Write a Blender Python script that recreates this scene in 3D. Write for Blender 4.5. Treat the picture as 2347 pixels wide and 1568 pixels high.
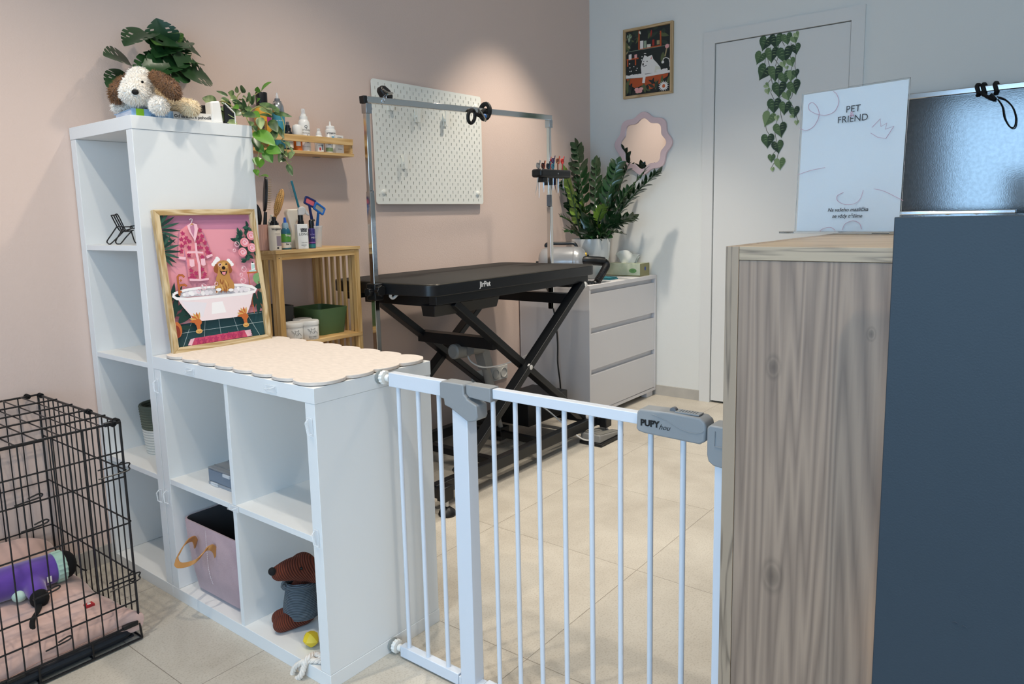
import bpy, bmesh, math, random
import numpy as np
from mathutils import Vector, Matrix, Quaternion
from mathutils.bvhtree import BVHTree
R = math.radians
V = Vector
random.seed(7)
scene = bpy.context.scene
for o in list(bpy.data.objects): bpy.data.objects.remove(o)
col = scene.collection

# ---------------------------------------------------------------- camera
cam_d = bpy.data.cameras.new('camera'); cam = bpy.data.objects.new('camera', cam_d); col.objects.link(cam)
yaw, pitch, roll = 0.668764743, -0.136647582, -0.022505742
fx = 1680.187
fwd = V((math.cos(yaw)*math.cos(pitch), math.sin(yaw)*math.cos(pitch), math.sin(pitch)))
rt0 = V((math.sin(yaw), -math.cos(yaw), 0)); up0 = rt0.cross(fwd)
rt = rt0*math.cos(roll)+up0*math.sin(roll); up = -rt0*math.sin(roll)+up0*math.cos(roll)
mw = Matrix((rt, up, -fwd)).transposed().to_4x4(); mw.translation = V((-1.03095, -2.16539, 1.15425))
cam.matrix_world = mw
cam_d.sensor_fit = 'HORIZONTAL'; cam_d.sensor_width = 36; cam_d.lens = fx/2347*36
cam_d.shift_x = 11.33/2347; cam_d.shift_y = -57.3/2347
cam_d.clip_start = 0.02; cam_d.clip_end = 60
scene.camera = cam

# ---------------------------------------------------------------- world and light
scene.view_settings.view_transform = 'Standard'; scene.view_settings.look = 'None'
scene.view_settings.gamma = 1; scene.view_settings.exposure = 0.0; scene.view_settings.use_curve_mapping = False
w = bpy.data.worlds.new('sky'); scene.world = w; w.use_nodes = True
w.node_tree.nodes['Background'].inputs[0].default_value = (0.62, 0.78, 1.0, 1)
w.node_tree.nodes['Background'].inputs[1].default_value = 1.0
def lin(h):
    if isinstance(h, (tuple, list)): return tuple(h[:3])
    h = h.lstrip('#'); c = [int(h[i:i+2], 16)/255 for i in (0, 2, 4)]
    return tuple(x/12.92 if x <= .04045 else ((x+.055)/1.055)**2.4 for x in c)
def area(name, loc, target, sx, sy, power, color, spread=180):
    l = bpy.data.lights.new(name, 'AREA'); l.shape = 'RECTANGLE'; l.size = sx; l.size_y = sy
    l.energy = power; l.color = color; l.spread = R(spread)
    o = bpy.data.objects.new(name, l); col.objects.link(o); o.location = loc
    o.rotation_euler = (V(target)-V(loc)).to_track_quat('-Z', 'Y').to_euler()
    return o
def spot(name, loc, target, power, color, size=100, blend=.5, radius=.05):
    l = bpy.data.lights.new(name, 'SPOT'); l.energy = power; l.color = color; l.spot_size = R(size); l.spot_blend = blend
    l.shadow_soft_size = radius
    o = bpy.data.objects.new(name, l); col.objects.link(o); o.location = loc
    o.rotation_euler = (V(target)-V(loc)).to_track_quat('-Z', 'Y').to_euler()
    return o
DAY = (.46, .71, 1.0); WARM = (1.0, .90, .765); NEUT = (1.0, .95, .88)
area('daylight_left_window', (-3.2, -2.0, 1.35), (0, -1.75, .9), 2.4, 2.1, 43, (.43, .71, 1.0), 125)
area('daylight_back_window', (-1.2, -5.0, 1.5), (.6, -1.0, 1.1), 2.4, 1.9, 16, (.80, .90, 1.0), 140)
spot('ceiling_spot_light', (.75, -.45, 2.78), (.75, -.45, 0), 67, WARM, 110, .8, .04)
spot('ceiling_spot_light', (2.2, -.15, 2.78), (2.2, -.12, 0), 112, WARM, 80, .6, .04)
spot('ceiling_spot_light', (-.75, -.50, 2.78), (-.70, -.42, 0), 72, WARM, 120, .85, .03)
spot('ceiling_spot_light', (-.3, -.95, 2.78), (-.3, -.9, 0), 43, WARM, 120, .85, .03)
spot('ceiling_spot_light', (1.6, -1.3, 2.78), (1.6, -1.25, 0), 74, WARM, 96, .8, .05)
spot('ceiling_spot_light', (2.3, -.70, 2.78), (2.3, -.65, 0), 66, WARM, 84, .7, .05)
spot('ceiling_spot_light', (-.6, -2.7, 2.78), (-.6, -2.7, 0), 107, WARM, 110, .7, .05)
area('under_counter_led_strip', (.005, -2.42, .56), (.036, -2.42, .56), .8, .01, 1.0, (1, .72, .36))

# ---------------------------------------------------------------- materials
MC = {}
def mat(name, c, rough=.5, metal=0., spec=.5, var=0., vscale=8., bump=0., bscale=60., coat=0., trans=0., emit=0., stretch=(1, 1, 1), c2=None, alpha=1., sheen=0., ior=1.45, detail=4, bdist=.002):
    if name in MC: return MC[name]
    m = bpy.data.materials.new(name); m.use_nodes = True; nt = m.node_tree; b = nt.nodes['Principled BSDF']
    base = lin(c); b.inputs['Base Color'].default_value = (*base, 1)
    b.inputs['Roughness'].default_value = rough; b.inputs['Metallic'].default_value = metal
    b.inputs['Specular IOR Level'].default_value = spec; b.inputs['Coat Weight'].default_value = coat
    b.inputs['Coat Roughness'].default_value = .08
    b.inputs['Transmission Weight'].default_value = trans; b.inputs['IOR'].default_value = ior
    b.inputs['Alpha'].default_value = alpha; b.inputs['Sheen Weight'].default_value = sheen
    if emit: b.inputs['Emission Color'].default_value = (*base, 1); b.inputs['Emission Strength'].default_value = emit
    tc = nt.nodes.new('ShaderNodeTexCoord'); mp = nt.nodes.new('ShaderNodeMapping'); mp.inputs['Scale'].default_value = stretch
    nt.links.new(tc.outputs['Object'], mp.inputs[0])
    if var or c2:
        n = nt.nodes.new('ShaderNodeTexNoise'); n.inputs['Scale'].default_value = vscale; n.inputs['Detail'].default_value = detail
        nt.links.new(mp.outputs[0], n.inputs['Vector'])
        r = nt.nodes.new('ShaderNodeValToRGB'); r.color_ramp.elements[0].position = .35; r.color_ramp.elements[1].position = .65
        lo = lin(c2) if c2 else tuple(x*(1-var) for x in base); hi = base if c2 else tuple(min(1, x*(1+var)) for x in base)
        r.color_ramp.elements[0].color = (*lo, 1); r.color_ramp.elements[1].color = (*hi, 1)
        nt.links.new(n.outputs[0], r.inputs[0]); nt.links.new(r.outputs[0], b.inputs['Base Color'])
    if bump:
        n2 = nt.nodes.new('ShaderNodeTexNoise'); n2.inputs['Scale'].default_value = bscale; n2.inputs['Detail'].default_value = 3
        nt.links.new(mp.outputs[0], n2.inputs['Vector'])
        bp = nt.nodes.new('ShaderNodeBump'); bp.inputs['Strength'].default_value = bump; bp.inputs['Distance'].default_value = bdist
        nt.links.new(n2.outputs[0], bp.inputs['Height']); nt.links.new(bp.outputs[0], b.inputs['Normal'])
    MC[name] = m; return m
def nd(m, t): return m.node_tree.nodes.new(t)
def wood(name, light, dark, axis='z', rings=9., fine=90., rough=.45, coord='Object', warp=.6, contrast=(.3, .7), knots=None, bump=.15, mult=11, lz=.07):
    """wood grain running along one axis, in the board itself"""
    if name in MC: return MC[name]
    m = bpy.data.materials.new(name); m.use_nodes = True; nt = m.node_tree; b = nt.nodes['Principled BSDF']; L = nt.links.new
    b.inputs['Roughness'].default_value = rough
    tc = nd(m, 'ShaderNodeTexCoord'); mp = nd(m, 'ShaderNodeMapping')
    s = {'x': (lz, 1, 1), 'y': (1, lz, 1), 'z': (1, 1, lz)}[axis]; mp.inputs['Scale'].default_value = s
    L(tc.outputs[coord], mp.inputs[0])
    n1 = nd(m, 'ShaderNodeTexNoise'); n1.inputs['Scale'].default_value = rings; n1.inputs['Detail'].default_value = 3; n1.inputs['Distortion'].default_value = warp
    L(mp.outputs[0], n1.inputs['Vector'])
    mul = nd(m, 'ShaderNodeMath'); mul.operation = 'MULTIPLY'; mul.inputs[1].default_value = mult; L(n1.outputs[0], mul.inputs[0])
    fr = nd(m, 'ShaderNodeMath'); fr.operation = 'PINGPONG'; fr.inputs[1].default_value = 1.; L(mul.outputs[0], fr.inputs[0])
    n2 = nd(m, 'ShaderNodeTexNoise'); n2.inputs['Scale'].default_value = fine; n2.inputs['Detail'].default_value = 3
    L(mp.outputs[0], n2.inputs['Vector'])
    mx = nd(m, 'ShaderNodeMath'); mx.operation = 'MULTIPLY_ADD'; mx.inputs[1].default_value = .55; L(fr.outputs[0], mx.inputs[0])
    m2 = nd(m, 'ShaderNodeMath'); m2.operation = 'MULTIPLY'; m2.inputs[1].default_value = .5; L(n2.outputs[0], m2.inputs[0]); L(m2.outputs[0], mx.inputs[2])
    r = nd(m, 'ShaderNodeValToRGB'); r.color_ramp.elements[0].position = contrast[0]; r.color_ramp.elements[1].position = contrast[1]
    r.color_ramp.elements[0].color = (*lin(dark), 1); r.color_ramp.elements[1].color = (*lin(light), 1)
    L(mx.outputs[0], r.inputs[0]); out = r.outputs[0]
    for k in (knots or []):
        sp = nd(m, 'ShaderNodeVectorMath'); sp.operation = 'SUBTRACT'; sp.inputs[1].default_value = k[:3]; L(tc.outputs[coord], sp.inputs[0])
        sc = nd(m, 'ShaderNodeVectorMath'); sc.operation = 'MULTIPLY'; sc.inputs[1].default_value = (0, 1/k[3], 1/(k[3]*1.7)); L(sp.outputs[0], sc.inputs[0])
        ln = nd(m, 'ShaderNodeVectorMath'); ln.operation = 'LENGTH'; L(sc.outputs[0], ln.inputs[0])
        rr = nd(m, 'ShaderNodeValToRGB'); e = rr.color_ramp.elements; e[0].position = 0; e[0].color = (.12, .10, .09, 1); e[1].position = .9; e[1].color = (1, 1, 1, 1)
        q = e.new(.35); q.color = (.45, .45, .45, 1); q = e.new(.5); q.color = (.9, .9, .9, 1); q = e.new(.65); q.color = (.6, .6, .6, 1)
        L(ln.outputs['Value'], rr.inputs[0])
        mm = nd(m, 'ShaderNodeMix'); mm.data_type = 'RGBA'; mm.blend_type = 'MULTIPLY'; mm.inputs[0].default_value = .55
        L(out, mm.inputs[6]); L(rr.outputs[0], mm.inputs[7]); out = mm.outputs[2]
    L(out, b.inputs['Base Color'])
    if bump:
        bp = nd(m, 'ShaderNodeBump'); bp.inputs['Strength'].default_value = bump; bp.inputs['Distance'].default_value = .001
        L(mx.outputs[0], bp.inputs['Height']); L(bp.outputs[0], b.inputs['Normal'])
    MC[name] = m; return m

# ---------------------------------------------------------------- mesh builder
def frame(d, n=None):
    d = V(d).normalized(); n = V(n) if n is not None else (V((0, 0, 1)) if abs(d.z) < .9 else V((1, 0, 0)))
    s = d.cross(n).normalized(); return d, s, s.cross(d).normalized()
def root_off(p):
    o = V((0, 0, 0))
    while p is not None: o += p.location; p = p.parent
    return o
def thing(name, label, cat, loc=(0, 0, 0), group=None):
    o = bpy.data.objects.new(name, None); col.objects.link(o); o.location = loc; o.empty_display_size = .05
    o['label'] = label; o['category'] = cat
    if group: o['group'] = group
    return o
def tag(o, label, cat, group=None, kind=None):
    o['label'] = label; o['category'] = cat
    if group: o['group'] = group
    if kind: o['kind'] = kind
    return o
def copy_tree(o, parent=None):
    c = o.copy(); col.objects.link(c)
    if parent is not None: c.parent = parent
    for ch in list(o.children): copy_tree(ch, c)
    return c
class MB:
    def __init__(s): s.v = []; s.f = []; s.m = []
    def add(s, vs, fs, m=0):
        n = len(s.v); s.v += [tuple(v) for v in vs]
        for f in fs: s.f.append(tuple(i+n for i in f)); s.m.append(m)
        return s
    def box(s, a, b, m=0):
        x0, y0, z0 = (min(p, q) for p, q in zip(a, b)); x1, y1, z1 = (max(p, q) for p, q in zip(a, b))
        return s.add([(x0,y0,z0),(x1,y0,z0),(x1,y1,z0),(x0,y1,z0),(x0,y0,z1),(x1,y0,z1),(x1,y1,z1),(x0,y1,z1)],
                     [(0,3,2,1),(4,5,6,7),(0,1,5,4),(1,2,6,5),(2,3,7,6),(3,0,4,7)], m)
    def hexa(s, p, m=0):   # 8 points, bottom then top, same winding as box
        return s.add(p, [(0,3,2,1),(4,5,6,7),(0,1,5,4),(1,2,6,5),(2,3,7,6),(3,0,4,7)], m)
    def bar(s, a, b, w, h, n=None, m=0):   # rectangular bar from a to b
        a, b = V(a), V(b); d, sd, u = frame(b-a, n); P = []
        for c in (a, b):
            for i, j in ((-1,-1),(1,-1),(1,1),(-1,1)): P.append(c+sd*(w/2*i)+u*(h/2*j))
        return s.add(P, [(0,3,2,1),(4,5,6,7),(0,1,5,4),(1,2,6,5),(2,3,7,6),(3,0,4,7)], m)
    def tube(s, pts, r, seg=8, m=0, closed=False, caps=True, flat=None):
        pts = [V(p) for p in pts]; n = len(pts); rr = r if isinstance(r, (list, tuple)) else [r]*n
        P = []; last = None
        for i, p in enumerate(pts):
            if closed: d = pts[(i+1) % n]-pts[i-1]
            else: d = pts[min(i+1, n-1)]-pts[max(i-1, 0)]
            if d.length < 1e-9: d = V((0, 0, 1))
            d.normalize()
            if last is None: _, sd, u = frame(d)
            else:
                sd = last-d*last.dot(d)
                if sd.length < 1e-6: _, sd, u = frame(d)
                sd.normalize(); u = sd.cross(d).normalized()
            last = sd
            k = flat if flat else 1.
            for j in range(seg):
                a = 2*math.pi*j/seg+(math.pi/4 if seg == 4 else 0); P.append(p+sd*(math.cos(a)*rr[i])+u*(math.sin(a)*rr[i]*k))
        F = []
        for i in range(n if closed else n-1):
            A = i*seg; B = ((i+1) % n)*seg
            for j in range(seg): F.append((A+j, A+(j+1) % seg, B+(j+1) % seg, B+j))
        if caps and not closed: F.append(tuple(range(seg))); F.append(tuple(range((n-1)*seg, n*seg))[::-1])
        return s.add(P, F, m)
    def lathe(s, c, prof, seg=24, m=0, axis=(0, 0, 1), sq=1.):   # prof: (r, h) pairs along axis
        c = V(c); d = V(axis).normalized()
        if abs(d.z) > .99: sd, u = V((1, 0, 0)), V((0, 1, 0))
        else: d, sd, u = frame(d)
        P = []; F = []
        for r, h in prof:
            for j in range(seg):
                a = 2*math.pi*j/seg; P.append(c+d*h+sd*(math.cos(a)*r)+u*(math.sin(a)*r*sq))
        for i in range(len(prof)-1):
            for j in range(seg): F.append((i*seg+j, i*seg+(j+1) % seg, (i+1)*seg+(j+1) % seg, (i+1)*seg+j))
        if prof[0][0] > 1e-6: F.append(tuple(range(seg))[::-1])
        if prof[-1][0] > 1e-6: F.append(tuple(range((len(prof)-1)*seg, len(prof)*seg)))
        return s.add(P, F, m)
    def ell(s, c, r, rot=None, seg=16, rings=10, m=0):
        c = V(c); P = []; F = []; q = rot if rot is not None else Matrix.Identity(3)
        for i in range(rings+1):
            t = math.pi*i/rings
            for j in range(seg):
                a = 2*math.pi*j/seg
                P.append(c+q @ V((r[0]*math.sin(t)*math.cos(a), r[1]*math.sin(t)*math.sin(a), r[2]*math.cos(t))))
        for i in range(rings):
            for j in range(seg): F.append((i*seg+j, (i+1)*seg+j, (i+1)*seg+(j+1) % seg, i*seg+(j+1) % seg))
        return s.add(P, F, m)
    def prism(s, poly, o, ex, ey, th, m=0, ms=None):   # polygon in plane (ex, ey) at o, thickness th against ex x ey
        o, ex, ey = V(o), V(ex), V(ey); n = ex.cross(ey).normalized(); k = len(poly)
        A = [o+ex*x+ey*y for x, y in poly]; B = [p-n*th for p in A]
        s.add(A+B, [tuple(range(k))], m)
        base = len(s.v)-2*k
        s.f.append(tuple(base+k+i for i in range(k))[::-1]); s.m.append(m if ms is None else ms)
        for i in range(k):
            j = (i+1) % k; s.f.append((base+i, base+k+i, base+k+j, base+j)); s.m.append(m if ms is None else ms)
        return s
    def strip(s, pts, wdir, w, m=0, th=0.):   # flat ribbon along pts, width w in direction wdir
        pts = [V(p) for p in pts]; ww = V(wdir).normalized()*w/2; n = len(pts)
        if not th: return s.add([p-ww for p in pts]+[p+ww for p in pts], [(i, i+1, n+i+1, n+i) for i in range(n-1)], m)
        P = []
        for i, p in enumerate(pts):
            d = (pts[min(i+1, n-1)]-pts[max(i-1, 0)]).normalized(); nn = d.cross(ww).normalized()*th/2
            P += [p-ww-nn, p+ww-nn, p+ww+nn, p-ww+nn]
        F = [(0,1,2,3), tuple(4*(n-1)+k for k in (3,2,1,0))]
        for i in range(n-1):
            for k in range(4): F.append((4*i+k, 4*(i+1)+k, 4*(i+1)+(k+1) % 4, 4*i+(k+1) % 4))
        return s.add(P, F, m)
    def build(s, name, mats, parent=None, smooth=True, bevel=0., seg=2, solid=0., sharp=35, sub=0):
        me = bpy.data.meshes.new(name); off = root_off(parent)
        me.from_pydata([tuple(V(v)-off) for v in s.v], [], s.f)
        if not isinstance(mats, (list, tuple)): mats = [mats]
        for m in mats: me.materials.append(m)
        if len(mats) > 1: me.polygons.foreach_set('material_index', s.m)
        bm = bmesh.new(); bm.from_mesh(me); bmesh.ops.remove_doubles(bm, verts=bm.verts, dist=1e-6)
        bmesh.ops.recalc_face_normals(bm, faces=bm.faces); bm.to_mesh(me); bm.free()
        if smooth: me.shade_smooth(); me.set_sharp_from_angle(angle=R(sharp))
        o = bpy.data.objects.new(name, me); col.objects.link(o)
        if parent is not None: o.parent = parent
        if solid: md = o.modifiers.new('thickness', 'SOLIDIFY'); md.thickness = solid; md.offset = 0
        if bevel:
            md = o.modifiers.new('bevel', 'BEVEL'); md.width = bevel; md.segments = seg; md.limit_method = 'ANGLE'; md.angle_limit = R(40); md.harden_normals = False
        if sub: md = o.modifiers.new('subsurf', 'SUBSURF'); md.levels = sub; md.render_levels = sub
        return o
def rrect(w, h, r, n=5, cx=0., cy=0.):
    P = []
    for sx, sy, a0 in ((1, 1, 0), (-1, 1, 90), (-1, -1, 180), (1, -1, 270)):
        for i in range(n+1):
            a = R(a0+90*i/n); P.append((cx+sx*(w/2-r)+r*math.cos(a), cy+sy*(h/2-r)+r*math.sin(a)))
    return P
def spline(pts, n=8, closed=False):
    P = [V(p) for p in pts]; out = []; k = len(P)
    rng = range(k) if closed else range(k-1)
    for i in rng:
        if closed: a, b, c, d = P[i-1], P[i], P[(i+1) % k], P[(i+2) % k]
        else: a, b, c, d = P[max(i-1, 0)], P[i], P[i+1], P[min(i+2, k-1)]
        for j in range(n):
            t = j/n; out.append(.5*((2*b)+(c-a)*t+(2*a-5*b+4*c-d)*t*t+(3*b-a-3*c+d)*t**3))
    if not closed: out.append(P[-1])
    return out
def text(s, size, o, ex, ey, m, parent, name='lettering', bold=0., th=.0004, align='CENTER', cyl=None, shear=0.):
    """real letters lying on a surface; cyl=(centre x, centre y, radius) wraps them round a bottle"""
    cu = bpy.data.curves.new('t', 'FONT'); cu.body = s; cu.size = size; cu.align_x = align; cu.align_y = 'CENTER'; cu.offset = bold; cu.shear = shear
    cu.resolution_u = 3; t = bpy.data.objects.new('t', cu); col.objects.link(t)
    dg = bpy.context.evaluated_depsgraph_get(); me = bpy.data.meshes.new_from_object(t.evaluated_get(dg))
    bpy.data.objects.remove(t); bpy.data.curves.remove(cu)
    off = root_off(parent); o, ex, ey = V(o), V(ex).normalized(), V(ey).normalized(); n = ex.cross(ey)
    if cyl:
        cx, cy, r = cyl; a0 = math.atan2(o.y-cy, o.x-cx)
        for v in me.vertices:
            a = a0+v.co.x/r; p = V((cx+(r+th)*math.cos(a), cy+(r+th)*math.sin(a), o.z+v.co.y)); v.co = p-off
    else:
        for v in me.vertices: v.co = o+ex*v.co.x+ey*v.co.y+n*th-off
    me.materials.clear(); me.materials.append(m); me.name = name
    ob = bpy.data.objects.new(name, me); col.objects.link(ob); ob.parent = parent
    return ob
def blob(shapes, voxel):
    """one closed skin round overlapping ellipsoids and tapered limbs"""
    mb = MB()
    for sh in shapes:
        if sh[0] == 'e': mb.ell(sh[1], sh[2], sh[3] if len(sh) > 3 else None, 20, 14)
        else:
            pts, rr = sh[1], sh[2]; mb.tube(spline(pts, 4), [a for a in np.interp(np.linspace(0, len(pts)-1, (len(pts)-1)*4+1), range(len(pts)), rr)], 14)
            for p, r in ((pts[0], rr[0]), (pts[-1], rr[-1])): mb.ell(p, (r, r, r), None, 14, 10)
    me = bpy.data.meshes.new('b'); me.from_pydata(mb.v, [], mb.f); o = bpy.data.objects.new('b', me); col.objects.link(o)
    md = o.modifiers.new('r', 'REMESH'); md.mode = 'VOXEL'; md.voxel_size = voxel
    md = o.modifiers.new('s', 'SMOOTH'); md.iterations = 6; md.factor = .5
    dg = bpy.context.evaluated_depsgraph_get(); m2 = bpy.data.meshes.new_from_object(o.evaluated_get(dg))
    r = MB(); r.v = [tuple(v.co) for v in m2.vertices]; r.f = [tuple(p.vertices) for p in m2.polygons]; r.m = [0]*len(r.f)
    bpy.data.objects.remove(o); bpy.data.meshes.remove(me); bpy.data.meshes.remove(m2)
    return r
def fur(mb, length, width, density, matf, down=.3, jit=.5, avoid=None):
    """short tufts of pile standing on the skin"""
    base = list(zip(mb.f, mb.m)); vs = mb.v; out_v = []; out_f = []; out_m = []
    for f, mi in base:
        p = [V(vs[i]) for i in f]; c = sum(p, V())/len(p); n = (p[1]-p[0]).cross(p[2]-p[0])
        ar = n.length*(1 if len(p) == 4 else .5); n.normalize(); k = ar*density; cnt = int(k)+(random.random() < k-int(k))
        for _ in range(cnt):
            a, b = random.random(), random.random(); q = p[0].lerp(p[1], a).lerp(p[-1].lerp(p[-2], a) if len(p) == 4 else p[2], b)
            if avoid and avoid(q): continue
            d = (n+V((random.uniform(-jit, jit), random.uniform(-jit, jit), random.uniform(-jit, jit)-down))).normalized()
            L = length*random.uniform(.6, 1.2); _, s1, s2 = frame(d); w_ = width; m = matf(q)
            i0 = len(vs)+len(out_v)
            for j in range(3):
                an = 2.0944*j; out_v.append(tuple(q-n*.001+s1*(math.cos(an)*w_)+s2*(math.sin(an)*w_)))
            out_v.append(tuple(q+d*L+V((0, 0, -L*.15))))
            for j in range(3): out_f.append((i0+j, i0+(j+1) % 3, i0+3)); out_m.append(m)
    mb.v += out_v; mb.f += out_f; mb.m += out_m
    return mb
def struct(o): o['kind'] = 'structure'; return o

# ---------------------------------------------------------------- the room
WY = .424; WX = 3.163; CEIL = 2.8; LX = -3.3; BY = -5.1
def tile_mat():
    m = bpy.data.materials.new('floor_tiles'); m.use_nodes = True; b = m.node_tree.nodes['Principled BSDF']; L = m.node_tree.links.new
    tc = nd(m, 'ShaderNodeTexCoord'); mp = nd(m, 'ShaderNodeMapping'); mp.inputs['Location'].default_value = (.21, .483, 0); L(tc.outputs['Object'], mp.inputs[0])
    br = nd(m, 'ShaderNodeTexBrick'); br.offset = 0; br.squash = 1; br.inputs['Scale'].default_value = 1; br.inputs['Brick Width'].default_value = .6; br.inputs['Row Height'].default_value = .6
    br.inputs['Mortar Size'].default_value = .0012; br.inputs['Mortar Smooth'].default_value = .3
    br.inputs['Color1'].default_value = (*lin('#cfc9bd'), 1); br.inputs['Color2'].default_value = (*lin('#c9c3b7'), 1); br.inputs['Mortar'].default_value = (*lin('#8f877b'), 1)
    L(mp.outputs[0], br.inputs[0])
    n = nd(m, 'ShaderNodeTexNoise'); n.inputs['Scale'].default_value = 3.2; n.inputs['Detail'].default_value = 7; n.inputs['Roughness'].default_value = .62; n.inputs['Distortion'].default_value = .6; L(tc.outputs['Object'], n.inputs['Vector'])
    r = nd(m, 'ShaderNodeValToRGB'); r.color_ramp.elements[0].position = .3; r.color_ramp.elements[1].position = .72
    r.color_ramp.elements[0].color = (.74, .72, .70, 1); r.color_ramp.elements[1].color = (1, 1, 1, 1); L(n.outputs[0], r.inputs[0])
    n2 = nd(m, 'ShaderNodeTexNoise'); n2.inputs['Scale'].default_value = 190; n2.inputs['Detail'].default_value = 2; L(tc.outputs['Object'], n2.inputs['Vector'])
    r2 = nd(m, 'ShaderNodeValToRGB'); r2.color_ramp.elements[0].position = .33; r2.color_ramp.elements[1].position = .5
    r2.color_ramp.elements[0].color = (.8, .78, .75, 1); r2.color_ramp.elements[1].color = (1, 1, 1, 1); L(n2.outputs[0], r2.inputs[0])
    x1 = nd(m, 'ShaderNodeMix'); x1.data_type = 'RGBA'; x1.blend_type = 'MULTIPLY'; x1.inputs[0].default_value = 1; L(br.outputs[0], x1.inputs[6]); L(r.outputs[0], x1.inputs[7])
    x2 = nd(m, 'ShaderNodeMix'); x2.data_type = 'RGBA'; x2.blend_type = 'MULTIPLY'; x2.inputs[0].default_value = .8; L(x1.outputs[2], x2.inputs[6]); L(r2.outputs[0], x2.inputs[7])
    L(x2.outputs[2], b.inputs['Base Color']); b.inputs['Roughness'].default_value = .48
    bp = nd(m, 'ShaderNodeBump'); bp.inputs['Strength'].default_value = .25; bp.inputs['Distance'].default_value = .001; bp.invert = True; L(br.outputs['Fac'], bp.inputs['Height']); L(bp.outputs[0], b.inputs['Normal'])
    return m
M_floor = tile_mat()
M_pink = mat('pink_wall_paint', '#dec7bb', .75, bump=.22, bscale=170, bdist=.003)
M_whitewall = mat('white_wall_paint', '#dfe0dd', .75, bump=.18, bscale=190, bdist=.002)
M_ceil = mat('ceiling_paint', '#e6e5e2', .8)
M_base = mat('stone_skirting', '#b5b0a8', .55, var=.08, vscale=9)
M_door = mat('door_paint', '#dcdcda', .45)
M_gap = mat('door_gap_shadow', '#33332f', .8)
T_ = .15
struct(MB().box((LX-T_, BY-T_, -.1), (WX+T_, WY+T_, 0)).build('floor', M_floor, smooth=False))
struct(MB().box((LX-T_, BY-T_, CEIL), (WX+T_, WY+T_, CEIL+.1)).build('ceiling', M_ceil, smooth=False))
struct(MB().box((LX-T_, WY, 0), (WX, WY+T_, CEIL)).build('wall_pink', M_pink, smooth=False))
wr = MB().box((WX, BY, 0), (WX+T_, -1.147, CEIL)).box((WX, -.419, 0), (WX+T_, WY+T_, CEIL)).box((WX, -1.147, 2.108), (WX+T_, -.419, CEIL))
struct(wr.build('wall_right', M_whitewall, smooth=False))
wl = MB().box((LX-T_, BY, 0), (LX, -3.25, CEIL)).box((LX-T_, -.55, 0), (LX, WY+T_, CEIL)).box((LX-T_, -3.25, 0), (LX, -.55, .28)).box((LX-T_, -3.25, 2.42), (LX, -.55, CEIL))
struct(wl.build('wall_left', M_whitewall, smooth=False))
wb = MB().box((LX-T_, BY-T_, 0), (-2.45, BY, CEIL)).box((.05, BY-T_, 0), (WX+T_, BY, CEIL)).box((-2.45, BY-T_, 0), (.05, BY, .5)).box((-2.45, BY-T_, 2.46), (.05, BY, CEIL))
struct(wb.build('wall_back', M_whitewall, smooth=False))
M_pvc = mat('window_frame_plastic', '#e8e9ea', .35)
M_glass = mat('window_glass', '#ffffff', .02, trans=1.)
for i, (pl, a0, a1, z0, z1) in enumerate((('x', -3.25, -.55, .28, 2.42), ('y', -2.45, .05, .5, 2.46))):
    fr = MB(); e = .06; c0 = LX-.1 if pl == 'x' else BY-.1; c1 = c0+.07
    def B(u0, u1, w0, w1):
        if pl == 'x': fr.box((c0, u0, w0), (c1, u1, w1))
        else: fr.box((u0, c0, w0), (u1, c1, w1))
    B(a0, a1, z0, z0+e); B(a0, a1, z1-e, z1); B(a0, a0+e, z0, z1); B(a1-e, a1, z0, z1); mid = (a0+a1)/2; B(mid-e/2, mid+e/2, z0, z1)
    f = struct(fr.build('window_%d' % (i+1), M_pvc, smooth=False))
    g = MB(); cc = c0+.03
    if pl == 'x': g.box((cc, a0+e, z0+e), (cc+.006, a1-e, z1-e))
    else: g.box((a0+e, cc, z0+e), (a1-e, cc+.006, z1-e))
    g.build('pane', M_glass, f, smooth=False)
# skirting
struct(MB().box((WX-.009, -.353, 0), (WX, WY, .064)).box((WX-.009, BY, 0), (WX, -1.212, .064)).build('baseboard_right', M_base, smooth=False))
struct(MB().box((LX, WY-.009, 0), (WX-.009, WY, .064)).build('baseboard_pink', M_base, smooth=False))
# door with flat architrave
d = struct(MB().box((WX-.002, -1.1435, .012), (WX+.036, -.4225, 2.104)).build('door_1', M_door, smooth=False, bevel=.002))
struct(MB().box((WX+.03, -1.147, 0), (WX+.1, -.419, 2.108)).build('door_gap_shade', M_gap, smooth=False))  # dark sheet behind the leaf, painted as the shade in the door gap
a = MB().box((WX-.012, -.419, 0), (WX, -.353, 2.175)).box((WX-.012, -1.212, 0), (WX, -1.147, 2.175)).box((WX-.012, -1.147, 2.108), (WX, -.419, 2.175))
struct(a.build('trim_2', M_door, smooth=False))
# recessed lamps in the ceiling (outside the picture, seen only in reflections)
M_lampring = mat('lamp_ring_white', '#e9e9e9', .4)
M_lampglow = mat('lamp_glow', (1., .88, .72), .5, emit=6.)
for i, (x, y, wh) in enumerate(((.75, -.45, 'just behind the low white shelf unit'), (2.2, -.15, 'over the far end of the grooming table'), (-.75, -.5, 'over the black dog crate'), (-.3, -.95, 'in front of the low white shelf unit'), (1.6, -1.3, 'over the open floor behind the gate'), (2.3, -.7, 'near the white door'), (-.6, -2.7, 'over the waiting area by the entrance'))):
    t = thing('ceiling_lamp', 'small round recessed ceiling lamp '+wh, 'lamp', (x, y, CEIL), 'recessed ceiling lamps')
    MB().lathe((x, y, CEIL), [(.045, -.004), (.06, -.006), (.06, -.0005), (.045, -.0005)], 24).build('ring', M_lampring, t)
    MB().lathe((x, y, CEIL), [(.0, -.002), (.044, -.002)], 24).build('diffuser', M_lampglow, t)

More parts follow.
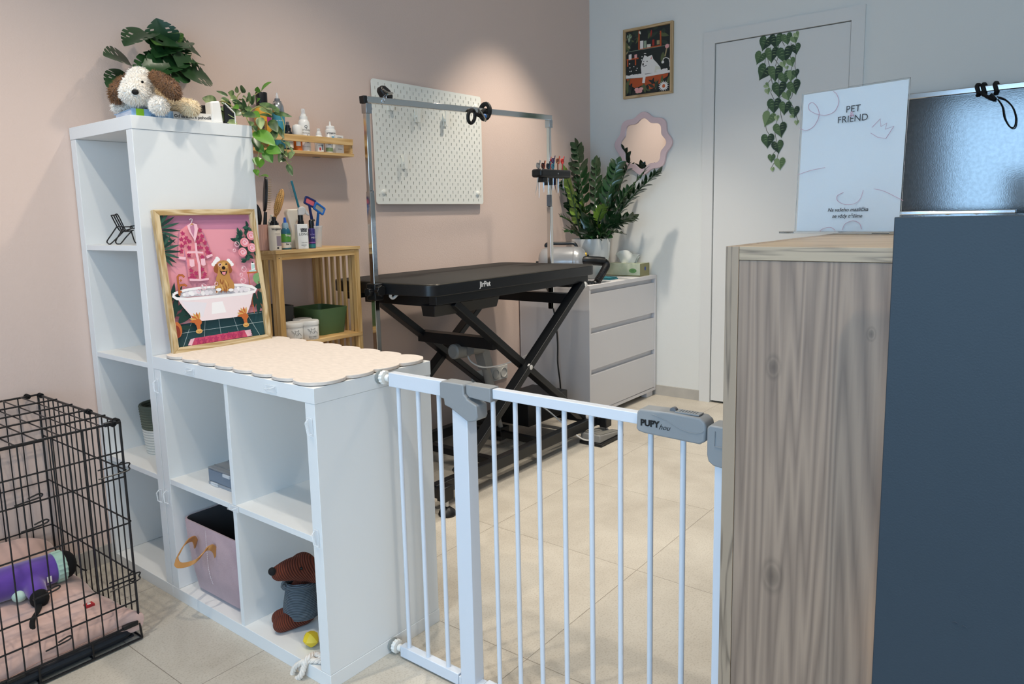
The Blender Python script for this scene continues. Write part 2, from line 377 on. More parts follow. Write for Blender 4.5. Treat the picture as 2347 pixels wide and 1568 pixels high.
# ---------------------------------------------------------------- white cube shelf units
M_lam = mat('white_laminate', '#e6e8e8', .38, spec=.4, bump=.05, bscale=120)
M_lamedge = mat('white_laminate_edge', '#e9ebec', .38)
M_seam = mat('joint_line', '#a9adb0', .7)
M_clear = mat('clear_plastic', '#f4f8fb', .12, alpha=.42)
def shelf_unit(y0, y1, H, cols, rows, t):
    T = .038; D = .39
    MB().box((0, y0, H-T), (D, y1, H)).build('top_board', M_lam, t, bevel=.0008)
    MB().box((0, y0, 0), (D, y1, T)).build('bottom_board', M_lam, t, bevel=.0008)
    for a in (y0+.0015, y1-T): MB().box((0.0008, a, T+.0006), (D-.001, a+T-.0015, H-T-.0006)).build('side_panel', M_lam, t, bevel=.0008)
    wi = (y1-y0-2*T-(cols-1)*.016)/cols; hi = (H-2*T-(rows-1)*.016)/rows
    for i in range(1, cols):
        a = y0+T+i*wi+(i-1)*.016
        MB().box((.002, a, T), (D-.002, a+.016, H-T)).build('upright', M_lam, t, bevel=.0005)
    for r in range(1, rows):
        z = T+r*hi+(r-1)*.016
        for c in range(cols):
            a = y0+T+c*(wi+.016); MB().box((.002, a, z), (D-.002, a+wi, z+.016)).build('shelf', M_lam, t, bevel=.0005)
t = thing('shelf_unit', 'tall narrow white shelf unit, four open cubes high, against the pink wall', 'shelf unit', (.195, .211, 0)); shelf_unit(0.0005, .42, 1.465, 1, 4, t)
t = thing('shelf_unit', 'low white shelf unit with four open cubes under the scalloped felt mat', 'shelf unit', (.195, -.385, 0)); shelf_unit(-.77, -.0005, .765, 2, 2, t)
# clear plastic catches stuck on the frames
def catch(y, z, rot=0, lab='', x=-.0005):
    t = thing('plastic_catch', lab, 'catch', (x, y, z), 'clear plastic catches stuck on the shelf frames')
    def bx(a, b, c, e, d0, d1):
        if rot: a, b, c, e = c, e, a, b
        return (x-d1, y+a, z+c), (x-d0, y+b, z+e)
    MB().box(*bx(-.009, .009, -.0225, .0225, 0, .003)).build('base', M_clear, t, bevel=.001)
    m = MB(); m.tube([(x-.003, y+(.006 if not rot else -.018), z+(.018 if not rot else .006)), (x-.012, y+(.004 if not rot else -.012), z+(.012 if not rot else .004)), (x-.012, y-(.002 if not rot else -.012), z-(.012 if not rot else -.0)), (x-.003, y-(.006 if not rot else -.018), z-(.018 if not rot else .004))], .0018, 6)
    m.build('hook', M_clear, t)
for (y, z, r, l) in ((-.019, .675, 0, 'clear plastic catch at the top of the low unit left frame edge'), (-.600, .744, 1, 'clear plastic catch on the front edge of the low unit top board'),
    (-.751, .670, 0, 'clear plastic catch high on the right front edge of the low unit'), (-.750, .392, 0, 'clear plastic catch halfway down the right front edge of the low unit'),
    (-.388, .382, 1, 'clear plastic catch where the four cubes of the low unit meet'), (-.020, .330, 0, 'clear plastic catch halfway down the left front edge of the low unit'),
    (.021, .325, 0, 'clear plastic catch on the tall unit beside the low unit, lower one'), (-.215, .744, 1, 'faint clear plastic catch at the left of the low unit top board')):
    catch(y, z, r, l)
# felt mat with scalloped edge
M_felt = mat('felt_top', '#d6cbc1', .95, var=.05, vscale=110, bump=.25, bscale=420, bdist=.0008, stretch=(1, .35, 1))
def scallop(x0, x1, y0, y1, nx, ny, b):
    P = []
    def side(ax, ay, bx_, by_, n):
        dx, dy = (bx_-ax)/n, (by_-ay)/n; L = math.hypot(dx, dy); ox, oy = dy/L, -dx/L
        for i in range(n):
            for k in range(9):
                u = k/9; P.append((ax+dx*(i+u)+ox*b*math.sin(math.pi*u)**.55, ay+dy*(i+u)+oy*b*math.sin(math.pi*u)**.55))
    side(x0, y0, x1, y0, nx); side(x1, y0, x1, y1, ny); side(x1, y1, x0, y1, nx); side(x0, y1, x0, y0, ny); return P
t = thing('felt_mat', 'beige felt mat with scalloped edge covering the low white shelf unit', 'mat', (.195, -.4, .7655))
MB().prism(scallop(.018, .376, -.757, -.062, 4, 8, .019), (0, 0, .7755), (1, 0, 0), (0, 1, 0), .0085).build('felt', M_felt, t, bevel=.0012)

# ---------------------------------------------------------------- framed bath picture leaning on the tall unit
M_frame = wood('pale_oak_frame', '#d9c29a', '#b1915f', 'z', 30, 160, .5)
M_frameh = wood('pale_oak_frame_horizontal', '#d9c29a', '#b1915f', 'x', 30, 160, .5)
def framed(t, o, ex, ey, W, H, fw, fd, art, art_mats, mv, mh, passep=0.):
    """o = lower left outer corner of the front face; ex, ey unit vectors"""
    o, ex, ey = V(o), V(ex).normalized(), V(ey).normalized(); n = ex.cross(ey)
    def pc(poly, m): return MB().prism(poly, o, ex, ey, fd).build('frame_side', m, t, bevel=.0012)
    pc([(0, 0), (fw, fw), (fw, H-fw), (0, H)], mv); pc([(W, 0), (W, H), (W-fw, H-fw), (W-fw, fw)], mv)
    pc([(0, 0), (W, 0), (W-fw, fw), (fw, fw)], mh); pc([(0, H), (fw, H-fw), (W-fw, H-fw), (W, H)], mh)
    oo = o+ex*fw+ey*fw-n*.012; iw, ih = W-2*fw, H-2*fw
    mb = MB(); mb.prism([(0, 0), (iw, 0), (iw, ih), (0, ih)], oo, ex, ey, .006, 0); k = 0
    for mi, poly in art:
        if len(poly) < 3: continue
        k += 1; P = [oo+n*(.00004*k+.00005)+ex*(min(1, max(0, u))*iw)+ey*(min(1, max(0, v))*ih) for u, v in poly]
        mb.add(P, [tuple(range(len(P)))], mi)
    mb.build('picture_print', art_mats, t, smooth=False)

# ---------------------------------------------------------------- prints (flat paint shapes on the sheet)
def circ(cx, cy, rx, ry=None, n=18, a0=0, a1=360): ry = ry or rx; return [(cx+rx*math.cos(R(a0+(a1-a0)*i/n)), cy+ry*math.sin(R(a0+(a1-a0)*i/n))) for i in range(n+(a1-a0 < 360))]
def stroke(pts, w, asp=1.):
    A = []; B = []
    for i, p in enumerate(pts):
        q0 = pts[max(i-1, 0)]; q1 = pts[min(i+1, len(pts)-1)]; dx, dy = (q1[0]-q0[0])*asp, q1[1]-q0[1]; l = math.hypot(dx, dy) or 1
        A.append((p[0]-dy/l*w/asp, p[1]+dx/l*w)); B.append((p[0]+dy/l*w/asp, p[1]-dx/l*w))
    return A+B[::-1]
def leafp(x, y, ang, L, w, asp=1.):
    c, s = math.cos(R(ang)), math.sin(R(ang)); P = []
    for i in range(9): t = i/8; P.append((t*L, w*math.sin(math.pi*t**.8)))
    for i in range(7, 0, -1): t = i/8; P.append((t*L, -w*math.sin(math.pi*t**.8)))
    return [(x+(a*c-b*s)/asp, y+(a*s+b*c)) for a, b in P]
ART1_COL = ['#e59aa6', '#d9838f', '#c2809a', '#25474c', '#c9d6d6', '#f1dfe0', '#e9e2e6', '#c8c2c6', '#c08a4e', '#9a5a34', '#1f3d36', '#35594b', '#b63a66', '#f3c3cd', '#c26a38', '#f7f3f2', '#cc4f6f', '#2a1c1a', '#e8929a', '#8a3b2c', '#b9d9d4', '#d9a860', '#7fa872']
M_art1 = [mat('bath_print_%02d' % i, c, .35) for i, c in enumerate(ART1_COL)]
def art_bath():
    A = []; add = lambda m, p: A.append((m, p)); asp = .75; rnd = random.Random(3)
    add(2, [(0, 1), (0, .9), (1, .88), (1, 1)]); add(1, [(0, .29), (0, .215), (1, .245), (1, .31)])
    add(3, [(0, 0), (1, 0), (1, .2), (0, .17)])
    for p in ([(0.022,0.104),(0.999,0.109)], [(0.041,0.184),(0.991,0.186)]): add(4, stroke(p, .0013, asp))
    for p in ([(0.064,0.000),(0.190,0.187)], [(0.292,0.020),(0.332,0.181)], [(0.485,0.053),(0.483,0.175)], [(0.685,0.063),(0.652,0.176)], [(0.933,0.003),(0.812,0.193)]): add(4, stroke(p, .0012, asp))
    # rug
    add(16, [(0.137,0.007),(0.194,0.054),(0.760,0.060),(0.831,0.005),(0.152,0.001)]); add(13, [(0.111,0.006),(0.149,0.050),(0.194,0.054),(0.152,0.001)]); add(13, [(0.759,0.056),(0.831,0.059),(0.844,0.008),(0.784,0.005)])
    for p in [(0.229,0.023),(0.293,0.023),(0.359,0.031),(0.424,0.027),(0.503,0.035),(0.572,0.040),(0.626,0.027),(0.697,0.035)]:
        for a in (20, 90, 150, 230, 300): add(12, leafp(p[0], p[1], a, .028, .006, asp))
    for x, y in [(0.128,0.037),(0.121,0.023),(0.136,0.048),(0.846,0.047),(0.849,0.031),(0.848,0.016)]: add(17, stroke([(x-.02, y), (x, y+.004)], .002, asp))
    # robe
    add(2, [(0.187,0.884),(0.127,0.668),(0.210,0.650),(0.214,0.495),(0.422,0.480),(0.427,0.656),(0.512,0.675),(0.457,0.850),(0.396,0.918),(0.319,0.948),(0.251,0.920)])
    add(18, [(0.201,0.888),(0.271,0.920),(0.348,0.937),(0.384,0.911),(0.436,0.864),(0.453,0.805),(0.478,0.737),(0.497,0.683),(0.435,0.671),(0.419,0.746),(0.423,0.641),(0.424,0.502),(0.333,0.489),(0.214,0.499),(0.223,0.664),(0.219,0.745),(0.199,0.680),(0.139,0.686),(0.169,0.798)])
    for p in [(0.223,0.862),(0.199,0.819),(0.251,0.825),(0.193,0.768),(0.180,0.728),(0.278,0.802),(0.267,0.751),(0.255,0.692),(0.410,0.881),(0.367,0.829),(0.422,0.836),(0.370,0.792),(0.443,0.783),(0.392,0.747),(0.454,0.738),(0.479,0.699),(0.350,0.748),(0.251,0.575),(0.254,0.537),(0.298,0.550),(0.367,0.576),(0.391,0.538),(0.369,0.509),(0.228,0.517),(0.387,0.673),(0.223,0.789),(0.399,0.803),(0.270,0.514),(0.448,0.708)]:
        for k in range(5): add(12, leafp(p[0], p[1], rnd.uniform(0, 40)+72*k, .021, .0065, asp))
    add(13, [(0.271,0.920),(0.317,0.941),(0.378,0.929),(0.382,0.892),(0.358,0.837),(0.326,0.786),(0.322,0.816),(0.283,0.875)]); add(2, [(0.299,0.912),(0.346,0.930),(0.344,0.889),(0.325,0.830),(0.303,0.875)])
    add(13, [(0.230,0.721),(0.323,0.721),(0.404,0.711),(0.403,0.699),(0.320,0.705),(0.227,0.707)]); add(13, [(0.324,0.786),(0.347,0.785),(0.341,0.704),(0.354,0.614),(0.338,0.490),(0.315,0.490),(0.327,0.615),(0.318,0.697)])
    add(13, [(0.137,0.688),(0.211,0.679),(0.205,0.659),(0.131,0.668)]); add(13, [(0.427,0.678),(0.498,0.695),(0.502,0.677),(0.438,0.659)]); add(13, [(0.215,0.514),(0.336,0.503),(0.422,0.507),(0.424,0.492),(0.327,0.487),(0.214,0.495)])
    add(13, [(0.243,0.660),(0.294,0.658),(0.289,0.606),(0.256,0.600),(0.238,0.612)]); add(13, [(0.363,0.659),(0.411,0.660),(0.412,0.612),(0.389,0.603),(0.363,0.610)])
    add(7, stroke([(0.303,0.963),(0.319,0.973),(0.335,0.967),(0.328,0.952),(0.317,0.941)], .003, asp)); add(8, [(0.297,0.919),(0.327,0.940),(0.344,0.920),(0.325,0.926)])
    # leaves left
    for (x, y), L in zip([(-0.015,0.899),(-0.017,0.738)], (.17, .15)):
        for a in range(-62, 62, 17): add(10 if a % 2 else 11, leafp(x, y+a*.0007, a+8, L*(1-.3*abs(a)/60), .011, asp))
    for x, y, a, L in ((.0, .30, 60, .2), (.0, .27, 30, .16), (.02, .24, 10, .15), (.0, .22, 75, .2), (.02, .18, 25, .17), (.03, .17, 60, .2), (.0, .35, 75, .15), (.02, .15, -5, .12)): add(10, leafp(x, y, a, L, .018, asp))
    add(14, circ(.01, .135, .05, .06)); add(19, circ(-.0, .12, .04, .05))
    # roses right
    for x, y in [(0.913,0.825),(0.834,0.788),(0.873,0.748),(0.914,0.668),(0.881,0.622),(0.909,0.864),(0.835,0.842),(0.975,0.784),(0.866,0.826),(0.977,0.681),(0.788,0.785),(0.825,0.741),(0.951,0.895)]:
        for k in range(4): add(10 if k % 2 else 11, leafp(x, y, rnd.uniform(0, 360), .055, .013, asp))
    for x, y in [(0.883,0.771),(0.972,0.824),(0.962,0.725),(0.843,0.692)]:
        add(18, circ(x, y, .052, .038)); add(13, circ(x+.006, y+.004, .036, .025)); add(16, stroke([(x+.03*math.cos(a), y+.022*math.sin(a)) for a in [k*.5 for k in range(9)]], .0022, asp)); add(18, circ(x, y, .014, .01))
    # side table
    add(20, [(0.887,0.539),(0.960,0.547),(0.980,0.529),(0.894,0.519)])
    add(15, [(0.924,0.600),(0.965,0.599),(0.962,0.547),(0.917,0.540)]); add(20, [(0.928,0.588),(0.964,0.587),(0.962,0.555),(0.925,0.549)]); add(10, [(0.938,0.610),(0.952,0.610),(0.952,0.597),(0.935,0.598)])
    add(14, stroke([(0.859,0.521),(0.979,0.523)], .006, asp)); add(14, stroke([(0.873,0.520),(0.877,0.410)], .003, asp)); add(14, stroke([(0.861,0.252),(0.981,0.251)], .003, asp)); add(14, stroke([(0.879,0.338),(0.880,0.187)], .003, asp))
    for a in (0, -25, -50, 30): add(22, leafp(*[(0.923,0.486)][0], a-10, .085, .014, asp))
    for (x, y), a in zip([(0.914,0.391),(0.895,0.329),(0.959,0.373),(0.955,0.301),(0.920,0.359),(0.953,0.349)], (15, -60, -80, -100, -100, -20)): add(10, leafp(x, y, a, .13, .02, asp))
    # tub
    add(7, [(0.063,0.410),(0.189,0.427),(0.467,0.435),(0.782,0.433),(0.918,0.407),(0.917,0.375),(0.766,0.358),(0.366,0.370),(0.086,0.375)])
    for x, y in [(0.131,0.394),(0.163,0.399),(0.205,0.404),(0.247,0.405),(0.287,0.398),(0.328,0.392),(0.371,0.392),(0.414,0.393),(0.682,0.398),(0.728,0.399),(0.760,0.386),(0.809,0.398),(0.842,0.388),(0.213,0.392),(0.702,0.382),(0.775,0.400),(0.479,0.389),(0.818,0.382)]: add(15 if rnd.random() < .5 else 6, circ(x, y, rnd.uniform(.018, .034), rnd.uniform(.012, .022)))
    add(5, [(0.058,0.359),(0.092,0.306),(0.159,0.234),(0.171,0.192),(0.283,0.178),(0.657,0.175),(0.788,0.187),(0.852,0.269),(0.894,0.353),(0.764,0.350),(0.362,0.352)])
    add(6, [(0.090,0.346),(0.153,0.256),(0.289,0.208),(0.355,0.315)]); add(15, [(0.408,0.311),(0.529,0.313),(0.554,0.223),(0.389,0.222)])
    add(15, stroke([(0.025,0.409),(0.011,0.388),(0.045,0.369),(0.154,0.358),(0.363,0.355),(0.582,0.355),(0.812,0.355),(0.914,0.364),(0.936,0.382),(0.893,0.405),(0.781,0.427),(0.644,0.433)], .0115, asp)); add(15, stroke([(0.025,0.409),(0.096,0.422),(0.190,0.431),(0.337,0.434),(0.477,0.433)], .0095, asp))
    for (x, y) in [(0.220,0.203),(0.750,0.202)]:
        for k in range(6): add(14 if k % 2 else 21, leafp(x+.01, y-.02, 70+k*22, .07, .012, asp))
        add(14, circ(x+.01, y-.03, .04, .026)); add(14, [(x-.015, y-.05), (x+.03, y-.045), (x+.025, y-.1), (x-.005, y-.1)]); add(21, circ(x+.008, y-.1, .036, .018)); add(9, stroke([(x-.01, y-.1), (x+.01, y-.108), (x+.03, y-.1)], .002, asp))
    # tap
    for p in ([(0.077,0.391),(0.083,0.445),(0.080,0.489),(0.084,0.532),(0.101,0.544),(0.136,0.542),(0.153,0.525)], [(0.093,0.467),(0.146,0.469),(0.162,0.456)], [(0.065,0.417),(0.105,0.418)], [(0.104,0.509),(0.117,0.497)]): add(9, stroke(p, .0085, asp)); add(14, stroke(p, .005, asp))
    # dog
    for x, y in [(0.520,0.637),(0.501,0.623),(0.544,0.644),(0.658,0.631),(0.677,0.615),(0.481,0.608),(0.534,0.652),(0.691,0.599)]: add(15, circ(x, y, .021, .015))
    fur_ = [(0.526,0.614),(0.552,0.632),(0.603,0.637),(0.646,0.626),(0.674,0.600),(0.683,0.561),(0.671,0.531),(0.648,0.532),(0.651,0.493),(0.682,0.453),(0.683,0.414),(0.658,0.392),(0.590,0.389),(0.491,0.397),(0.463,0.417),(0.476,0.457),(0.492,0.502),(0.514,0.531),(0.480,0.548),(0.478,0.578),(0.503,0.608)]
    add(8, fur_); add(9, [(0.526,0.614),(0.503,0.608),(0.478,0.575),(0.482,0.548),(0.515,0.533),(0.530,0.568)]); add(9, [(0.650,0.609),(0.676,0.584),(0.687,0.553),(0.671,0.531),(0.644,0.530),(0.645,0.570)])
    for k in range(26): x = .55+rnd.uniform(-.075, .085); y = rnd.uniform(.405, .50); add(21 if k % 2 else 9, leafp(x, y, 265+rnd.uniform(-20, 20), .04, .005, asp))
    add(21, [(0.549,0.605),(0.595,0.623),(0.636,0.605),(0.634,0.571),(0.586,0.558),(0.548,0.571)])
    add(17, circ(*[(0.555,0.604)][0], .013, .006)); add(17, circ(*[(0.624,0.603)][0], .013, .006))
    add(8, [(0.557,0.575),(0.590,0.592),(0.618,0.576),(0.618,0.549),(0.583,0.543),(0.549,0.552)]); add(17, circ(*[(0.588,0.575)][0], .02, .014))
    add(17, [(0.539,0.559),(0.562,0.547),(0.586,0.552),(0.611,0.544),(0.630,0.560),(0.614,0.530),(0.583,0.517),(0.555,0.529)]); add(18, [(0.564,0.542),(0.606,0.542),(0.598,0.522),(0.582,0.520),(0.565,0.527)])
    add(15, circ(*[(0.499,0.407)][0], .03, .013)); add(15, circ(*[(0.636,0.395)][0], .03, .012))
    for x, y, r in ((.78, .757, .026), (.74, .71, .016), (.82, .555, .028), (.78, .51, .018), (.34, .44, .03), (.48, .455, .018), (.28, .41, .02), (.79, .46, .03), (.55, .6, .015), (.43, .43, .016)):
        add(13, stroke(circ(x, y, r, r*.76)+[(x+r, y)], .0022, asp)); add(15, circ(x-r*.4, y+r*.3, r*.22, r*.17))
    return A
t = thing('framed_picture', 'framed print of a golden dog in a bubble bath leaning against the tall shelf unit', 'picture', (.19, -.07, .774))
_o = V((.026, -.082, .7742)); _w = .325; _h = .425; _tilt = math.asin(.052/_h)
_ex = V((1, -.035, 0)).normalized(); _ey = V((0, math.sin(_tilt), math.cos(_tilt)))
framed(t, _o, _ex, _ey, _w, _h, .017, .02, art_bath(), M_art1, M_frame, M_frameh)
ART2_COL = ['#232a2a', '#2f3d33', '#b5512a', '#e7e2dd', '#c9653a', '#56603f', '#e3a4a0', '#dcd8c8', '#a08f6a', '#111414', '#a3312a', '#8fa08a']
M_art2 = [mat('samoyed_print_%02d' % i, c, .4) for i, c in enumerate(ART2_COL)]
def art_white_dog():
    A = []; add = lambda m, p: A.append((m, p)); asp = .72; rnd = random.Random(5)
    for k in range(26): add(rnd.choice((1, 1, 5, 0)), leafp(rnd.uniform(0, 1), rnd.uniform(.55, .98), rnd.uniform(0, 360), rnd.uniform(.08, .2), .03, asp))
    for k in range(14): add(rnd.choice((5, 8, 11)), leafp(rnd.uniform(0, .14), rnd.uniform(.6, .98), rnd.uniform(200, 330), .06, .012, asp))
    for p in ([(0.301,0.994),(0.297,0.698)], [(0.778,0.927),(0.785,0.699)], [(0.297,0.703),(0.792,0.704)], [(0.018,0.573),(0.290,0.568)], [(0.221,0.567),(0.221,0.466)], [(0.039,0.569),(0.039,0.463)]): add(2, stroke(p, .011, asp)); 
    add(11, stroke([(0.039,0.692),(0.991,0.692)], .003, asp))
    for c, q in ((3,[(0.324,0.827),(0.397,0.826),(0.397,0.704),(0.324,0.706)]),(11,[(0.411,0.817),(0.468,0.818),(0.468,0.705),(0.411,0.704)]),(7,[(0.482,0.757),(0.563,0.755),(0.563,0.707),(0.482,0.709)]),(10,[(0.597,0.813),(0.644,0.814),(0.644,0.724),(0.597,0.722)]),(8,[(0.698,0.792),(0.758,0.792),(0.759,0.728),(0.698,0.728)]),(3,[(0.065,0.647),(0.130,0.647),(0.130,0.568),(0.065,0.568)]),(6,[(0.196,0.632),(0.255,0.633),(0.256,0.576),(0.196,0.576)])): add(c, q)
    add(5, leafp(.55, .93, 250, .1, .02, asp)); add(10, leafp(.58, .97, 265, .12, .012, asp)); add(7, leafp(.3, .98, 300, .06, .015, asp))
    # scrubbing brush and tap
    add(8, stroke([(0.918,0.654),(0.879,0.530)], .01, asp)); add(6, circ(*[(0.925,0.679)][0], .045, .033)); add(3, stroke([(0.826,0.450),(0.846,0.499),(0.899,0.512),(0.965,0.486),(0.985,0.425),(0.985,0.365)], .006, asp)); add(3, circ(*[(0.833,0.448)][0], .03, .02))
    # dog
    add(3, [(0.359,0.316),(0.345,0.422),(0.373,0.515),(0.425,0.601),(0.496,0.567),(0.591,0.586),(0.625,0.515),(0.699,0.455),(0.780,0.378),(0.793,0.316),(0.646,0.305)]); add(7, [(0.646,0.305),(0.672,0.415),(0.780,0.378),(0.800,0.307)])
    add(6, [(0.553,0.522),(0.591,0.570),(0.598,0.522)]); add(9, circ(*[(0.394,0.461)][0], .018, .02)); add(9, circ(*[(0.485,0.497)][0], .014, .008)); add(9, circ(*[(0.411,0.503)][0], .01, .008)); add(9, stroke([(0.387,0.436),(0.428,0.430),(0.480,0.439)], .004, asp))
    # foam, tub
    for k in range(16): x, y = (.02+k*.026, .30+rnd.uniform(-.01, .01)); add(3, circ(x, y, .03, .022))
    for k in range(9): add(3, circ(.72+k*.024, .315+rnd.uniform(0, .02), .03, .02))
    add(2, [(0.011,0.272),(0.318,0.259),(0.646,0.266),(0.959,0.269),(0.940,0.224),(0.820,0.184),(0.727,0.090),(0.538,0.055),(0.249,0.090),(0.082,0.176)])
    add(3, stroke([(0.008,0.298),(0.359,0.281),(0.659,0.286),(0.999,0.295)], .02, asp)); add(3, stroke([(0.428,0.283),(0.414,0.215),(0.408,0.172)], .022, asp))
    for x, y in [(0.088,0.502),(0.096,0.439),(0.186,0.448),(0.242,0.385),(0.096,0.382),(0.373,0.581),(0.367,0.534),(0.427,0.623),(0.455,0.620),(0.131,0.383),(0.263,0.414)]: add(3, circ(x, y, .012, .009))
    for k in range(30): add(rnd.choice((1, 5, 0, 5)), leafp(rnd.uniform(0, .95), rnd.uniform(0, .14), rnd.uniform(30, 150), rnd.uniform(.08, .17), .02, asp))
    fx_, fy_ = [(0.861,0.082)][0]
    for k in range(16): add(3, leafp(fx_, fy_, k*22.5, .085, .011, asp))
    add(4, circ(fx_, fy_, .033, .028))
    for dx, dy in ((-.05, 0), (.05, 0), (-.03, -.035), (.03, -.035)): add(6, circ([(0.305,0.059)][0][0]+dx, .085+dy, .05, .026))
    return A
# small framed print on the white wall
t = thing('framed_picture', 'small framed print of a white dog in an orange bath on the white wall', 'picture', (WX-.012, .004, 2.07))
M_fr2v = wood('wall_frame_oak', '#c9ae86', '#a98c62', 'z', 30, 160, .5); M_fr2h = wood('wall_frame_oak_horizontal', '#c9ae86', '#a98c62', 'y', 30, 160, .5)
framed(t, (WX-.022, .170, 1.862), (0, -1, 0), (0, 0, 1), .332, .415, .016, .0215, art_white_dog(), M_art2, M_fr2v, M_fr2h)
# flower shaped mirror
t = thing('wall_mirror', 'flower-shaped mirror with a wavy pink rim on the white wall', 'mirror', (WX-.01, .033, 1.58))
M_rim = mat('pink_mirror_rim', '#dcc3c6', .35); M_mir = mat('mirror_glass', '#e8e8e8', .02, metal=1.)
def flower(rx, rz, amp, n=96): return [((1+amp*math.cos(8*(a:=2*math.pi*k/n)+.25))*rx*math.cos(a), (1+amp*math.cos(8*a+.25))*rz*math.sin(a)) for k in range(n)]
oc = V((WX-.0225, .033, 1.58)); ex, ey = V((0, -1, 0)), V((0, 0, 1)); P1 = flower(.186, .181, .065); P2 = flower(.147, .143, .075)
m = MB(); n = len(P1); vs = [oc+ex*x+ey*y for x, y in P1]+[oc+ex*x+ey*y for x, y in P2]+[oc+V((.02, 0, 0))+ex*x+ey*y for x, y in P1]+[oc+V((.012, 0, 0))+ex*x+ey*y for x, y in P2]
F = []
for i in range(n): j = (i+1) % n; F += [(i, j, n+j, n+i), (i, 2*n+i, 2*n+j, j), (n+i, n+j, 3*n+j, 3*n+i), (2*n+i, 3*n+i, 3*n+j, 2*n+j)]
m.add(vs, F).build('rim', M_rim, t, bevel=.002, seg=3)
MB().prism(P2, oc+V((.008, 0, 0)), ex, ey, .003).build('glass', M_mir, t, smooth=False)
# printed ivy sticker on the door
M_iv = [mat('ivy_sticker_%d' % i, c, .55) for i, c in enumerate(('#3f5a3c', '#243a2c', '#7d9468', '#56704a', '#a9ba8c', '#5a5a4c'))]
ivy = MB(); o = V((WX-.0023, -.78, 1.75)); k_ = [0]
def ivl(c, poly):
    k_[0] += 1; ivy.add([(WX-.0022-.000012*k_[0], y, z) for y, z in poly], [tuple(range(len(poly)))], c)
def heart(cy, cz, r, ang, c, c2):
    P = []; ca, sa = math.cos(R(ang)), math.sin(R(ang))
    for i in range(22):
        a = 2*math.pi*i/22; x = 16*math.sin(a)**3/17; z = (13*math.cos(a)-5*math.cos(2*a)-2*math.cos(3*a)-math.cos(4*a))/15-.1; P.append((x*r, z*r*1.08))
    tr = lambda q: [(cy-(x*ca-z*sa), cz+x*sa+z*ca) for x, z in q]
    ivl(c, tr(P)); ivl(c2, tr([(x*.93, z*.93-.01*r) for x, z in P if x >= -1e-6]))
    for s in (-1, 1):
        for j in range(3): ivl(2 if c != 4 else 3, tr([(0, .45*r-.35*r*j), (s*.3*r, .5*r-.33*r*j), (s*.62*r, .38*r-.33*r*j), (s*.32*r, .42*r-.33*r*j)]))
IV = [((-0.707,2.072),0.0404,-20),((-0.763,2.076),0.0417,0),((-0.821,2.076),0.0326,10),((-0.861,2.065),0.0235,20),((-0.871,2.085),0.0183,30),((-0.742,2.007),0.0430,0),((-0.811,1.997),0.0469,5),((-0.869,2.016),0.0300,10),((-0.68,1.998),0.0365,-25),((-0.847,1.949),0.0261,20),((-0.706,1.919),0.0456,-30),((-0.765,1.906),0.0443,0),((-0.805,1.943),0.0196,20),((-0.826,1.92),0.0117,10),((-0.814,1.875),0.0365,10),((-0.854,1.879),0.0313,-10),((-0.873,1.887),0.0222,10),((-0.866,1.819),0.0404,15),((-0.788,1.818),0.0443,0),((-0.718,1.839),0.0170,50),((-0.725,1.81),0.0183,10),((-0.83,1.776),0.0287,20),((-0.763,1.733),0.0430,0),((-0.823,1.714),0.0378,-5),((-0.873,1.686),0.0313,5),((-0.861,1.66),0.0130,40),((-0.887,1.625),0.0143,0),((-0.736,1.664),0.0430,-25),((-0.78,1.66),0.0156,10),((-0.799,1.6),0.0417,10),((-0.733,1.547),0.0404,0),((-0.788,1.509),0.0365,10),((-0.757,1.447),0.0235,0),((-0.803,1.416),0.0339,5),((-0.764,1.382),0.0130,10)]
for pts in ([(-0.715,2.043),(-0.705,1.955),(-0.7,1.945)],[(-0.736,2.04),(-0.719,1.988),(-0.731,1.941),(-0.735,1.9),(-0.755,1.827),(-0.742,1.798),(-0.762,1.756)],[(-0.779,2.053),(-0.776,1.979),(-0.764,1.936),(-0.783,1.929)],[(-0.794,2.066),(-0.81,2.034)],[(-0.845,2.043),(-0.842,1.975),(-0.855,1.934),(-0.849,1.905),(-0.853,1.835)],[(-0.869,2.044),(-0.871,1.98),(-0.868,1.922),(-0.88,1.851)],[(-0.756,1.977),(-0.787,1.933),(-0.753,1.898),(-0.743,1.869),(-0.708,1.833)],[(-0.784,1.874),(-0.785,1.844)],[(-0.862,1.789),(-0.858,1.765),(-0.848,1.751)],[(-0.802,1.791),(-0.81,1.773),(-0.787,1.763)],[(-0.833,1.763),(-0.867,1.704)],[(-0.793,1.742),(-0.8,1.676),(-0.811,1.634)],[(-0.774,1.699),(-0.748,1.671)],[(-0.731,1.729),(-0.729,1.698)],[(-0.718,1.628),(-0.724,1.596),(-0.741,1.569)],[(-0.79,1.667),(-0.766,1.603),(-0.781,1.53)],[(-0.79,1.488),(-0.764,1.467),(-0.773,1.418),(-0.756,1.388)],[(-0.795,1.478),(-0.786,1.437)],[(-0.881,1.668),(-0.892,1.632)]): ivl(5, [(a, b) for a, b in stroke(pts, .0016)])
for i, ((y, z), r, a) in enumerate(IV): heart(y, z, r, a, (0, 1, 3, 2, 0, 3)[i % 6] if r > .02 else 4, (1, 0, 0, 3, 1, 1)[i % 6] if r > .02 else 2)
ob = ivy.build('door_sticker', M_iv, None, smooth=False); tag(ob, 'green hanging ivy vine sticker on the white door', 'sticker')

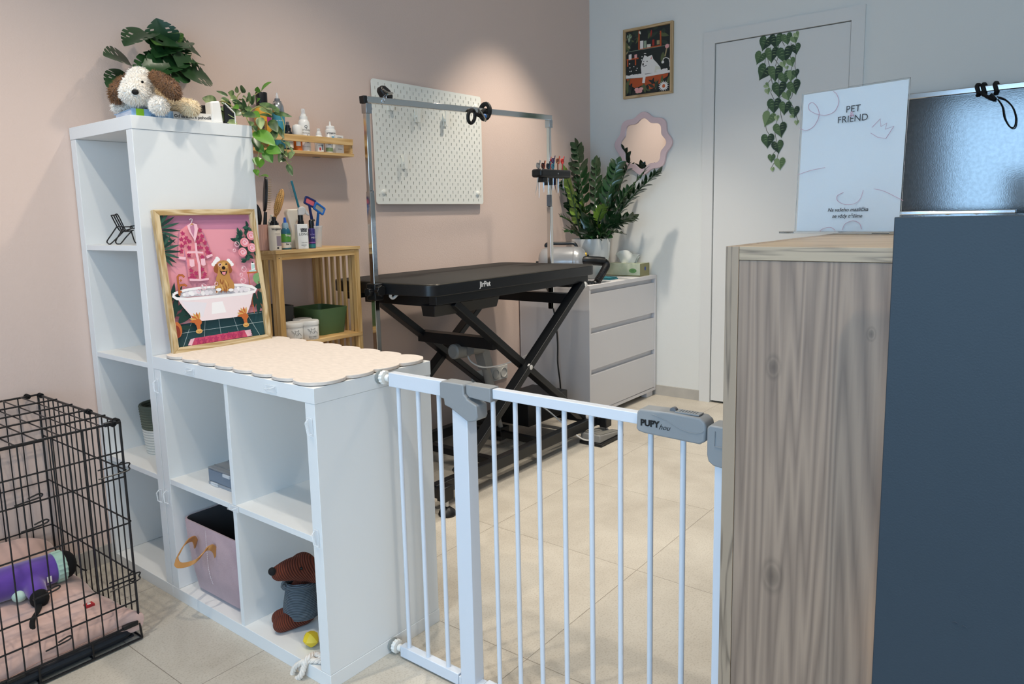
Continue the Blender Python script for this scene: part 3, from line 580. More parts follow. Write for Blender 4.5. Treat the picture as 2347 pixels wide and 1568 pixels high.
# ---------------------------------------------------------------- white metal gate
M_gate = mat('white_powder_coat', '#d3dae4', .3, spec=.5)
M_grey = mat('grey_plastic', '#8d9194', .42, spec=.45)
M_greyd = mat('grey_plastic_dark', '#6d7074', .5)
M_cup = mat('rubber_cup_grey', '#8f928f', .35)
M_knob = mat('white_knob_plastic', '#eceae4', .35)
M_steel = mat('bare_steel', '#b9bcc0', .25, metal=1.)
M_black = mat('black_print', '#0d0f12', .5)
GX0, GX1 = .195, .217
t = thing('safety_gate', 'white metal pet gate between the low shelf unit and the wooden counter', 'gate', (.205, -1.25, 0))
MB().box((GX0, -1.014, .737), (GX1, -.813, .773)).build('top_rail', M_gate, t, bevel=.0015)
MB().box((GX0, -1.017, .006), (GX1, -.811, .036)).build('bottom_rail', M_gate, t, bevel=.0015)
for y in (-.836, -.905, -.975): MB().tube([(.206, y, .033), (.206, y, .74)], .0058, 14).build('bar', M_gate, t)
p = MB().box((GX0-.004, -1.076, .004), (GX1+.008, -1.030, .725)); p.build('post', M_gate, t, bevel=.0015)
MB().box((GX0, -1.62, .004), (GX1, -1.020, .018)).box((GX0-.002, -1.09, .004), (GX1+.004, -1.021, .034)).build('threshold_rail', M_gate, t, bevel=.001)
p = MB().box((GX0-.004, -1.705, .004), (GX1+.008, -1.667, .75)); p.build('post', M_gate, t, bevel=.0015)
for z, n in ((.7555, 'top'), (.021, 'bottom')):
    for s in (1, -1):
        yw = -.7708 if s > 0 else -1.7385; ye = -.813 if s > 0 else -1.705; d = (ye-yw)
        a = MB().lathe((.206, yw, z), [(0, 0), (.0185, 0), (.0185, .004), (.013, .007), (.0105, .009), (0, .009)], 28, axis=(0, -s, 0))
        a.build('wall_cup', M_cup, t)
        MB().tube([(.206, yw-s*.005, z), (.206, ye+s*.001, z)], .0045, 12).build('spindle', M_steel, t)
        k = MB(); P = []
        for i in range(48): a_ = 2*math.pi*i/48; P.append((.0175*(1+.06*math.cos(12*a_))*math.cos(a_), .0175*(1+.06*math.cos(12*a_))*math.sin(a_)))
        k.prism(P, (.206, yw-s*.0215, z), (1, 0, 0), (0, 0, 1), .011*s); k.lathe((.206, yw-s*.024, z), [(.009, 0), (.009, .012)], 20, axis=(0, -s, 0))
        k.build('hand_wheel', M_knob, t, bevel=.0012)
# grey hinge housing
hb = [(-.998, .736), (-.998, .772), (-1.004, .776), (-1.018, .7765), (-1.068, .7765), (-1.072, .774), (-1.073, .752), (-1.080, .748), (-1.082, .743), (-1.110, .732), (-1.112, .706), (-1.108, .697), (-1.085, .690), (-1.030, .716), (-1.012, .720), (-1.010, .735)]
MB().prism(hb[::-1], (GX0-.010, 0, 0), (0, 1, 0), (0, 0, 1), -.038).build('hinge_housing', M_grey, t, bevel=.0025)
MB().prism([(-1.077, .777), (-1.148, .7765), (-1.148, .744), (-1.086, .748), (-1.077, .756)], (GX0-.006, 0, 0), (0, 1, 0), (0, 0, 1), -.032).build('hinge_sleeve', M_grey, t, bevel=.0015)
m = MB(); m.box((GX0+.004, -1.1495, .753), (GX1-.002, -1.148, .77)); 
for i in range(4): m.box((GX0+.0005+i*.0065, -1.1492, .769), (GX0+.0045+i*.0065, -1.147, .775))
m.build('sleeve_slots', M_greyd, t, smooth=False)
dr = MB().box((GX0+.001, -1.52, .752), (GX1-.001, -1.149, .774)).build('door_rail', M_gate, t, bevel=.0012)
MB().box((GX0+.001, -1.645, .024), (GX1-.001, -1.10, .044)).build('door_rail', M_gate, t, bevel=.0012)
for y in (-1.142, -1.205, -1.268, -1.334, -1.400, -1.467, -1.533, -1.600): MB().tube([(.206, y, .04), (.206, y, .756)], .0056, 14).build('bar', M_gate, t)
hp = [(-1.512, .747), (-1.5135, .780), (-1.520, .7855), (-1.58, .7875), (-1.64, .786), (-1.650, .779), (-1.652, .770), (-1.6505, .744), (-1.640, .737), (-1.53, .7395), (-1.516, .7415)]
MB().prism(hp[::-1], (GX0-.009, 0, 0), (0, 1, 0), (0, 0, 1), -.040).build('handle', M_grey, t, bevel=.0035, seg=3)
m = MB().tube([(.200, -1.581, .7883), (.210, -1.581, .7883)], .0062, 14); m.build('thumb_recess', M_greyd, t)
m = MB().box((GX0-.001, -1.635, .7870), (GX1-.001, -1.588, .7895))
for i in range(7): m.tube([(GX0+.003, -1.595-i*.0052, .7898), (GX1-.006, -1.595-i*.0052, .7898)], .0009, 6)
m.build('slide_button', M_grey, t, bevel=.0008)
MB().tube(spline([(GX0-.0093, -1.545, .780), (GX0-.0093, -1.575, .772), (GX0-.0093, -1.605, .760), (GX0-.0093, -1.632, .757), (GX0-.0093, -1.648, .763)], 8), .0008, 6).build('moulded_line', M_grey, t)
text('PUPY', .0165, (GX0-.0092, -1.541, .7605), (0, -1, .03), (0, 0, 1), M_black, t, bold=.0009)
text('hou', .0145, (GX0-.0092, -1.5705, .7575), (0, -1, .03), (0, 0, 1), M_black, t, shear=.45)
lp = [(-1.655, .772), (-1.660, .7775), (-1.715, .7775), (-1.715, .705), (-1.700, .700), (-1.668, .703), (-1.658, .710), (-1.655, .722)]
MB().prism(lp[::-1], (GX0-.012, 0, 0), (0, 1, 0), (0, 0, 1), -.044).build('latch_housing', M_grey, t, bevel=.003)
MB().tube([(GX0-.0125, -1.670, .768), (GX0-.0125, -1.670, .740), (GX0-.0125, -1.712, .740)], .0014, 6).build('moulded_line', M_grey, t)
MB().box((GX0+.002, -1.658, .742), (GX1-.002, -1.651, .762)).build('latch_bolt', M_gate, t, bevel=.001)

# ---------------------------------------------------------------- wooden reception counter
M_oakv = wood('grey_oak_vertical', '#958170', '#64544a', 'z', 5.5, 190, .5, warp=.5, contrast=(.0, .75), mult=60, lz=.03, knots=[(0, -1.815+1.97, .925-.55, .015), (0, -1.822+1.97, .60-.55, .022), (0, -1.945+1.97, .985-.55, .008)], bump=.25)
M_oakh = wood('grey_oak_horizontal', '#a89780', '#675a4c', 'y', 14, 170, .5, warp=.8, contrast=(.12, .5), bump=.25, mult=22)
M_oaks = wood('grey_oak_edge_strip', '#978673', '#5d5044', 'z', 16, 170, .5, warp=.6, contrast=(.12, .5), bump=.25, mult=22)
CX, CY0, CZ = .0415, -1.74, 1.102
t = thing('reception_counter', 'tall grey oak reception counter with a lit edge, right of the gate', 'counter', (0, -1.97, .55))
MB().box((CX, CY0-.02, 0), (.78, CY0, CZ)).build('end_panel', M_oaks, t, bevel=.0006)
MB().box((CX, -3.3, CZ-.02), (.78, CY0-.0205, CZ)).build('counter_top', M_oakh, t, bevel=.0006)
MB().box((CX+.0012, -3.3, 0), (CX+.02, CY0-.0205, CZ-.0205)).build('front_panel', M_oakv, t, bevel=.0005)
M_blue = mat('dark_slate_blue_panel', '#2d3943', .5, spec=.35, bump=.18, bscale=420, var=.03, vscale=2, bdist=.001)
MB().box((-.022, -3.3, .06), (-.004, -1.978, 1.1425)).build('overlay_panel', M_blue, t, bevel=.0012)
MB().box((-.004, -3.25, .3), (CX+.0012, -2.06, .34)).box((-.004, -3.25, .95), (CX+.0012, -2.06, .99)).build('batten', M_greyd, t, smooth=False)
M_led = mat('led_strip_glow', (1., .68, .33), .5, emit=7.)
MB().box((-.0038, -2.035, .1), (-.0020, -2.027, 1.04)).build('led_strip', M_led, t, smooth=False)
M_mark = mat('scuff_mark', '#2c3742', .6)
m = MB()
for y, z, w in ((-2.066, .640, .006), (-2.076, .638, .005)): m.tube(spline([(-.0222, y, z), (-.0225, y-w/2, z+.0012), (-.0222, y-w, z-.0005)], 4), .0006, 5)
m.build('scuff', M_mark, t)
# acrylic sign
M_acr = mat('clear_acrylic', '#f4f8fa', .03, trans=1., ior=1.2)
M_paper = mat('sign_paper', '#f3f4f6', .25, spec=.5, coat=.6)
M_pinkline = mat('sign_pink_line', '#b996a8', .4); M_ink = mat('sign_ink', '#3a4148', .4)
t = thing('acrylic_sign', 'upright clear acrylic sign with dark lettering and pink doodles on the oak counter', 'sign', (.6, -1.77, CZ))
A = V((.6385, -1.660, CZ)); Bp = V((.588, -1.876, CZ)); sx = (Bp-A); W_ = sx.length; sx.normalize(); sz = V((-.10, .02, 1)).normalized(); sz = (sz-sx*sz.dot(sx)).normalized(); sn = sx.cross(sz)   # faces the entrance
if sn.x > 0: sn = -sn
sz = V((sn.x*-.045, sn.y*-.045, 1)).normalized(); sz = (sz-sx*sz.dot(sx)).normalized(); sn = sx.cross(sz)
H_ = .298
MB().prism([(0, .004), (W_, .004), (W_, H_+.002), (0, H_+.002)], A+sn*.0022, sx, sz, .0022).build('acrylic_sheet', M_acr, t, smooth=False)
MB().prism([(.003, .006), (W_-.003, .006), (W_-.003, H_-.001), (.003, H_-.001)], A-sn*.0003, sx, sz, .0012).build('paper', M_paper, t, smooth=False)
MB().prism([(-.006, 0), (W_+.004, 0), (W_+.004, .004), (-.006, .004)], A+sn*.055, sx, V((0, 0, 1)), .075).build('acrylic_foot', M_acr, t, bevel=.0005)
def sp(u, v, k=.0030): return A+sx*(u*W_)+sz*(v*H_)+sn*k
for L in ([(-0.011,0.764),(0.063,0.742),(0.143,0.767),(0.187,0.834),(0.168,0.890),(0.116,0.932),(0.076,0.921),(0.088,0.881),(0.175,0.845),(0.266,0.833),(0.342,0.854),(0.374,0.912),(0.348,0.967),(0.315,0.989)],[(0.699,0.713),(0.768,0.764),(0.778,0.712),(0.828,0.731),(0.818,0.691),(0.891,0.706),(0.828,0.630),(0.754,0.644),(0.691,0.676)],[(-0.001,0.427),(0.129,0.453),(0.278,0.467)],[(0.657,0.297),(0.633,0.239),(0.582,0.208),(0.497,0.203),(0.422,0.230),(0.416,0.266),(0.472,0.287)],[(0.752,0.302),(0.842,0.285),(0.980,0.232),(1.014,0.218)],[(0.258,0.019),(0.303,0.039),(0.371,0.045),(0.416,0.024)],[(0.482,0.026),(0.507,0.069),(0.576,0.090),(0.640,0.072),(0.663,0.032)]):
    big = len(L) > 9 and L[0][0] > .3
    pts = [sp(a, b) for a, b in L]
    MB().tube(pts if len(L) == 9 else spline(pts, 6), .0006, 4).build('pink_doodle', M_pinkline, t)
for s_, u, v, z_, b_ in (('PET', *[(0.515,0.851)][0], .0192, 0), ('FRIEND', *[(0.515,0.785)][0], .0192, 0)): text(s_, z_, sp(u, v, .0026), sx, sz, M_ink, t, bold=b_)
text('&', .016, sp(*[(0.505,0.816)][0], .0027), sx, sz, M_pinkline, t)
text('Na vašeho mazlíčka', .0106, sp(*[(0.520,0.167)][0], .0026), sx, sz, M_ink, t, shear=.25, bold=.00015)
text('se vždy těšíme', .0106, sp(*[(0.518,0.123)][0], .0026), sx, sz, M_ink, t, shear=.25, bold=.00015)

# ---------------------------------------------------------------- stainless dog bath
M_galv = mat('galvanised_steel', '#6a6d70', .12, metal=1., var=.08, vscale=60, bump=.08, bscale=160, bdist=.001)
M_rimst = mat('polished_steel', '#c9ccd0', .16, metal=1.)
t = thing('dog_bath', 'stainless steel dog bath with tall splash back behind the counter', 'bath', (2.8, -1.7, 0))
y0, y1 = -1.30, -2.35
MB().box((3.118, y1, 1.06), (3.122, y0, 1.69)).build('splash_back', M_galv, t, smooth=False)
MB().box((3.095, y1, 1.675), (3.135, y0, 1.703)).build('splash_back_rim', M_rimst, t, bevel=.004)
MB().box((2.46, -1.942, 1.122), (2.505, y0, 1.137)).build('front_rim', M_rimst, t, bevel=.003)
m = MB().box((2.47, y1, .80), (2.475, y0, 1.122)).box((2.47, y1, .78), (3.118, y0, .80)).box((2.47, y0-.004, .8), (3.118, y0, 1.12)); m.build('basin', M_galv, t, smooth=False)
m = MB()
for k in range(5): m.tube([(2.466, -1.40-.1*k, 1.1235), (2.466, -1.412-.1*k, 1.1205), (2.466, -1.424-.1*k, 1.1235)], .002, 6)
m.build('weld_bead', M_steel, t)
for x in (2.5, 3.08):
    for y in (y0-.04, y1+.04): MB().box((x-.018, y-.018, 0), (x+.018, y+.018, .78)).build('leg', M_rimst, t, bevel=.002)
M_web = mat('black_webbing', '#0c0d0f', .7)
t = thing('tether_strap', 'black webbing loop tied round the steel rim of the dog bath', 'strap', (3.1, -1.77, 1.68))
kn = MB()
for y in (-1.722, -1.745, -1.792): kn.tube([(3.113+.027*math.cos(a), y-.004*math.sin(2*a), 1.689+.024*math.sin(a)) for a in [2*math.pi*i/14 for i in range(14)]], [.009]*14, 6, closed=True, flat=1.)
kn.tube(spline([(3.085, -1.735, 1.676), (3.082, -1.757, 1.655), (3.082, -1.79, 1.638), (3.08, -1.775, 1.66)], 5), .008, 6)
kn.build('knot', M_web, t)
lp_ = spline([(3.085,-1.8,1.646),(3.085,-1.831,1.631),(3.085,-1.861,1.595),(3.085,-1.877,1.545),(3.085,-1.874,1.506),(3.085,-1.856,1.508),(3.085,-1.834,1.549),(3.085,-1.823,1.599),(3.085,-1.804,1.634)], 6)
MB().tube(lp_, .0085, 8, flat=.35).build('loop', M_web, t)

# ---------------------------------------------------------------- grooming table
M_tblack = mat('black_powder_coat', '#15171a', .35, spec=.5)
M_mat = mat('ribbed_rubber_top', '#191817', .65, bump=.35, bscale=500, var=.1, vscale=14)
M_edge = mat('dark_alloy_edge', '#56524b', .35, metal=.6)
M_chrome = mat('chrome', '#d2d0cc', .1, metal=1.)
M_blkp = mat('black_plastic', '#111214', .4)
M_act = mat('grey_actuator', '#8b8985', .45)
M_wcap = mat('white_cap', '#dad7d3', .4)
TX, TY, TZ = .956, -.234, .903; TW, TD = 1.2, .6
t = thing('grooming_table', 'black scissor-lift dog grooming table standing against the pink wall', 'table', (1.56, .06, 0))
pl = rrect(TW, TD, .055, 7, TX+TW/2, TY+TD/2)
MB().prism(pl, (0, 0, TZ-.003), (1, 0, 0), (0, 1, 0), .045).build('table_edge', M_tblack, t, bevel=.003)
MB().prism(rrect(TW-.012, TD-.012, .05, 7, TX+TW/2, TY+TD/2), (0, 0, TZ), (1, 0, 0), (0, 1, 0), .0028).build('rubber_top', M_mat, t, smooth=False)
m = MB(); pp = [(x, y, TZ-.002) for x, y in rrect(TW-.004, TD-.004, .054, 7, TX+TW/2, TY+TD/2)]; m.tube(pp, .0022, 5, closed=True); m.build('edge_trim', M_edge, t)
text('JirPet', .031, (1.272, TY, .880), (1, 0, 0), (0, 0, 1), mat('white_print', '#d9d9d9', .5), t, bold=.0009, th=.0006)
# frame under the top
m = MB()
for y in (-.19, .31): m.box((TX+.05, y-.02, TZ-.085), (TX+TW-.05, y+.02, TZ-.0485))
m.build('top_frame', M_tblack, t, bevel=.002)
for x in (1.1, 2.02): MB().box((x-.02, -.17, TZ-.105), (x+.02, .29, TZ-.066)).build('cross_beam', M_tblack, t, bevel=.002)
MB().hexa([(1.04, -.165, .766), (1.43, -.165, .766), (1.43, -.10, .766), (1.04, -.10, .766), (1.03, -.175, .812), (1.44, -.175, .812), (1.44, -.10, .812), (1.03, -.10, .812)]).build('control_box', M_tblack, t, bevel=.002)
def leg(a, b, y): MB().bar((a[0], y, a[1]), (b[0], y, b[1]), .03, .052, (0, 1, 0)).build('scissor_arm', M_tblack, t, bevel=.003)
zt, zb = .815, .115
for ya, yb in ((-.205, -.170), (.325, .290)):
    leg((1.10, zb), (2.045, zt), ya); leg((1.135, zt), (2.10, zb), yb)
for x, z, y in ((1.585, .475, -.222), (2.055, .808, -.222), (2.075, .135, -.222)):
    MB().lathe((x, y, z), [(0, -.012), (.011, -.010), (.0165, -.003), (.0165, .002)], 20, axis=(0, 1, 0)).build('pivot_cap', M_wcap, t)
MB().bar((1.43, -.16, .60), (1.43, .30, .60), .055, .05, (0, 0, 1)).build('cross_beam', M_tblack, t, bevel=.002)
MB().bar((1.985, -.19, .745), (1.985, .31, .745), .05, .05, (0, 0, 1)).build('cross_beam', M_tblack, t, bevel=.002)
m = MB()
for y in (-.205, .31): m.box((.955, y-.02, .062), (2.19, y+.02, .112))
m.build('base_rail', M_tblack, t, bevel=.003)
for x in (.965, 2.185): MB().box((x-.025, -.275, .066), (x+.025, .37, .106)).build('base_cross_rail', M_tblack, t, bevel=.003)
MB().box((1.35, -.19, .07), (1.39, .30, .10)).build('base_cross_rail', M_tblack, t, bevel=.002)
MB().box((1.70, -.19, .07), (1.73, .30, .10)).build('base_cross_rail', M_tblack, t, bevel=.002)
for x in (.965, 2.185):
    for y in (-.268, .36):
        f = MB().lathe((x, y, 0), [(.034, 0), (.036, .006), (.031, .018), (.016, .030), (.010, .034)], 24).build('foot', M_blkp, t)
        MB().lathe((x, y, 0), [(.007, .03), (.007, .07)], 12).build('foot_stud', M_steel, f)
    MB().box((x-.028, -.282, .058), (x+.028, -.24, .118)).build('end_cap', M_blkp, t, bevel=.004)
MB().box((1.80, -.05, .112), (2.15, .18, .235)).build('power_unit', M_blkp, t, bevel=.004)
# lifting column
p0, p1 = V((1.575, .07, .585)), V((1.735, .07, .085)); dd = (p1-p0)
a = MB().bar(p0, p0+dd*.30, .05, .055, (0, 1, 0)).tube([p0+dd*.25, p0+dd*.80], .021, 16); a.build('actuator_body', M_act, t, bevel=.002)
MB().tube([p0+dd*.78, p1], .0125, 14).build('actuator_rod', M_act, t)
MB().lathe((1.37, .05, .553), [(0, 0), (.026, 0), (.034, .006), (.035, .10), (.027, .108), (.027, .20)], 22, axis=(1, 0, -.05)).build('actuator_motor', M_act, t)
MB().box((1.43, .0138, .532), (1.475, .0150, .574)).build('rating_plate', M_greyd, t, smooth=False)
MB().tube(spline([(1.45, .03, .525), (1.44, .0, .50), (1.47, -.04, .475), (1.56, -.06, .468), (1.66, -.08, .478), (1.73, -.1, .495)], 8), .0035, 8).build('actuator_cable', M_wcap, t)
MB().box((1.70, .05, .05), (1.77, .09, .115)).build('actuator_bracket', M_tblack, t, bevel=.002)
MB().tube(spline([(.99, .02, .86), (.99, .03, .845), (1.005, .03, .835), (1.02, .02, .85)], 6), .006, 8).build('cable_hook', M_wcap, t)
# foot switch
t2 = thing('foot_switch', 'grey double pedal foot switch on the floor by the far table foot', 'foot switch', (2.12, -.25, 0))
MB().box((2.02, -.335, .003), (2.245, -.205, .018)).build('base', M_blkp, t2, bevel=.003)
for y in (-.27, -.205):
    pd = MB().hexa([(2.025, y-.055, .018), (2.235, y-.055, .018), (2.235, y, .018), (2.025, y, .018), (2.03, y-.052, .058), (2.23, y-.052, .036), (2.23, y-.004, .036), (2.03, y-.004, .058)]).build('pedal', M_act, t2, bevel=.006, seg=3)
    MB().hexa([(2.04, y-.048, .0578), (2.225, y-.048, .0372), (2.225, y-.008, .0372), (2.04, y-.008, .0578), (2.04, y-.048, .0592), (2.225, y-.048, .0386), (2.225, y-.008, .0386), (2.04, y-.008, .0592)]).build('tread', mat('pedal_tread', '#767570', .6), pd, bevel=.0006)
MB().tube(spline([(2.02, -.28, .03), (1.97, -.24, .05), (1.93, -.1, .16), (1.90, -.06, .2)], 8), .0035, 8).build('cord', M_wcap, t2)
# ---------------------------------------------------------------- restraint arm over the table
t = thing('restraint_frame', 'chrome H-shaped restraint frame spanning over the black grooming table', 'restraint frame', (1.55, .06, .9))
XL, XR, YP = .936, 2.168, .06
def sq(a, b, s, nm, m_): return MB().bar(a, b, s, s, (0, 1, 0)).build(nm, m_, t, bevel=.002)
sq((XL, YP, .60), (XL, YP, 1.262), .024, 'lower_post', M_chrome); sq((XL-.001, YP, 1.24), (XL-.001, YP, 1.600), .019, 'upper_post', M_chrome)
sq((XR, YP, .66), (XR, YP, 1.20), .024, 'lower_post', M_chrome); sq((XR, YP, 1.19), (XR, YP, 1.643), .019, 'upper_post', M_chrome)
bt = MB().bar((XL-.005, YP, 1.612), (XR+.015, YP, 1.653), .026, .026, (0, 0, 1)); bt.build('cross_bar', M_chrome, t, bevel=.002)
MB().bar((XL-.022, YP, 1.611), (XL-.004, YP, 1.612), .028, .028, (0, 0, 1)).build('end_cap', M_blkp, t, bevel=.002)
for x, z in ((XL, 1.58), (XR, 1.622)): MB().box((x-.013, YP-.014, z-.02), (x+.016, YP+.014, z+.018)).lathe((x+.016, YP-.002, z), [(0, .010), (.006, .008), (.006, 0)], 12, axis=(1, -.3, 0)).build('corner_bracket', M_steel, t, bevel=.001)
MB().lathe((XL, YP-.012, 1.262), [(0, -.006), (.005, -.005), (.005, 0)], 10, axis=(0, 1, 0)).build('spring_button', M_steel, t)
sq((XR-.010, YP-.004, 1.26), (XR-.010, YP-.004, 1.20), .020, 'sliding_collar', M_greyd)
for x, zz in ((XL, .872), (XR, .872)):
    s = 1 if x < 1.5 else -1
    MB().box((x-.022, YP-.026, zz-.04), (x+.022+(0.0 if s > 0 else 0), YP+.026, zz+.028)).build('clamp', M_blkp, t, bevel=.004)
    k = MB(); P = []
    for i in range(40): a_ = 2*math.pi*i/40; P.append((.021*(1+.09*math.cos(8*a_))*math.cos(a_), .021*(1+.09*math.cos(8*a_))*math.sin(a_)))
    k.prism(P, (x-.006, YP-.026, zz), (1, 0, 0), (0, 0, 1), -.022); k.build('clamp_knob', M_blkp, t, bevel=.002)
    k = MB(); k.prism([(a*.8, b*.8) for a, b in P], (x-s*.022, YP, zz-.005), (0, 1, 0), (0, 0, 1), s*.02 if s > 0 else -.02); k.build('clamp_knob', M_blkp, t, bevel=.002)
MB().box((XR-.012, YP-.012, .66), (XR+.004, YP+.010, .80)).build('post_sleeve', M_blkp, t, bevel=.001)
# noose clips on the bar
t = thing('grooming_noose', 'black and steel noose clip standing up on the left of the cross bar', 'noose', (1.02, .06, 1.64))
c = (1.046,0.055,1.653)
m = MB(); P = [(math.cos(R(a))*.036, math.sin(R(a))*.030) for a in range(0, 360, 45)]
m.prism(P, (c[0], c[1], c[2]), (.9, 0, -.28), (0, .3, .9), .030); m.build('quick_clamp', M_blkp, t, bevel=.006)
MB().tube(spline([(1.009,0.04,1.657),(1.031,0.04,1.648),(1.059,0.04,1.648),(1.031,0.04,1.64)], 6), .004, 8).build('steel_lever', M_chrome, t)
m = MB(); a0, b0 = V((1.028,0.05,1.632)), V((1.008,0.05,1.61))
for i in range(5):
    q = a0.lerp(b0, i/4); m.tube([q+V((.007*math.cos(u)*(i % 2), .007*math.cos(u)*(1-i % 2), .009*math.sin(u))) for u in [k*.785 for k in range(8)]], .0016, 5, closed=True)
m.build('chain', M_steel, t)
t = thing('grooming_noose', 'black and blue noose clip wound round the middle of the cross bar', 'noose', (1.62, .06, 1.63))
cx, cz = 1.655, 1.636
m = MB().tube([(cx+.004*math.sin(a), YP+.028*math.cos(a), cz+.034*math.sin(a)) for a in [2*math.pi*i/18 for i in range(18)]], .011, 8, closed=True); m.build('strap_loop', M_web, t)
m = MB()
for dx, dz, r_ in ((-.12, -.035, .026), (-.035, -.02, .018)):
    m.tube([(cx+dx+r_*math.cos(a)*.9+.25*r_*math.sin(a), YP-.02, cz+dz+r_*1.15*math.sin(a)) for a in [2*math.pi*i/16 for i in range(16)]], .008, 8, closed=True)
m.tube(spline([(cx, YP-.022, cz-.02), (cx-.05, YP-.03, cz-.03), (cx-.10, YP-.02, cz-.02)], 6), .009, 8)
m.build('noose_loop', M_blkp, t)
MB().tube(spline([(cx-.09, YP-.035, cz-.0), (cx-.06, YP-.04, cz-.03), (cx-.04, YP-.035, cz-.05)], 6), .005, 8).build('swivel', M_chrome, t)
MB().ell((cx-.045, YP-.034, cz-.03), (.012, .010, .012)).build('blue_stopper', mat('noose_blue', '#2b5f9e', .35), t)
# ---------------------------------------------------------------- scissor holder
t = thing('scissor_holder', 'black scissor rack clipped to the right post of the restraint frame', 'scissor rack', (2.12, .03, 1.36))
MB().box((1.985, -.02, 1.343), (2.255, .045, 1.385)).build('rack_body', M_blkp, t, bevel=.012, seg=4)
MB().box((XR-.02, .03, 1.31), (XR+.02, .085, 1.35)).box((2.015, -.01, 1.32), (2.05, .03, 1.343)).build('clip', M_blkp, t, bevel=.002)
MB().lathe((2.13, -.0205, 1.364), [(.004, 0), (.004, -.0015), (.002, -.0015)], 12, axis=(0, 1, 0)).build('screw', M_steel, t)
SC = [('steel', '#c6c6c6'), ('silver', '#b8bbc0'), ('black', '#22242a'), ('orange', '#d5632c'), ('gunmetal', '#4d5158'), ('blue', '#3d8fb6'), ('teal', '#4fa9c4'), ('purple', '#3a2a6b'), ('rose gold', '#c79a7a'), ('red', '#cc3333'), ('pink red', '#d8463f'), ('steel blue', '#8b93a3')]
for i, (cn, ch) in enumerate(SC):
    x = 2.0+i*.0218; y = .012+.012*(i % 2); hi = .03 if i > 6 else 0.; bend = (.012 if i in (0, 7, 10) else 0)*(-1 if i == 0 else 1)
    where = ('at the left end of the rack', 'second from the left end of the rack', 'third from the left end of the rack', 'left of centre in the rack', 'at the middle of the rack', 'right of the middle of the rack', 'beside the blue pair, right of the middle', 'standing higher, first of the tall group', 'standing high among the tall group', 'tall, in front of the screw side right part', 'tall, second from the right end of the rack', 'tall, at the right end of the rack')[i]
    s_ = thing('grooming_scissors', '%s-handled grooming scissors %s' % (cn, where), 'scissors', (x, y, 1.385), 'grooming scissors in the black rack')
    mh = mat('scissor_'+cn.replace(' ', '_'), ch, .22, metal=.85 if cn not in ('orange', 'red', 'pink red', 'black') else .2)
    for sgn in (-1, 1):
        m = MB(); cx_, cz_ = x+sgn*.0075, 1.402+hi
        m.tube([(cx_+.0075*math.cos(a), y+.002*sgn, cz_+.012*math.sin(a)) for a in [2*math.pi*k/14 for k in range(14)]], .0023, 6, closed=True)
        m.tube([(cx_-sgn*.004, y+.002*sgn, cz_-.010), (x+sgn*.001, y+.001*sgn, 1.375)], .0024, 6)
        if sgn > 0: m.tube(spline([(cx_+.005, y, cz_+.010), (cx_+.008, y, cz_+.020), (cx_+.011, y, cz_+.027)], 4), [.0022]*8+[.0012], 6)
        m.build('finger_ring', mh, s_)
    L_ = (.115, .125, .09, .10, .11, .075, .09, .10, .105, .10, .12, .08)[i]
    m = MB(); pts = [(x, y, 1.375), (x+bend*.3, y, 1.34), (x+bend, y, 1.385-L_*.75), (x+bend*2.2, y, 1.385-L_*1.15)]
    m.tube(spline(pts, 4), [.0042, .004, .004, .0038, .0036, .0034, .003, .0028, .0025, .002, .0016, .001, .0006], 6, flat=.4); m.build('blade', M_steel if i not in (0, 7) else mh, s_)

# ---------------------------------------------------------------- pegboard
M_peg = mat('white_pegboard', '#eeeee6', .35); M_slot = mat('pegboard_slot_shade', '#77756f', .8)
PX0, PX1, PZ0, PZ1 = 1.277, 2.037, 1.222, 1.782; PW, PH = .76, .56
t = thing('pegboard', 'white slotted pegboard on the pink wall above the grooming table', 'pegboard', (1.657, WY-.02, 1.5))
out = [(x, z) for x, z in rrect(PW, PH, .014, 5, PW/2, PH/2)]
bm = bmesh.new(); yb = WY-.020
def ring(pts, z_=0): return [bm.verts.new((PX0+x, yb, PZ0+z)) for x, z in pts]
ov = ring(out); edges = [bm.edges.new((ov[i], ov[(i+1) % len(ov)])) for i in range(len(ov))]
for r in range(27):
    z = PH-.02-r*.02
    for c in range(19):
        x = .02+c*.04+(0 if r % 2 else .02)
        if x > PW-.012: continue
        sl = [(x+a, z+b) for a, b in rrect(.0055, .0155, .0027, 2)]
        v = ring(sl); edges += [bm.edges.new((v[i], v[(i+1) % len(v)])) for i in range(len(v))]
bmesh.ops.triangle_fill(bm, use_beauty=True, use_dissolve=False, edges=edges)
for f in bm.faces:
    f.normal_update()
    if f.normal.y > 0: f.normal_flip()
ret = bmesh.ops.extrude_face_region(bm, geom=list(bm.faces)); bmesh.ops.translate(bm, verts=[v for v in ret['geom'] if isinstance(v, bmesh.types.BMVert)], vec=(0, .005, 0))
bmesh.ops.recalc_face_normals(bm, faces=bm.faces); me = bpy.data.meshes.new('board')
off = root_off(t); bmesh.ops.translate(bm, verts=bm.verts, vec=-off); bm.to_mesh(me); bm.free(); me.materials.append(M_peg)
o = bpy.data.objects.new('board', me); col.objects.link(o); o.parent = t
for x, z in ((PX0+.045, PZ1-.055), (PX1-.045, PZ1-.055), (PX0+.045, PZ0+.055), (PX1-.045, PZ0+.055)):
    MB().lathe((x, WY, z), [(.011, 0), (.011, -.014), (.013, -.0145), (.0125, -.024), (.009, -.026), (0, -.027)][::1], 18, axis=(0, 1, 0)).build('mounting_screw', M_peg, t)
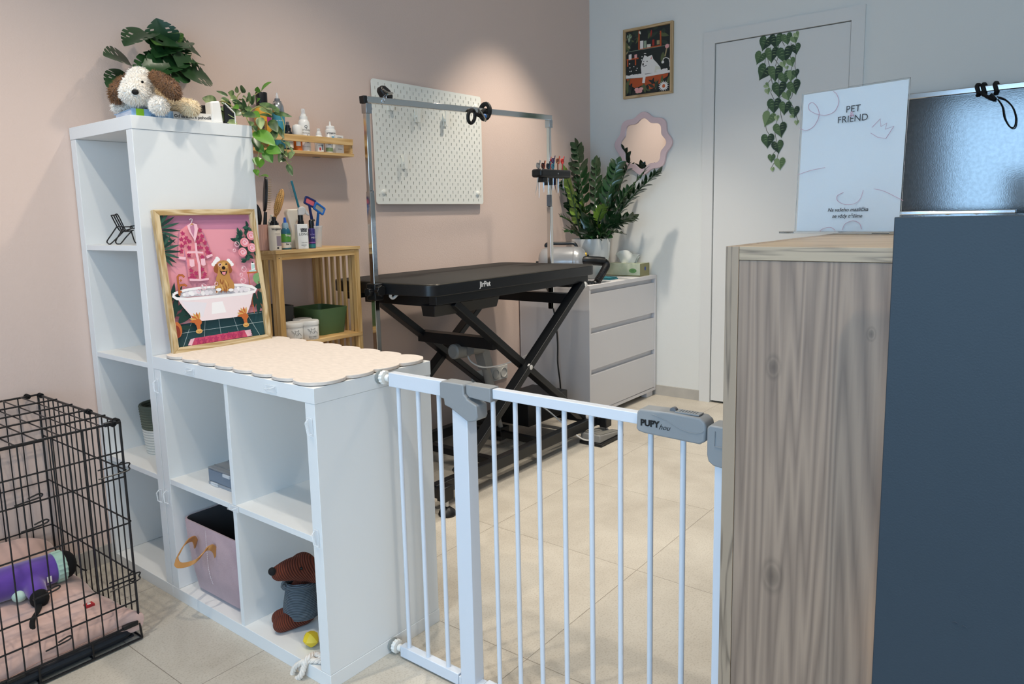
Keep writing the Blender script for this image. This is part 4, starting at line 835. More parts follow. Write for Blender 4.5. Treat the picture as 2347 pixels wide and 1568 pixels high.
for lab, p in (('uppermost, at the left behind the chrome bar', (900, 247)), ('second from the left below the chrome bar', (961, 268)), ('right one hanging just below the chrome bar', (1026, 275)), ('lowest, alone in the lower left of the board', (932, 370))):
    x, y, z = {(900,247):(1.378,0.379,1.683),(961,268):(1.548,0.379,1.644),(1026,275):(1.747,0.379,1.641),(932,370):(1.452,0.379,1.421)}[p]
    h = thing('pegboard_hook', 'white plastic pegboard hook, '+lab, 'hook', (x, WY-.02, z), 'white hooks on the pegboard')
    m = MB(); m.prism(rrect(.022, .074, .0109, 6), (x, y+.002, z), (1, 0, 0), (0, 0, 1), .004); m.build('front_plate', M_peg, h, bevel=.0012)
    MB().box((x-.006, y+.004, z-.012), (x+.006, WY-.0205, z+.0)).box((x-.011, WY-.026, z-.034), (x+.011, WY-.0205, z+.02)).build('arm', M_peg, h, bevel=.001)
# ---------------------------------------------------------------- sockets
M_sock = mat('socket_white', '#dedcd6', .35)
for i, (x, z) in enumerate(((1.99, .275), (2.155, .268))):
    t = thing('wall_socket', ('left' if i == 0 else 'right')+' white double socket plate low on the wall behind the table', 'socket', (x, WY, z))
    MB().box((x-.073, WY-.010, z-.04), (x+.073, WY, z+.04)).build('plate', M_sock, t, bevel=.003)
    for dx in (-.036, .036):
        MB().lathe((x+dx, WY-.0105, z), [(.029, 0), (.029, -.004), (.025, -.004), (.023, .006), (0, .006)], 22, axis=(0, 1, 0)).build('socket_well', M_sock, t)
        MB().lathe((x+dx, WY-.0055, z), [(.0028, 0), (.0028, -.0006), (0, -.0006)], 8, axis=(0, 1, 0)).build('pin_hole', M_black, t)
MB_ = MB().lathe((2.01, WY-.012, .262), [(.021, 0), (.021, -.03), (.017, -.038), (0, -.038)], 18, axis=(0, 1, 0)); o = thing('power_plug', 'black round plug in the left wall socket behind the table', 'plug', (2.026, WY-.02, .262)); MB_.build('body', M_blkp, o); MB().tube(spline([(2.01, WY-.045, .262), (2.02, WY-.07, .2), (2.06, WY-.06, .1), (2.12, WY-.08, .02), (2.3, WY-.1, .006)], 8), .004, 8).build('cable', M_blkp, o)
# ---------------------------------------------------------------- bamboo wall shelf
M_bamx = wood('bamboo_lengthwise', '#e0bd86', '#c59a5e', 'x', 26, 120, .42, warp=.2, contrast=(.2, .8), bump=.05)
M_bamy = wood('bamboo_crosswise', '#dcb980', '#c19659', 'y', 26, 120, .42, warp=.2, contrast=(.2, .8), bump=.05)
M_bamz = wood('bamboo_upright', '#dcb880', '#bf9456', 'z', 26, 120, .42, warp=.2, contrast=(.2, .8), bump=.05)
SZ = 1.4240
t = thing('wall_shelf', 'narrow bamboo wall shelf with a front rail holding grooming bottles', 'shelf', (.84, .37, SZ))
S0, S1 = .585, 1.083
MB().box((S0, .318, SZ-.004), (S1, WY, SZ+.008)).build('shelf_board', M_bamx, t, bevel=.001)
for x in (S0, S1-.010): MB().box((x, .326, SZ+.008), (x+.010, WY, SZ+.070)).build('end_panel', M_bamy, t, bevel=.001)
MB().box((S0, .3185, SZ+.043), (S1-.002, .3255, SZ+.069)).build('front_rail', M_bamx, t, bevel=.001)
MB().box((S1-.14, WY-.02, SZ-.007), (S1-.11, WY-.004, SZ-.0042)).build('bracket', M_steel, t, bevel=.001)
ST = SZ+.0085
# ---------------------------------------------------------------- bottles
M_wp = mat('white_bottle_plastic', '#f0efec', .3, spec=.5); M_cream = mat('cream_bottle_plastic', '#e9dfd0', .35); M_bp = mat('black_bottle_plastic', '#131417', .3)
M_ink2 = mat('label_ink', '#2b2d33', .5)
FA = math.radians(-118)     # bottles turn their labels towards the entrance
def spray(t, x, y, z0, H, r, body_m, cap_m, label=None, nozzle=True, shoulder=.16, neck=.42, cap_h=.22, clear=None, over=None):
    """bottle body, collar and fingertip pump"""
    hb = H*(1-cap_h-(.12 if nozzle else 0)); P = [(0, 0), (r*.94, 0), (r, r*.08), (r, hb*(1-shoulder)), (r*.93, hb*(1-shoulder*.55)), (r*.72, hb*(1-shoulder*.15)), (r*neck, hb)]
    b = MB().lathe((x, y, z0), P, 28).build('bottle_body', body_m, t)
    c = MB().lathe((x, y, z0+hb-.002), [(0, 0), (r*neck*1.25, 0), (r*neck*1.25, H*cap_h*.55), (r*neck*.9, H*cap_h*.62), (r*neck*.85, H*cap_h), (0, H*cap_h)], 22).build('collar', cap_m, t)
    if nozzle:
        zz = z0+hb+H*cap_h-.002
        MB().lathe((x, y, zz), [(0, 0), (r*.36, 0), (r*.36, H*.09), (r*.30, H*.12), (0, H*.12)], 18).tube([(x, y, zz+H*.09), (x+math.cos(FA)*r*.55, y+math.sin(FA)*r*.55, zz+H*.092)], r*.11, 8).build('pump_head', clear or cap_m, t)
    return b
def band(t, x, y, r, z0, z1, m, a0=-180, a1=180, nm='label', th=.0004):
    P = []; F = []; n = 26
    for i in range(n+1):
        a = FA+R(a0+(a1-a0)*i/n); P += [(x+(r+th)*math.cos(a), y+(r+th)*math.sin(a), z0), (x+(r+th)*math.cos(a), y+(r+th)*math.sin(a), z1)]
    for i in range(n): F.append((2*i, 2*i+2, 2*i+3, 2*i+1))
    return MB().add(P, F).build(nm, m, t)
def ctext(s, size, x, y, r, z, m, t, da=0., bold=0.):
    a = FA+R(da); text(s, size, (x+math.cos(a)*r, y+math.sin(a)*r, z), (1, 0, 0), (0, 0, 1), m, t, cyl=(x, y, r), th=.0009, bold=bold)
def bx_(u, Y): return None
G1 = 'bottles on the bamboo wall shelf'
# tall yellow bottle, black cap
x, y = 0.6850, .375
t = thing('bottle', 'tall yellow bottle with black cap, leftmost on the wall shelf', 'bottle', (x, y, ST), G1)
MB().lathe((x, y, ST), [(0, 0), (.030, 0), (.031, .004), (.031, .135), (.027, .152), (.020, .160), (.020, .163)], 28).build('bottle_body', mat('yellow_bottle', '#dca336', .3), t)
MB().lathe((x, y, ST+.160), [(0, 0), (.0215, 0), (.0225, .052), (.021, .055), (0, .055)], 28).build('cap', M_bp, t)
band(t, x, y, .031, ST+.005, ST+.105, mat('ochre_label', '#8a6a2c', .4), -80, 20); band(t, x, y, .0312, ST+.09, ST+.13, mat('magenta_label', '#b0347e', .4), 25, 100)
a = FA-R(5); text('FINISHING', .016, (x+math.cos(a)*.0318, y+math.sin(a)*.0318, ST+.072), (0, 0, 1), (math.sin(a), -math.cos(a), 0), M_ink2, t, bold=.0004, th=.0012)
# teal aerosol
x, y = 0.7490, .365
t = thing('spray_can', 'tall teal and silver spray can with clear cap on the wall shelf', 'spray can', (x, y, ST), G1)
MB().lathe((x, y, ST), [(0, 0), (.0235, 0), (.0245, .004), (.0245, .150), (.0225, .170), (.0165, .185), (.015, .186)], 28).build('can', M_rimst, t)
band(t, x, y, .0245, ST+.006, ST+.142, mat('teal_label', '#3f8fa3', .35)); MB().lathe((x, y, ST+.184), [(0, 0), (.0155, 0), (.016, .003), (.011, .005), (.010, .014), (0, .014)], 24).build('valve_collar', M_greyd, t)
MB().lathe((x, y, ST+.197), [(.006, 0), (.0055, .014), (.003, .016), (.003, .023), (0, .024)], 14).build('nozzle', M_clear, t)
ctext('SHINE', .012, x, y, .0245, ST+.075, M_ink2, t, 10); ctext('iv san bernard', .006, x, y, .0245, ST+.112, M_wp, t, 0)
# small black dropper
x, y = 0.7760, .345
t = thing('bottle', 'small black spray bottle with cream label on the wall shelf', 'bottle', (x, y, ST), G1)
spray(t, x, y, ST, .112, .0175, M_bp, M_bp, shoulder=.2, neck=.55, cap_h=.2, clear=M_greyd); band(t, x, y, .0175, ST+.008, ST+.055, mat('cream_label', '#e7dccb', .5)); ctext('Yuup', .0085, x, y, .0175, ST+.047, M_ink2, t, 20); ctext('LOTION', .006, x, y, .0175, ST+.028, M_ink2, t, 15)
# orange and white stick
x, y = 0.8230, .35
t = thing('bottle', 'orange and white rounded foam bottle on the wall shelf', 'bottle', (x, y, ST), G1)
MB().lathe((x, y, ST), [(0, 0), (.0165, 0), (.0175, .006), (.0175, .062), (.0165, .066)], 24).build('bottle_body', mat('orange_plastic', '#dd7428', .35), t)
MB().lathe((x, y, ST+.062), [(0, 0), (.0195, 0), (.0205, .006), (.0205, .028), (.016, .038), (.006, .043), (0, .043)], 24).build('cap', M_wp, t); band(t, x, y, .0175, ST+.018, ST+.062, M_wp, -30, 28)
# white tall spray Q BOTANICA
x, y = 0.8640, .36
t = thing('bottle', 'tall white spray bottle with blue drop emblem on the wall shelf', 'bottle', (x, y, ST), G1)
spray(t, x, y, ST, .172, .0235, M_wp, M_wp, clear=M_clear, cap_h=.13, neck=.55)
ctext('Q', .016, x, y, .0235, ST+.097, M_ink2, t, 12); ctext('BOTANIQA', .0082, x, y, .0235, ST+.084, M_ink2, t, 12); ctext('Moisturizing', .0065, x, y, .0235, ST+.073, M_ink2, t, 12); ctext('FOR BATHING DOGS', .0035, x, y, .0235, ST+.018, M_ink2, t, 12)
a = FA+R(22); m = MB(); P = [(0, .024), (.003, .012), (.0055, .0), (.004, -.009), (0, -.012), (-.004, -.009), (-.0055, 0), (-.003, .012)]; m.add([(x+(.0244)*math.cos(a)-math.sin(a)*p[0], y+.0244*math.sin(a)+math.cos(a)*p[0], ST+.045+p[1]) for p in P], [tuple(range(8))]); m.build('drop_emblem', mat('navy_print', '#2a4596', .4), t, smooth=False)
# two small bottles
x, y = 0.9240, .345
t = thing('bottle', 'small white spray bottle with red and grey label on the wall shelf', 'bottle', (x, y, ST), G1)
spray(t, x, y, ST, .098, .0185, M_wp, M_wp, clear=M_clear, cap_h=.17, neck=.5, shoulder=.3); band(t, x, y, .0185, ST+.006, ST+.018, mat('red_print', '#b3302c', .4), -10, 12); band(t, x, y, .0186, ST+.008, ST+.03, mat('grey_print', '#77808a', .5), 20, 48); ctext('beapher', .007, x, y, .0185, ST+.045, M_ink2, t, 0); ctext('Spray', .006, x, y, .0185, ST+.026, M_ink2, t, 0)
x, y = 1.0060, .372
t = thing('bottle', 'white powder bottle with pointed nozzle on the wall shelf', 'bottle', (x, y, ST), G1)
MB().lathe((x, y, ST), [(0, 0), (.0225, 0), (.023, .003), (.023, .094), (.022, .098), (.018, .100)], 28).build('bottle_body', M_wp, t)
MB().lathe((x, y, ST+.098), [(0, 0), (.0185, 0), (.0185, .013), (.016, .016), (.0055, .0165), (.0018, .036), (0, .036)], 24).build('nozzle_cap', M_wp, t)
ctext('VETERYN', .0095, x, y, .023, ST+.082, M_ink2, t, 0, .0002); band(t, x, y, .023, ST+.038, ST+.070, mat('sky_blue_label', '#5aa9cf', .4), 0, 52)
ctext('+', .014, x, y, .0232, ST+.070, M_ink2, t, 62, .0006)
x, y = 0.9710, .342
t = thing('bottle', 'smallest white dropper bottle with green label on the wall shelf', 'bottle', (x, y, ST), G1)
MB().lathe((x, y, ST), [(0, 0), (.0155, 0), (.016, .003), (.016, .042), (.013, .049), (.009, .051)], 24).build('bottle_body', M_wp, t); MB().lathe((x, y, ST+.05), [(0, 0), (.0105, 0), (.0105, .012), (.006, .02), (.0025, .028), (0, .030)], 18).build('dropper_cap', M_wp, t)
band(t, x, y, .016, ST+.004, ST+.020, mat('green_label', '#7f9468', .45), -60, 70); ctext('EYE', .007, x, y, .016, ST+.032, M_ink2, t, 0)
p = (1.027,0.345,1.473); x, y = p[0], .352
t = thing('carton', 'small white and blue medicine carton at the right end of the wall shelf', 'carton', (x, y, ST), G1)
MB().box((x-.021, y-.012, ST), (x+.021, y+.012, ST+.075)).build('box', M_wp, t, bevel=.0008); MB().box((x-.0213, y-.0124, ST+.05), (x+.0213, y+.0122, ST+.058)).build('blue_band', mat('blue_print', '#5d6fa8', .4), t, smooth=False)
text('PARI', .009, (x, y-.012, ST+.038), (1, 0, 0), (0, 0, 1), mat('purple_ink', '#4a3b74', .4), t, bold=.0003); text('VETERIN', .006, (x, y-.012, ST+.066), (1, 0, 0), (0, 0, 1), M_ink2, t); text('DERMIDA', .005, (x, y-.012, ST+.018), (1, 0, 0), (0, 0, 1), M_ink2, t)
# ---------------------------------------------------------------- bamboo rack
RX0, RX1, RY0, RY1, RZ = .539, .923, .13, .412, 1.049
t = thing('bamboo_rack', 'slatted bamboo shelf rack standing behind the low white shelf unit', 'rack', (.73, .27, 0))
MB().box((RX0-.004, RY0-.004, RZ-.012), (RX1+.004, RY1, RZ)).build('top_board', M_bamx, t, bevel=.001)
for x in (RX0, RX1-.022):
    for y in (RY0, RY1-.026): MB().box((x, y, 0), (x+.022, y+.022, RZ-.0125)).build('post', M_bamz, t, bevel=.001)
MB().box((RX0+.022, RY0+.001, RZ-.035), (RX1-.022, RY0+.015, RZ-.0125)).build('front_rail', M_bamx, t, bevel=.001)
for zs in (.702, .36, .06):
    MB().box((RX0+.005, RY0-.002, zs-.014), (RX1-.002, RY1-.004, zs)).build('shelf', M_bamx, t, bevel=.001)
for x in (RX0+.004, RX1-.018):
    MB().box((x, RY0+.022, RZ-.035), (x+.014, RY1-.026, RZ-.0125)).build('side_rail', M_bamy, t, bevel=.001)
    for k in range(6):
        y = RY0+.022+(k+.6)*(RY1-RY0-.048)/6.2
        for z0, z1 in ((.702, RZ-.035), (.36, .688), (.06, .346)): MB().box((x+.002, y-.008, z0), (x+.010, y+.008, z1)).build('slat', M_bamz, t, bevel=.0008)
for y in (RY0-.0005,): MB().lathe((RX0+.010, y, RZ-.028), [(0, -.0006), (.002, -.0006), (.002, 0)], 8, axis=(0, 1, 0)).build('screw_head', M_black, t)
for k in range(5):
    x = RX0+.05+k*.062
    MB().box((x-.010, RY1-.018, .702), (x+.010, RY1-.010, RZ-.0125)).build('slat', M_bamz, t, bevel=.0008) if k < 2 else None
# tubs and trays on the middle shelf
S7 = .7022
M_green = mat('dark_green_plastic', '#4f6b45', .45); M_char = mat('charcoal_felt', '#4a4846', .95, bump=.5, bscale=300)
def tray(t, x0, x1, y0, y1, z, h, m, tap=.9, slot=None, th=.003, nm='tray_body'):
    b = MB(); cx, cy = (x0+x1)/2, (y0+y1)/2; A = rrect(x1-x0, y1-y0, .018, 4); n = len(A)
    lv = [(tap, 0), (1, h), (1.02, h), (1.02, h-.006)]
    O = [[(cx+px*s, cy+py*s, z+hh) for px, py in A] for s, hh in lv[:2]]; I = [[(cx+px*s*(1-2*th/(x1-x0)), cy+py*s*(1-2*th/(y1-y0)), z+hh) for px, py in A] for s, hh in ((tap, th), (1, h))]
    vs = O[0]+O[1]+I[0]+I[1]; F = [tuple(range(n))[::-1], tuple(2*n+i for i in range(n))]
    for i in range(n): j = (i+1) % n; F += [(i, j, n+j, n+i), (n+i, n+j, 3*n+j, 3*n+i), (3*n+i, 3*n+j, 2*n+j, 2*n+i)]
    return b.add(vs, F).build(nm, m, t)
t = thing('storage_tray', 'dark green plastic storage tray on the bamboo rack shelf', 'tray', (.83, .26, S7))
tray(t, .745, .895, .175, .36, S7, .105, M_green, .84)
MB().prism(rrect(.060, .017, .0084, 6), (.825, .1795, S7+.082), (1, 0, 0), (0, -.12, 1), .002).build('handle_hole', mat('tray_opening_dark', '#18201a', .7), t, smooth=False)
t = thing('storage_basket', 'charcoal felt storage basket at the back left of the bamboo rack shelf', 'basket', (.63, .32, S7)); tray(t, .565, .70, .26, .385, S7, .125, M_char, .95, th=.006)
M_jart = mat('jar_text', '#3c3c3c', .5)
for x, y, tt, lab in ((.655, .165, 'EYE WIPES', 'white round tub with dog drawing, front one of the three tubs'), (.592, .172, 'DENTAL WIPES', 'white round tub with dog drawing, left one partly behind the rack post'), (.640, .232, 'EAR WIPES', 'white round tub, rear one of the three tubs on the rack')):
    x = {.655:0.6890,.592:0.6210,.640:0.7070}[x]
    j = thing('wipes_tub', lab, 'tub', (x, y, S7), 'white tubs on the bamboo rack')
    MB().lathe((x, y, S7), [(0, 0), (.033, 0), (.035, .003), (.035, .055), (.033, .058)], 28).build('tub_body', M_wp, j)
    MB().lathe((x, y, S7+.056), [(0, 0), (.0365, 0), (.037, .003), (.037, .014), (.035, .017), (0, .0165)], 30).build('lid', M_wp, j)
    ctext(tt, .0065, x, y, .035, S7+.012, M_jart, j, 10); ctext('DOGS AND CATS', .0035, x, y, .035, S7+.006, M_jart, j, 10)
    d = MB()
    def dp(pts):
        q = []
        for u, v in pts: a = FA+R(10)+u/.035; q.append((x+.0356*math.cos(a), y+.0356*math.sin(a), S7+.032+v))
        d.tube(spline(q, 4), .0004, 4)
    dp([(-.004, .008), (-.006, .013), (-.001, .010), (.005, .010), (.010, .013), (.009, .006), (.010, 0), (.005, -.006), (0, -.005), (-.003, 0), (-.004, .008)]); dp([(-.004, .0), (-.012, .004), (-.018, .012), (-.012, .009), (-.008, .0), (-.010, -.008)]); dp([(.002, .002), (.004, .003)]); dp([(.006, .001), (.008, .002)]); dp([(.003, -.002), (.005, -.003), (.007, -.002)]); dp([(.010, .003), (.018, -.004), (.019, -.010)])
    d.build('dog_drawing', M_jart, j)
# ---------------------------------------------------------------- bottles and brushes on top of the rack
RT = RZ+.0005; G2 = 'grooming bottles on top of the bamboo rack'
def X_(u, Y): return 0
x, y = 0.5670, .185
t = thing('bottle', 'slim cream spray bottle with sideways lettering, leftmost on the bamboo rack', 'bottle', (x, y, RT), G2)
spray(t, x, y, RT, .132, .0165, M_cream, M_cream, shoulder=.06, neck=.72, cap_h=.16); a = FA+R(35); text('biogance', .013, (x+math.cos(a)*.017, y+math.sin(a)*.017, RT+.045), (0, 0, 1), (math.sin(a), -math.cos(a), 0), M_jart, t, th=.0008)
MB().ell((x+math.cos(a)*.0165, y+math.sin(a)*.0165, RT+.028), (.002, .003, .004)).build('red_emblem', mat('dark_red_print', '#8c2c2c', .4), t)
x, y = 0.5550, .155
t = thing('bottle', 'cream spray bottle with black pump and mauve label on the bamboo rack', 'bottle', (x, y, RT), G2)
spray(t, x, y, RT, .124, .0215, M_cream, M_bp, shoulder=.12, neck=.6, cap_h=.13); ctext('biogance', .0105, x, y, .0215, RT+.078, M_ink2, t, 18, .0003); ctext('Cleansing', .005, x, y, .0215, RT+.060, M_jart, t, 22)
band(t, x, y, .0215, RT+.016, RT+.052, mat('mauve_label', '#9c8e9c', .45), 8, 70); band(t, x, y, .0216, RT+.006, RT+.012, M_ink2, 8, 26)
x, y = 0.6260, .19
t = thing('bottle', 'blue and green ear cleaner bottle with blue pointed cap on the bamboo rack', 'bottle', (x, y, RT), G2)
MB().lathe((x, y, RT), [(0, 0), (.0175, 0), (.018, .003), (.018, .062), (.0165, .072), (.012, .079), (.011, .080)], 26).build('bottle_body', mat('teal_blue_bottle', '#2f6e88', .3), t); band(t, x, y, .018, RT+.028, RT+.058, mat('leaf_green_label', '#5da64c', .4)); band(t, x, y, .018, RT+.006, RT+.026, M_wp)
MB().lathe((x, y, RT+.079), [(0, 0), (.0125, 0), (.0125, .012), (.009, .02)], 20).build('collar', mat('pale_blue_collar', '#9dbdd0', .3), t); MB().lathe((x, y, RT+.096), [(0, 0), (.0065, 0), (.004, .022), (0, .023)], 16).build('pointed_cap', mat('bright_blue_cap', '#2f66d8', .3), t)
ctext('Tropi', .0105, x, y, .018, RT+.052, M_wp, t, 25, .0003); ctext('Ear C', .009, x, y, .018, RT+.020, M_ink2, t, 25, .0002)
x, y = 0.6820, .235
t = thing('bottle', 'large cream trigger spray bottle standing behind the front row on the rack', 'bottle', (x, y, RT), G2)
m = MB(); m.prism([(-.032, 0), (.026, 0), (.028, .05), (.004, .062), (.004, .10), (.018, .112), (.024, .135), (.020, .150), (-.028, .150), (-.034, .135), (-.020, .07)], (x, y-.012, RT), (.97, -.2, 0), (0, 0, 1), -.032); m.build('bottle_body', M_cream, t, bevel=.006, seg=3)
MB().prism([(.006, .128), (.030, .122), (.036, .098), (.028, .086), (.018, .108), (.004, .116)], (x, y-.020, RT), (.97, -.2, 0), (0, 0, 1), -.012).build('trigger', M_wp, t, bevel=.003); MB().lathe((x+.008, y-.018, RT+.140), [(0, -.004), (.0055, -.003), (.0055, 0)], 14, axis=(0, 1, 0)).build('nozzle_hole', M_bp, t)
x, y = 0.6670, .150
t = thing('bottle', 'square white spray bottle with clear trigger on the bamboo rack', 'bottle', (x, y, RT), G2)
ex_ = V((math.cos(R(-18)), math.sin(R(-18)), 0)); ey_ = V((-ex_.y, ex_.x, 0))
def rb(a, b, z0, z1, tp=1.): c = V((x, y, 0)); return [c+ex_*(i*a)+ey_*(j*b)+V((0, 0, RT+z0)) for i, j in ((-1,-1),(1,-1),(1,1),(-1,1))]+[c+ex_*(i*a*tp)+ey_*(j*b*tp)+V((0, 0, RT+z1)) for i, j in ((-1,-1),(1,-1),(1,1),(-1,1))]
MB().hexa(rb(.020, .017, 0, .093)).build('bottle_body', M_wp, t, bevel=.002); MB().lathe((x, y, RT+.0925), [(0, 0), (.0125, 0), (.011, .012), (.0095, .014), (.0095, .034), (0, .034)], 20).build('collar', M_bp, t)
fo = V((x, y, 0))-ey_*.0172
for s_, sz_, zz, bb in (('URBAN', .0075, .074, .0006), ('DOG', .0095, .067, .0008), ('LONG', .0135, .055, 0), ('CONDITIONER', .0032, .024, 0), ('200 ml', .003, .009, 0)): text(s_, sz_, fo+V((0, 0, RT+zz))+ex_*.004, ex_, (0, 0, 1), M_ink2, t, bold=bb)
MB().prism([(-.008, -.001), (.012, -.001), (.012, .001), (-.008, .001)], fo+V((0, 0, RT+.015)), ex_, (0, 0, 1), .0003).build('label_bar', M_jart, t, smooth=False)
m = MB(); hd = [(-.015, .126), (.008, .126), (.012, .138), (.014, .150), (.004, .158), (-.008, .156), (-.016, .146)]
m.prism(hd, (x, y-.007, RT), ex_, (0, 0, 1), -.014); m.prism([(.004, .152), (.014, .150), (.030, .126), (.026, .122), (.012, .132)], (x, y-.005, RT), ex_, (0, 0, 1), -.010); m.build('trigger_head', mat('milky_plastic', '#e9e9ea', .25, trans=.45), t, bevel=.003)
x, y = 0.7250, .165
t = thing('bottle', 'purple and teal tube bottle with black pump, rightmost bottle on the rack', 'bottle', (x, y, RT), G2)
MB().lathe((x, y, RT), [(0, 0), (.0125, 0), (.013, .002), (.013, .072), (.009, .076)], 22).build('bottle_body', mat('purple_bottle', '#3a3278', .3), t); band(t, x, y, .013, RT+.002, RT+.016, mat('teal_band', '#2b7d83', .3), nm='teal_band'); band(t, x, y, .0131, RT+.02, RT+.024, mat('lilac_band', '#8a5aa8', .3), nm='lilac_band')
MB().lathe((x, y, RT+.074), [(0, 0), (.0095, 0), (.009, .03), (.006, .034), (0, .034)], 18).tube([(x, y, RT+.105), (x+.012, y-.008, RT+.106)], .004, 8).build('pump', M_bp, t); ctext('ATAMI', .0075, x, y, .013, RT+.052, mat('lilac_ink', '#a99ad6', .4), t, 15); ctext('H21', .009, x, y, .013, RT+.04, M_wp, t, 15)
# cups that hold brushes
x, y = 0.5540, .225
t = thing('brush_cup', 'ribbed dusty pink cup of brushes at the left of the bamboo rack top', 'cup', (x, y, RT)); M_ribp = mat('dusty_pink_plastic', '#d7a594', .5)
m = MB(); P = [((.033 if i % 2 else .0318)*math.cos(2*math.pi*i/60), (.033 if i % 2 else .0318)*math.sin(2*math.pi*i/60)) for i in range(60)]; n = 60
vs = [(x+a, y+b, RT) for a, b in P]+[(x+a*1.04, y+b*1.04, RT+.094) for a, b in P]+[(x+a*.93, y+b*.93, RT+.094) for a, b in P]+[(x+a*.9, y+b*.9, RT+.006) for a, b in P]
F = [tuple(range(n))[::-1], tuple(3*n+i for i in range(n))]
for i in range(n): j = (i+1) % n; F += [(i, j, n+j, n+i), (n+i, n+j, 2*n+j, 2*n+i), (2*n+i, 2*n+j, 3*n+j, 3*n+i)]
m.add(vs, F).build('cup', M_ribp, t)
CUPP = (x, y)
x2, y2 = 0.7970, .245
t = thing('brush_cup', 'clear plastic tumbler holding brushes at the right of the rack top', 'cup', (x2, y2, RT)); CUPC = (x2, y2)
MB().lathe((x2, y2, RT), [(0, 0), (.027, 0), (.034, .078), (.0355, .078), (.0355, .084), (.0335, .084), (.0325, .079), (.026, .003), (0, .003)], 28).build('tumbler', M_clear, t)
# paddle and pin brushes
M_bris = mat('brass_pins', '#b59a72', .3, metal=.8)
def pin_brush(base, tip, w, pad_m, back_m, lab, pins_dir, plen=.012, nx=4, nz=14, name='pin_brush'):
    b, e = V(base), V(tip); d = (e-b); L = d.length; d.normalize(); pd = V(pins_dir); pd = (pd-d*pd.dot(d)).normalized(); sd = d.cross(pd)
    t = thing(name, lab, 'brush', base); hl = L*.48
    MB().tube([b, b+d*hl*.5, b+d*hl], [.006, .0075, .006], 12).build('handle', back_m, t)
    P = [(w*.5*math.cos(a)*(1 if abs(math.sin(a)) < .8 else .97), (L-hl)*.5*math.sin(a)) for a in [2*math.pi*i/24 for i in range(24)]]
    c = b+d*(hl+(L-hl)*.5); MB().prism(P, c+pd*.001, sd, d, .009).build('head', back_m, t, bevel=.003)
    MB().prism([(p[0]*.82, p[1]*.88) for p in P], c+pd*.0035, sd, d, .003).build('pad', pad_m, t, bevel=.001)
    m = MB()
    for i in range(nx):
        for k in range(nz):
            u = (i-(nx-1)/2)/max(1, (nx-1)/2)*.36*w; v = (k-(nz-1)/2)/((nz-1)/2)*(L-hl)*.42
            if (u/(w*.45))**2+(v/((L-hl)*.47))**2 > 1: continue
            q = c+sd*u+d*v+pd*.003; m.tube([q, q+pd*plen], .0007, 4); m.ell(q+pd*plen, (.0011,)*3, None, 6, 4)
    m.build('pins', M_bris, t)
pin_brush((CUPP[0]+.008, CUPP[1]+.01, RT+.02), (0.591,0.235,1.319), .034, mat('grey_rubber_pad', '#55575a', .6), M_bp, 'black oval pin brush standing tallest in the pink cup', (1, -.35, 0), .013)
pin_brush((CUPP[0]+.018, CUPP[1]-.005, RT+.03), (0.648,0.225,1.276), .030, mat('wood_pad', '#c89e62', .5), mat('beech_wood', '#c1935a', .45), 'wooden pin brush leaning right out of the pink cup', (-.75, -.6, .3), .010)
t = thing('hand_mirror', 'black rounded paddle brush back leaning left in the pink cup', 'brush', (CUPP[0]-.015, CUPP[1], RT+.03)); MB().ell((CUPP[0]-.025, CUPP[1]+.01, RT+.125), (.030, .012, .050)).build('paddle', M_bp, t); MB().tube([(CUPP[0]-.01, CUPP[1]+.005, RT+.03), (CUPP[0]-.02, CUPP[1]+.01, RT+.1)], .006, 10).build('handle', M_bp, t)
t.name = 'paddle_brush'
# comb
a, b = V((0.733,0.25,1.215)), V((0.709,0.25,1.308)); d = (b-a).normalized(); sd = V((-d.z, 0, d.x)).normalized()
if sd.x > 0: sd = -sd
sd = (sd+V((0, 0, -.0))).normalized()
t = thing('comb', 'steel comb with teal spine rising above the bottles on the rack', 'comb', a)
MB().bar(a-d*.05, b, .006, .008).build('spine', mat('teal_spine', '#1f6f86', .3), t, bevel=.002); m = MB()
for i in range(17): q = b-d*(.005+i*.0034); m.tube([q, q+sd*.020], [.0006, .0004], 4)
m.build('teeth', M_steel, t)
# slicker brushes
def slicker(c, wdir, u, col_, pad, lab, W=.05, H=.034):
    c, wdir, u = V(c), V(wdir).normalized(), V(u).normalized(); n = wdir.cross(u)
    t = thing('slicker_brush', lab, 'brush', c, 'slicker brushes in the clear tumbler')
    P = rrect(W, H, .006, 4); Q = rrect(W-.014, H-.014, .004, 4); k = len(P); vs = [c+wdir*x+u*y for x, y in P]+[c+wdir*x+u*y for x, y in Q]+[c-n*.007+wdir*x+u*y for x, y in P]+[c-n*.007+wdir*x+u*y for x, y in Q]
    F = []
    for i in range(k): j = (i+1) % k; F += [(i, j, k+j, k+i), (i, 2*k+i, 2*k+j, j), (2*k+i, 3*k+i, 3*k+j, 2*k+j), (k+i, k+j, 3*k+j, 3*k+i)]
    MB().add(vs, F).build('frame', col_, t, bevel=.0015); MB().prism(rrect(W-.012, H-.012, .004, 4), c-n*.003, wdir, u, .002).build('pad', pad, t, smooth=False)
    e = V((CUPC[0], CUPC[1], RT+.012)); MB().tube([c-u*H*.5, c.lerp(e, .5), e], [.005, .0065, .006], 10).build('handle', col_, t)
slicker((0.78,0.235,1.227), (.86, -.2, -.42), (.42, .1, .9), mat('navy_plastic', '#1d2c66', .35), mat('pink_pad', '#c9606e', .5), 'navy slicker brush with pink pad leaning behind the white bottles')
slicker((0.808,0.215,1.201), (.80, -.2, -.58), (.55, .1, .85), mat('bright_blue_plastic', '#1f62b0', .35), mat('grey_pin_pad', '#8d8d88', .5), 'bright blue slicker brush leaning right out of the clear tumbler')

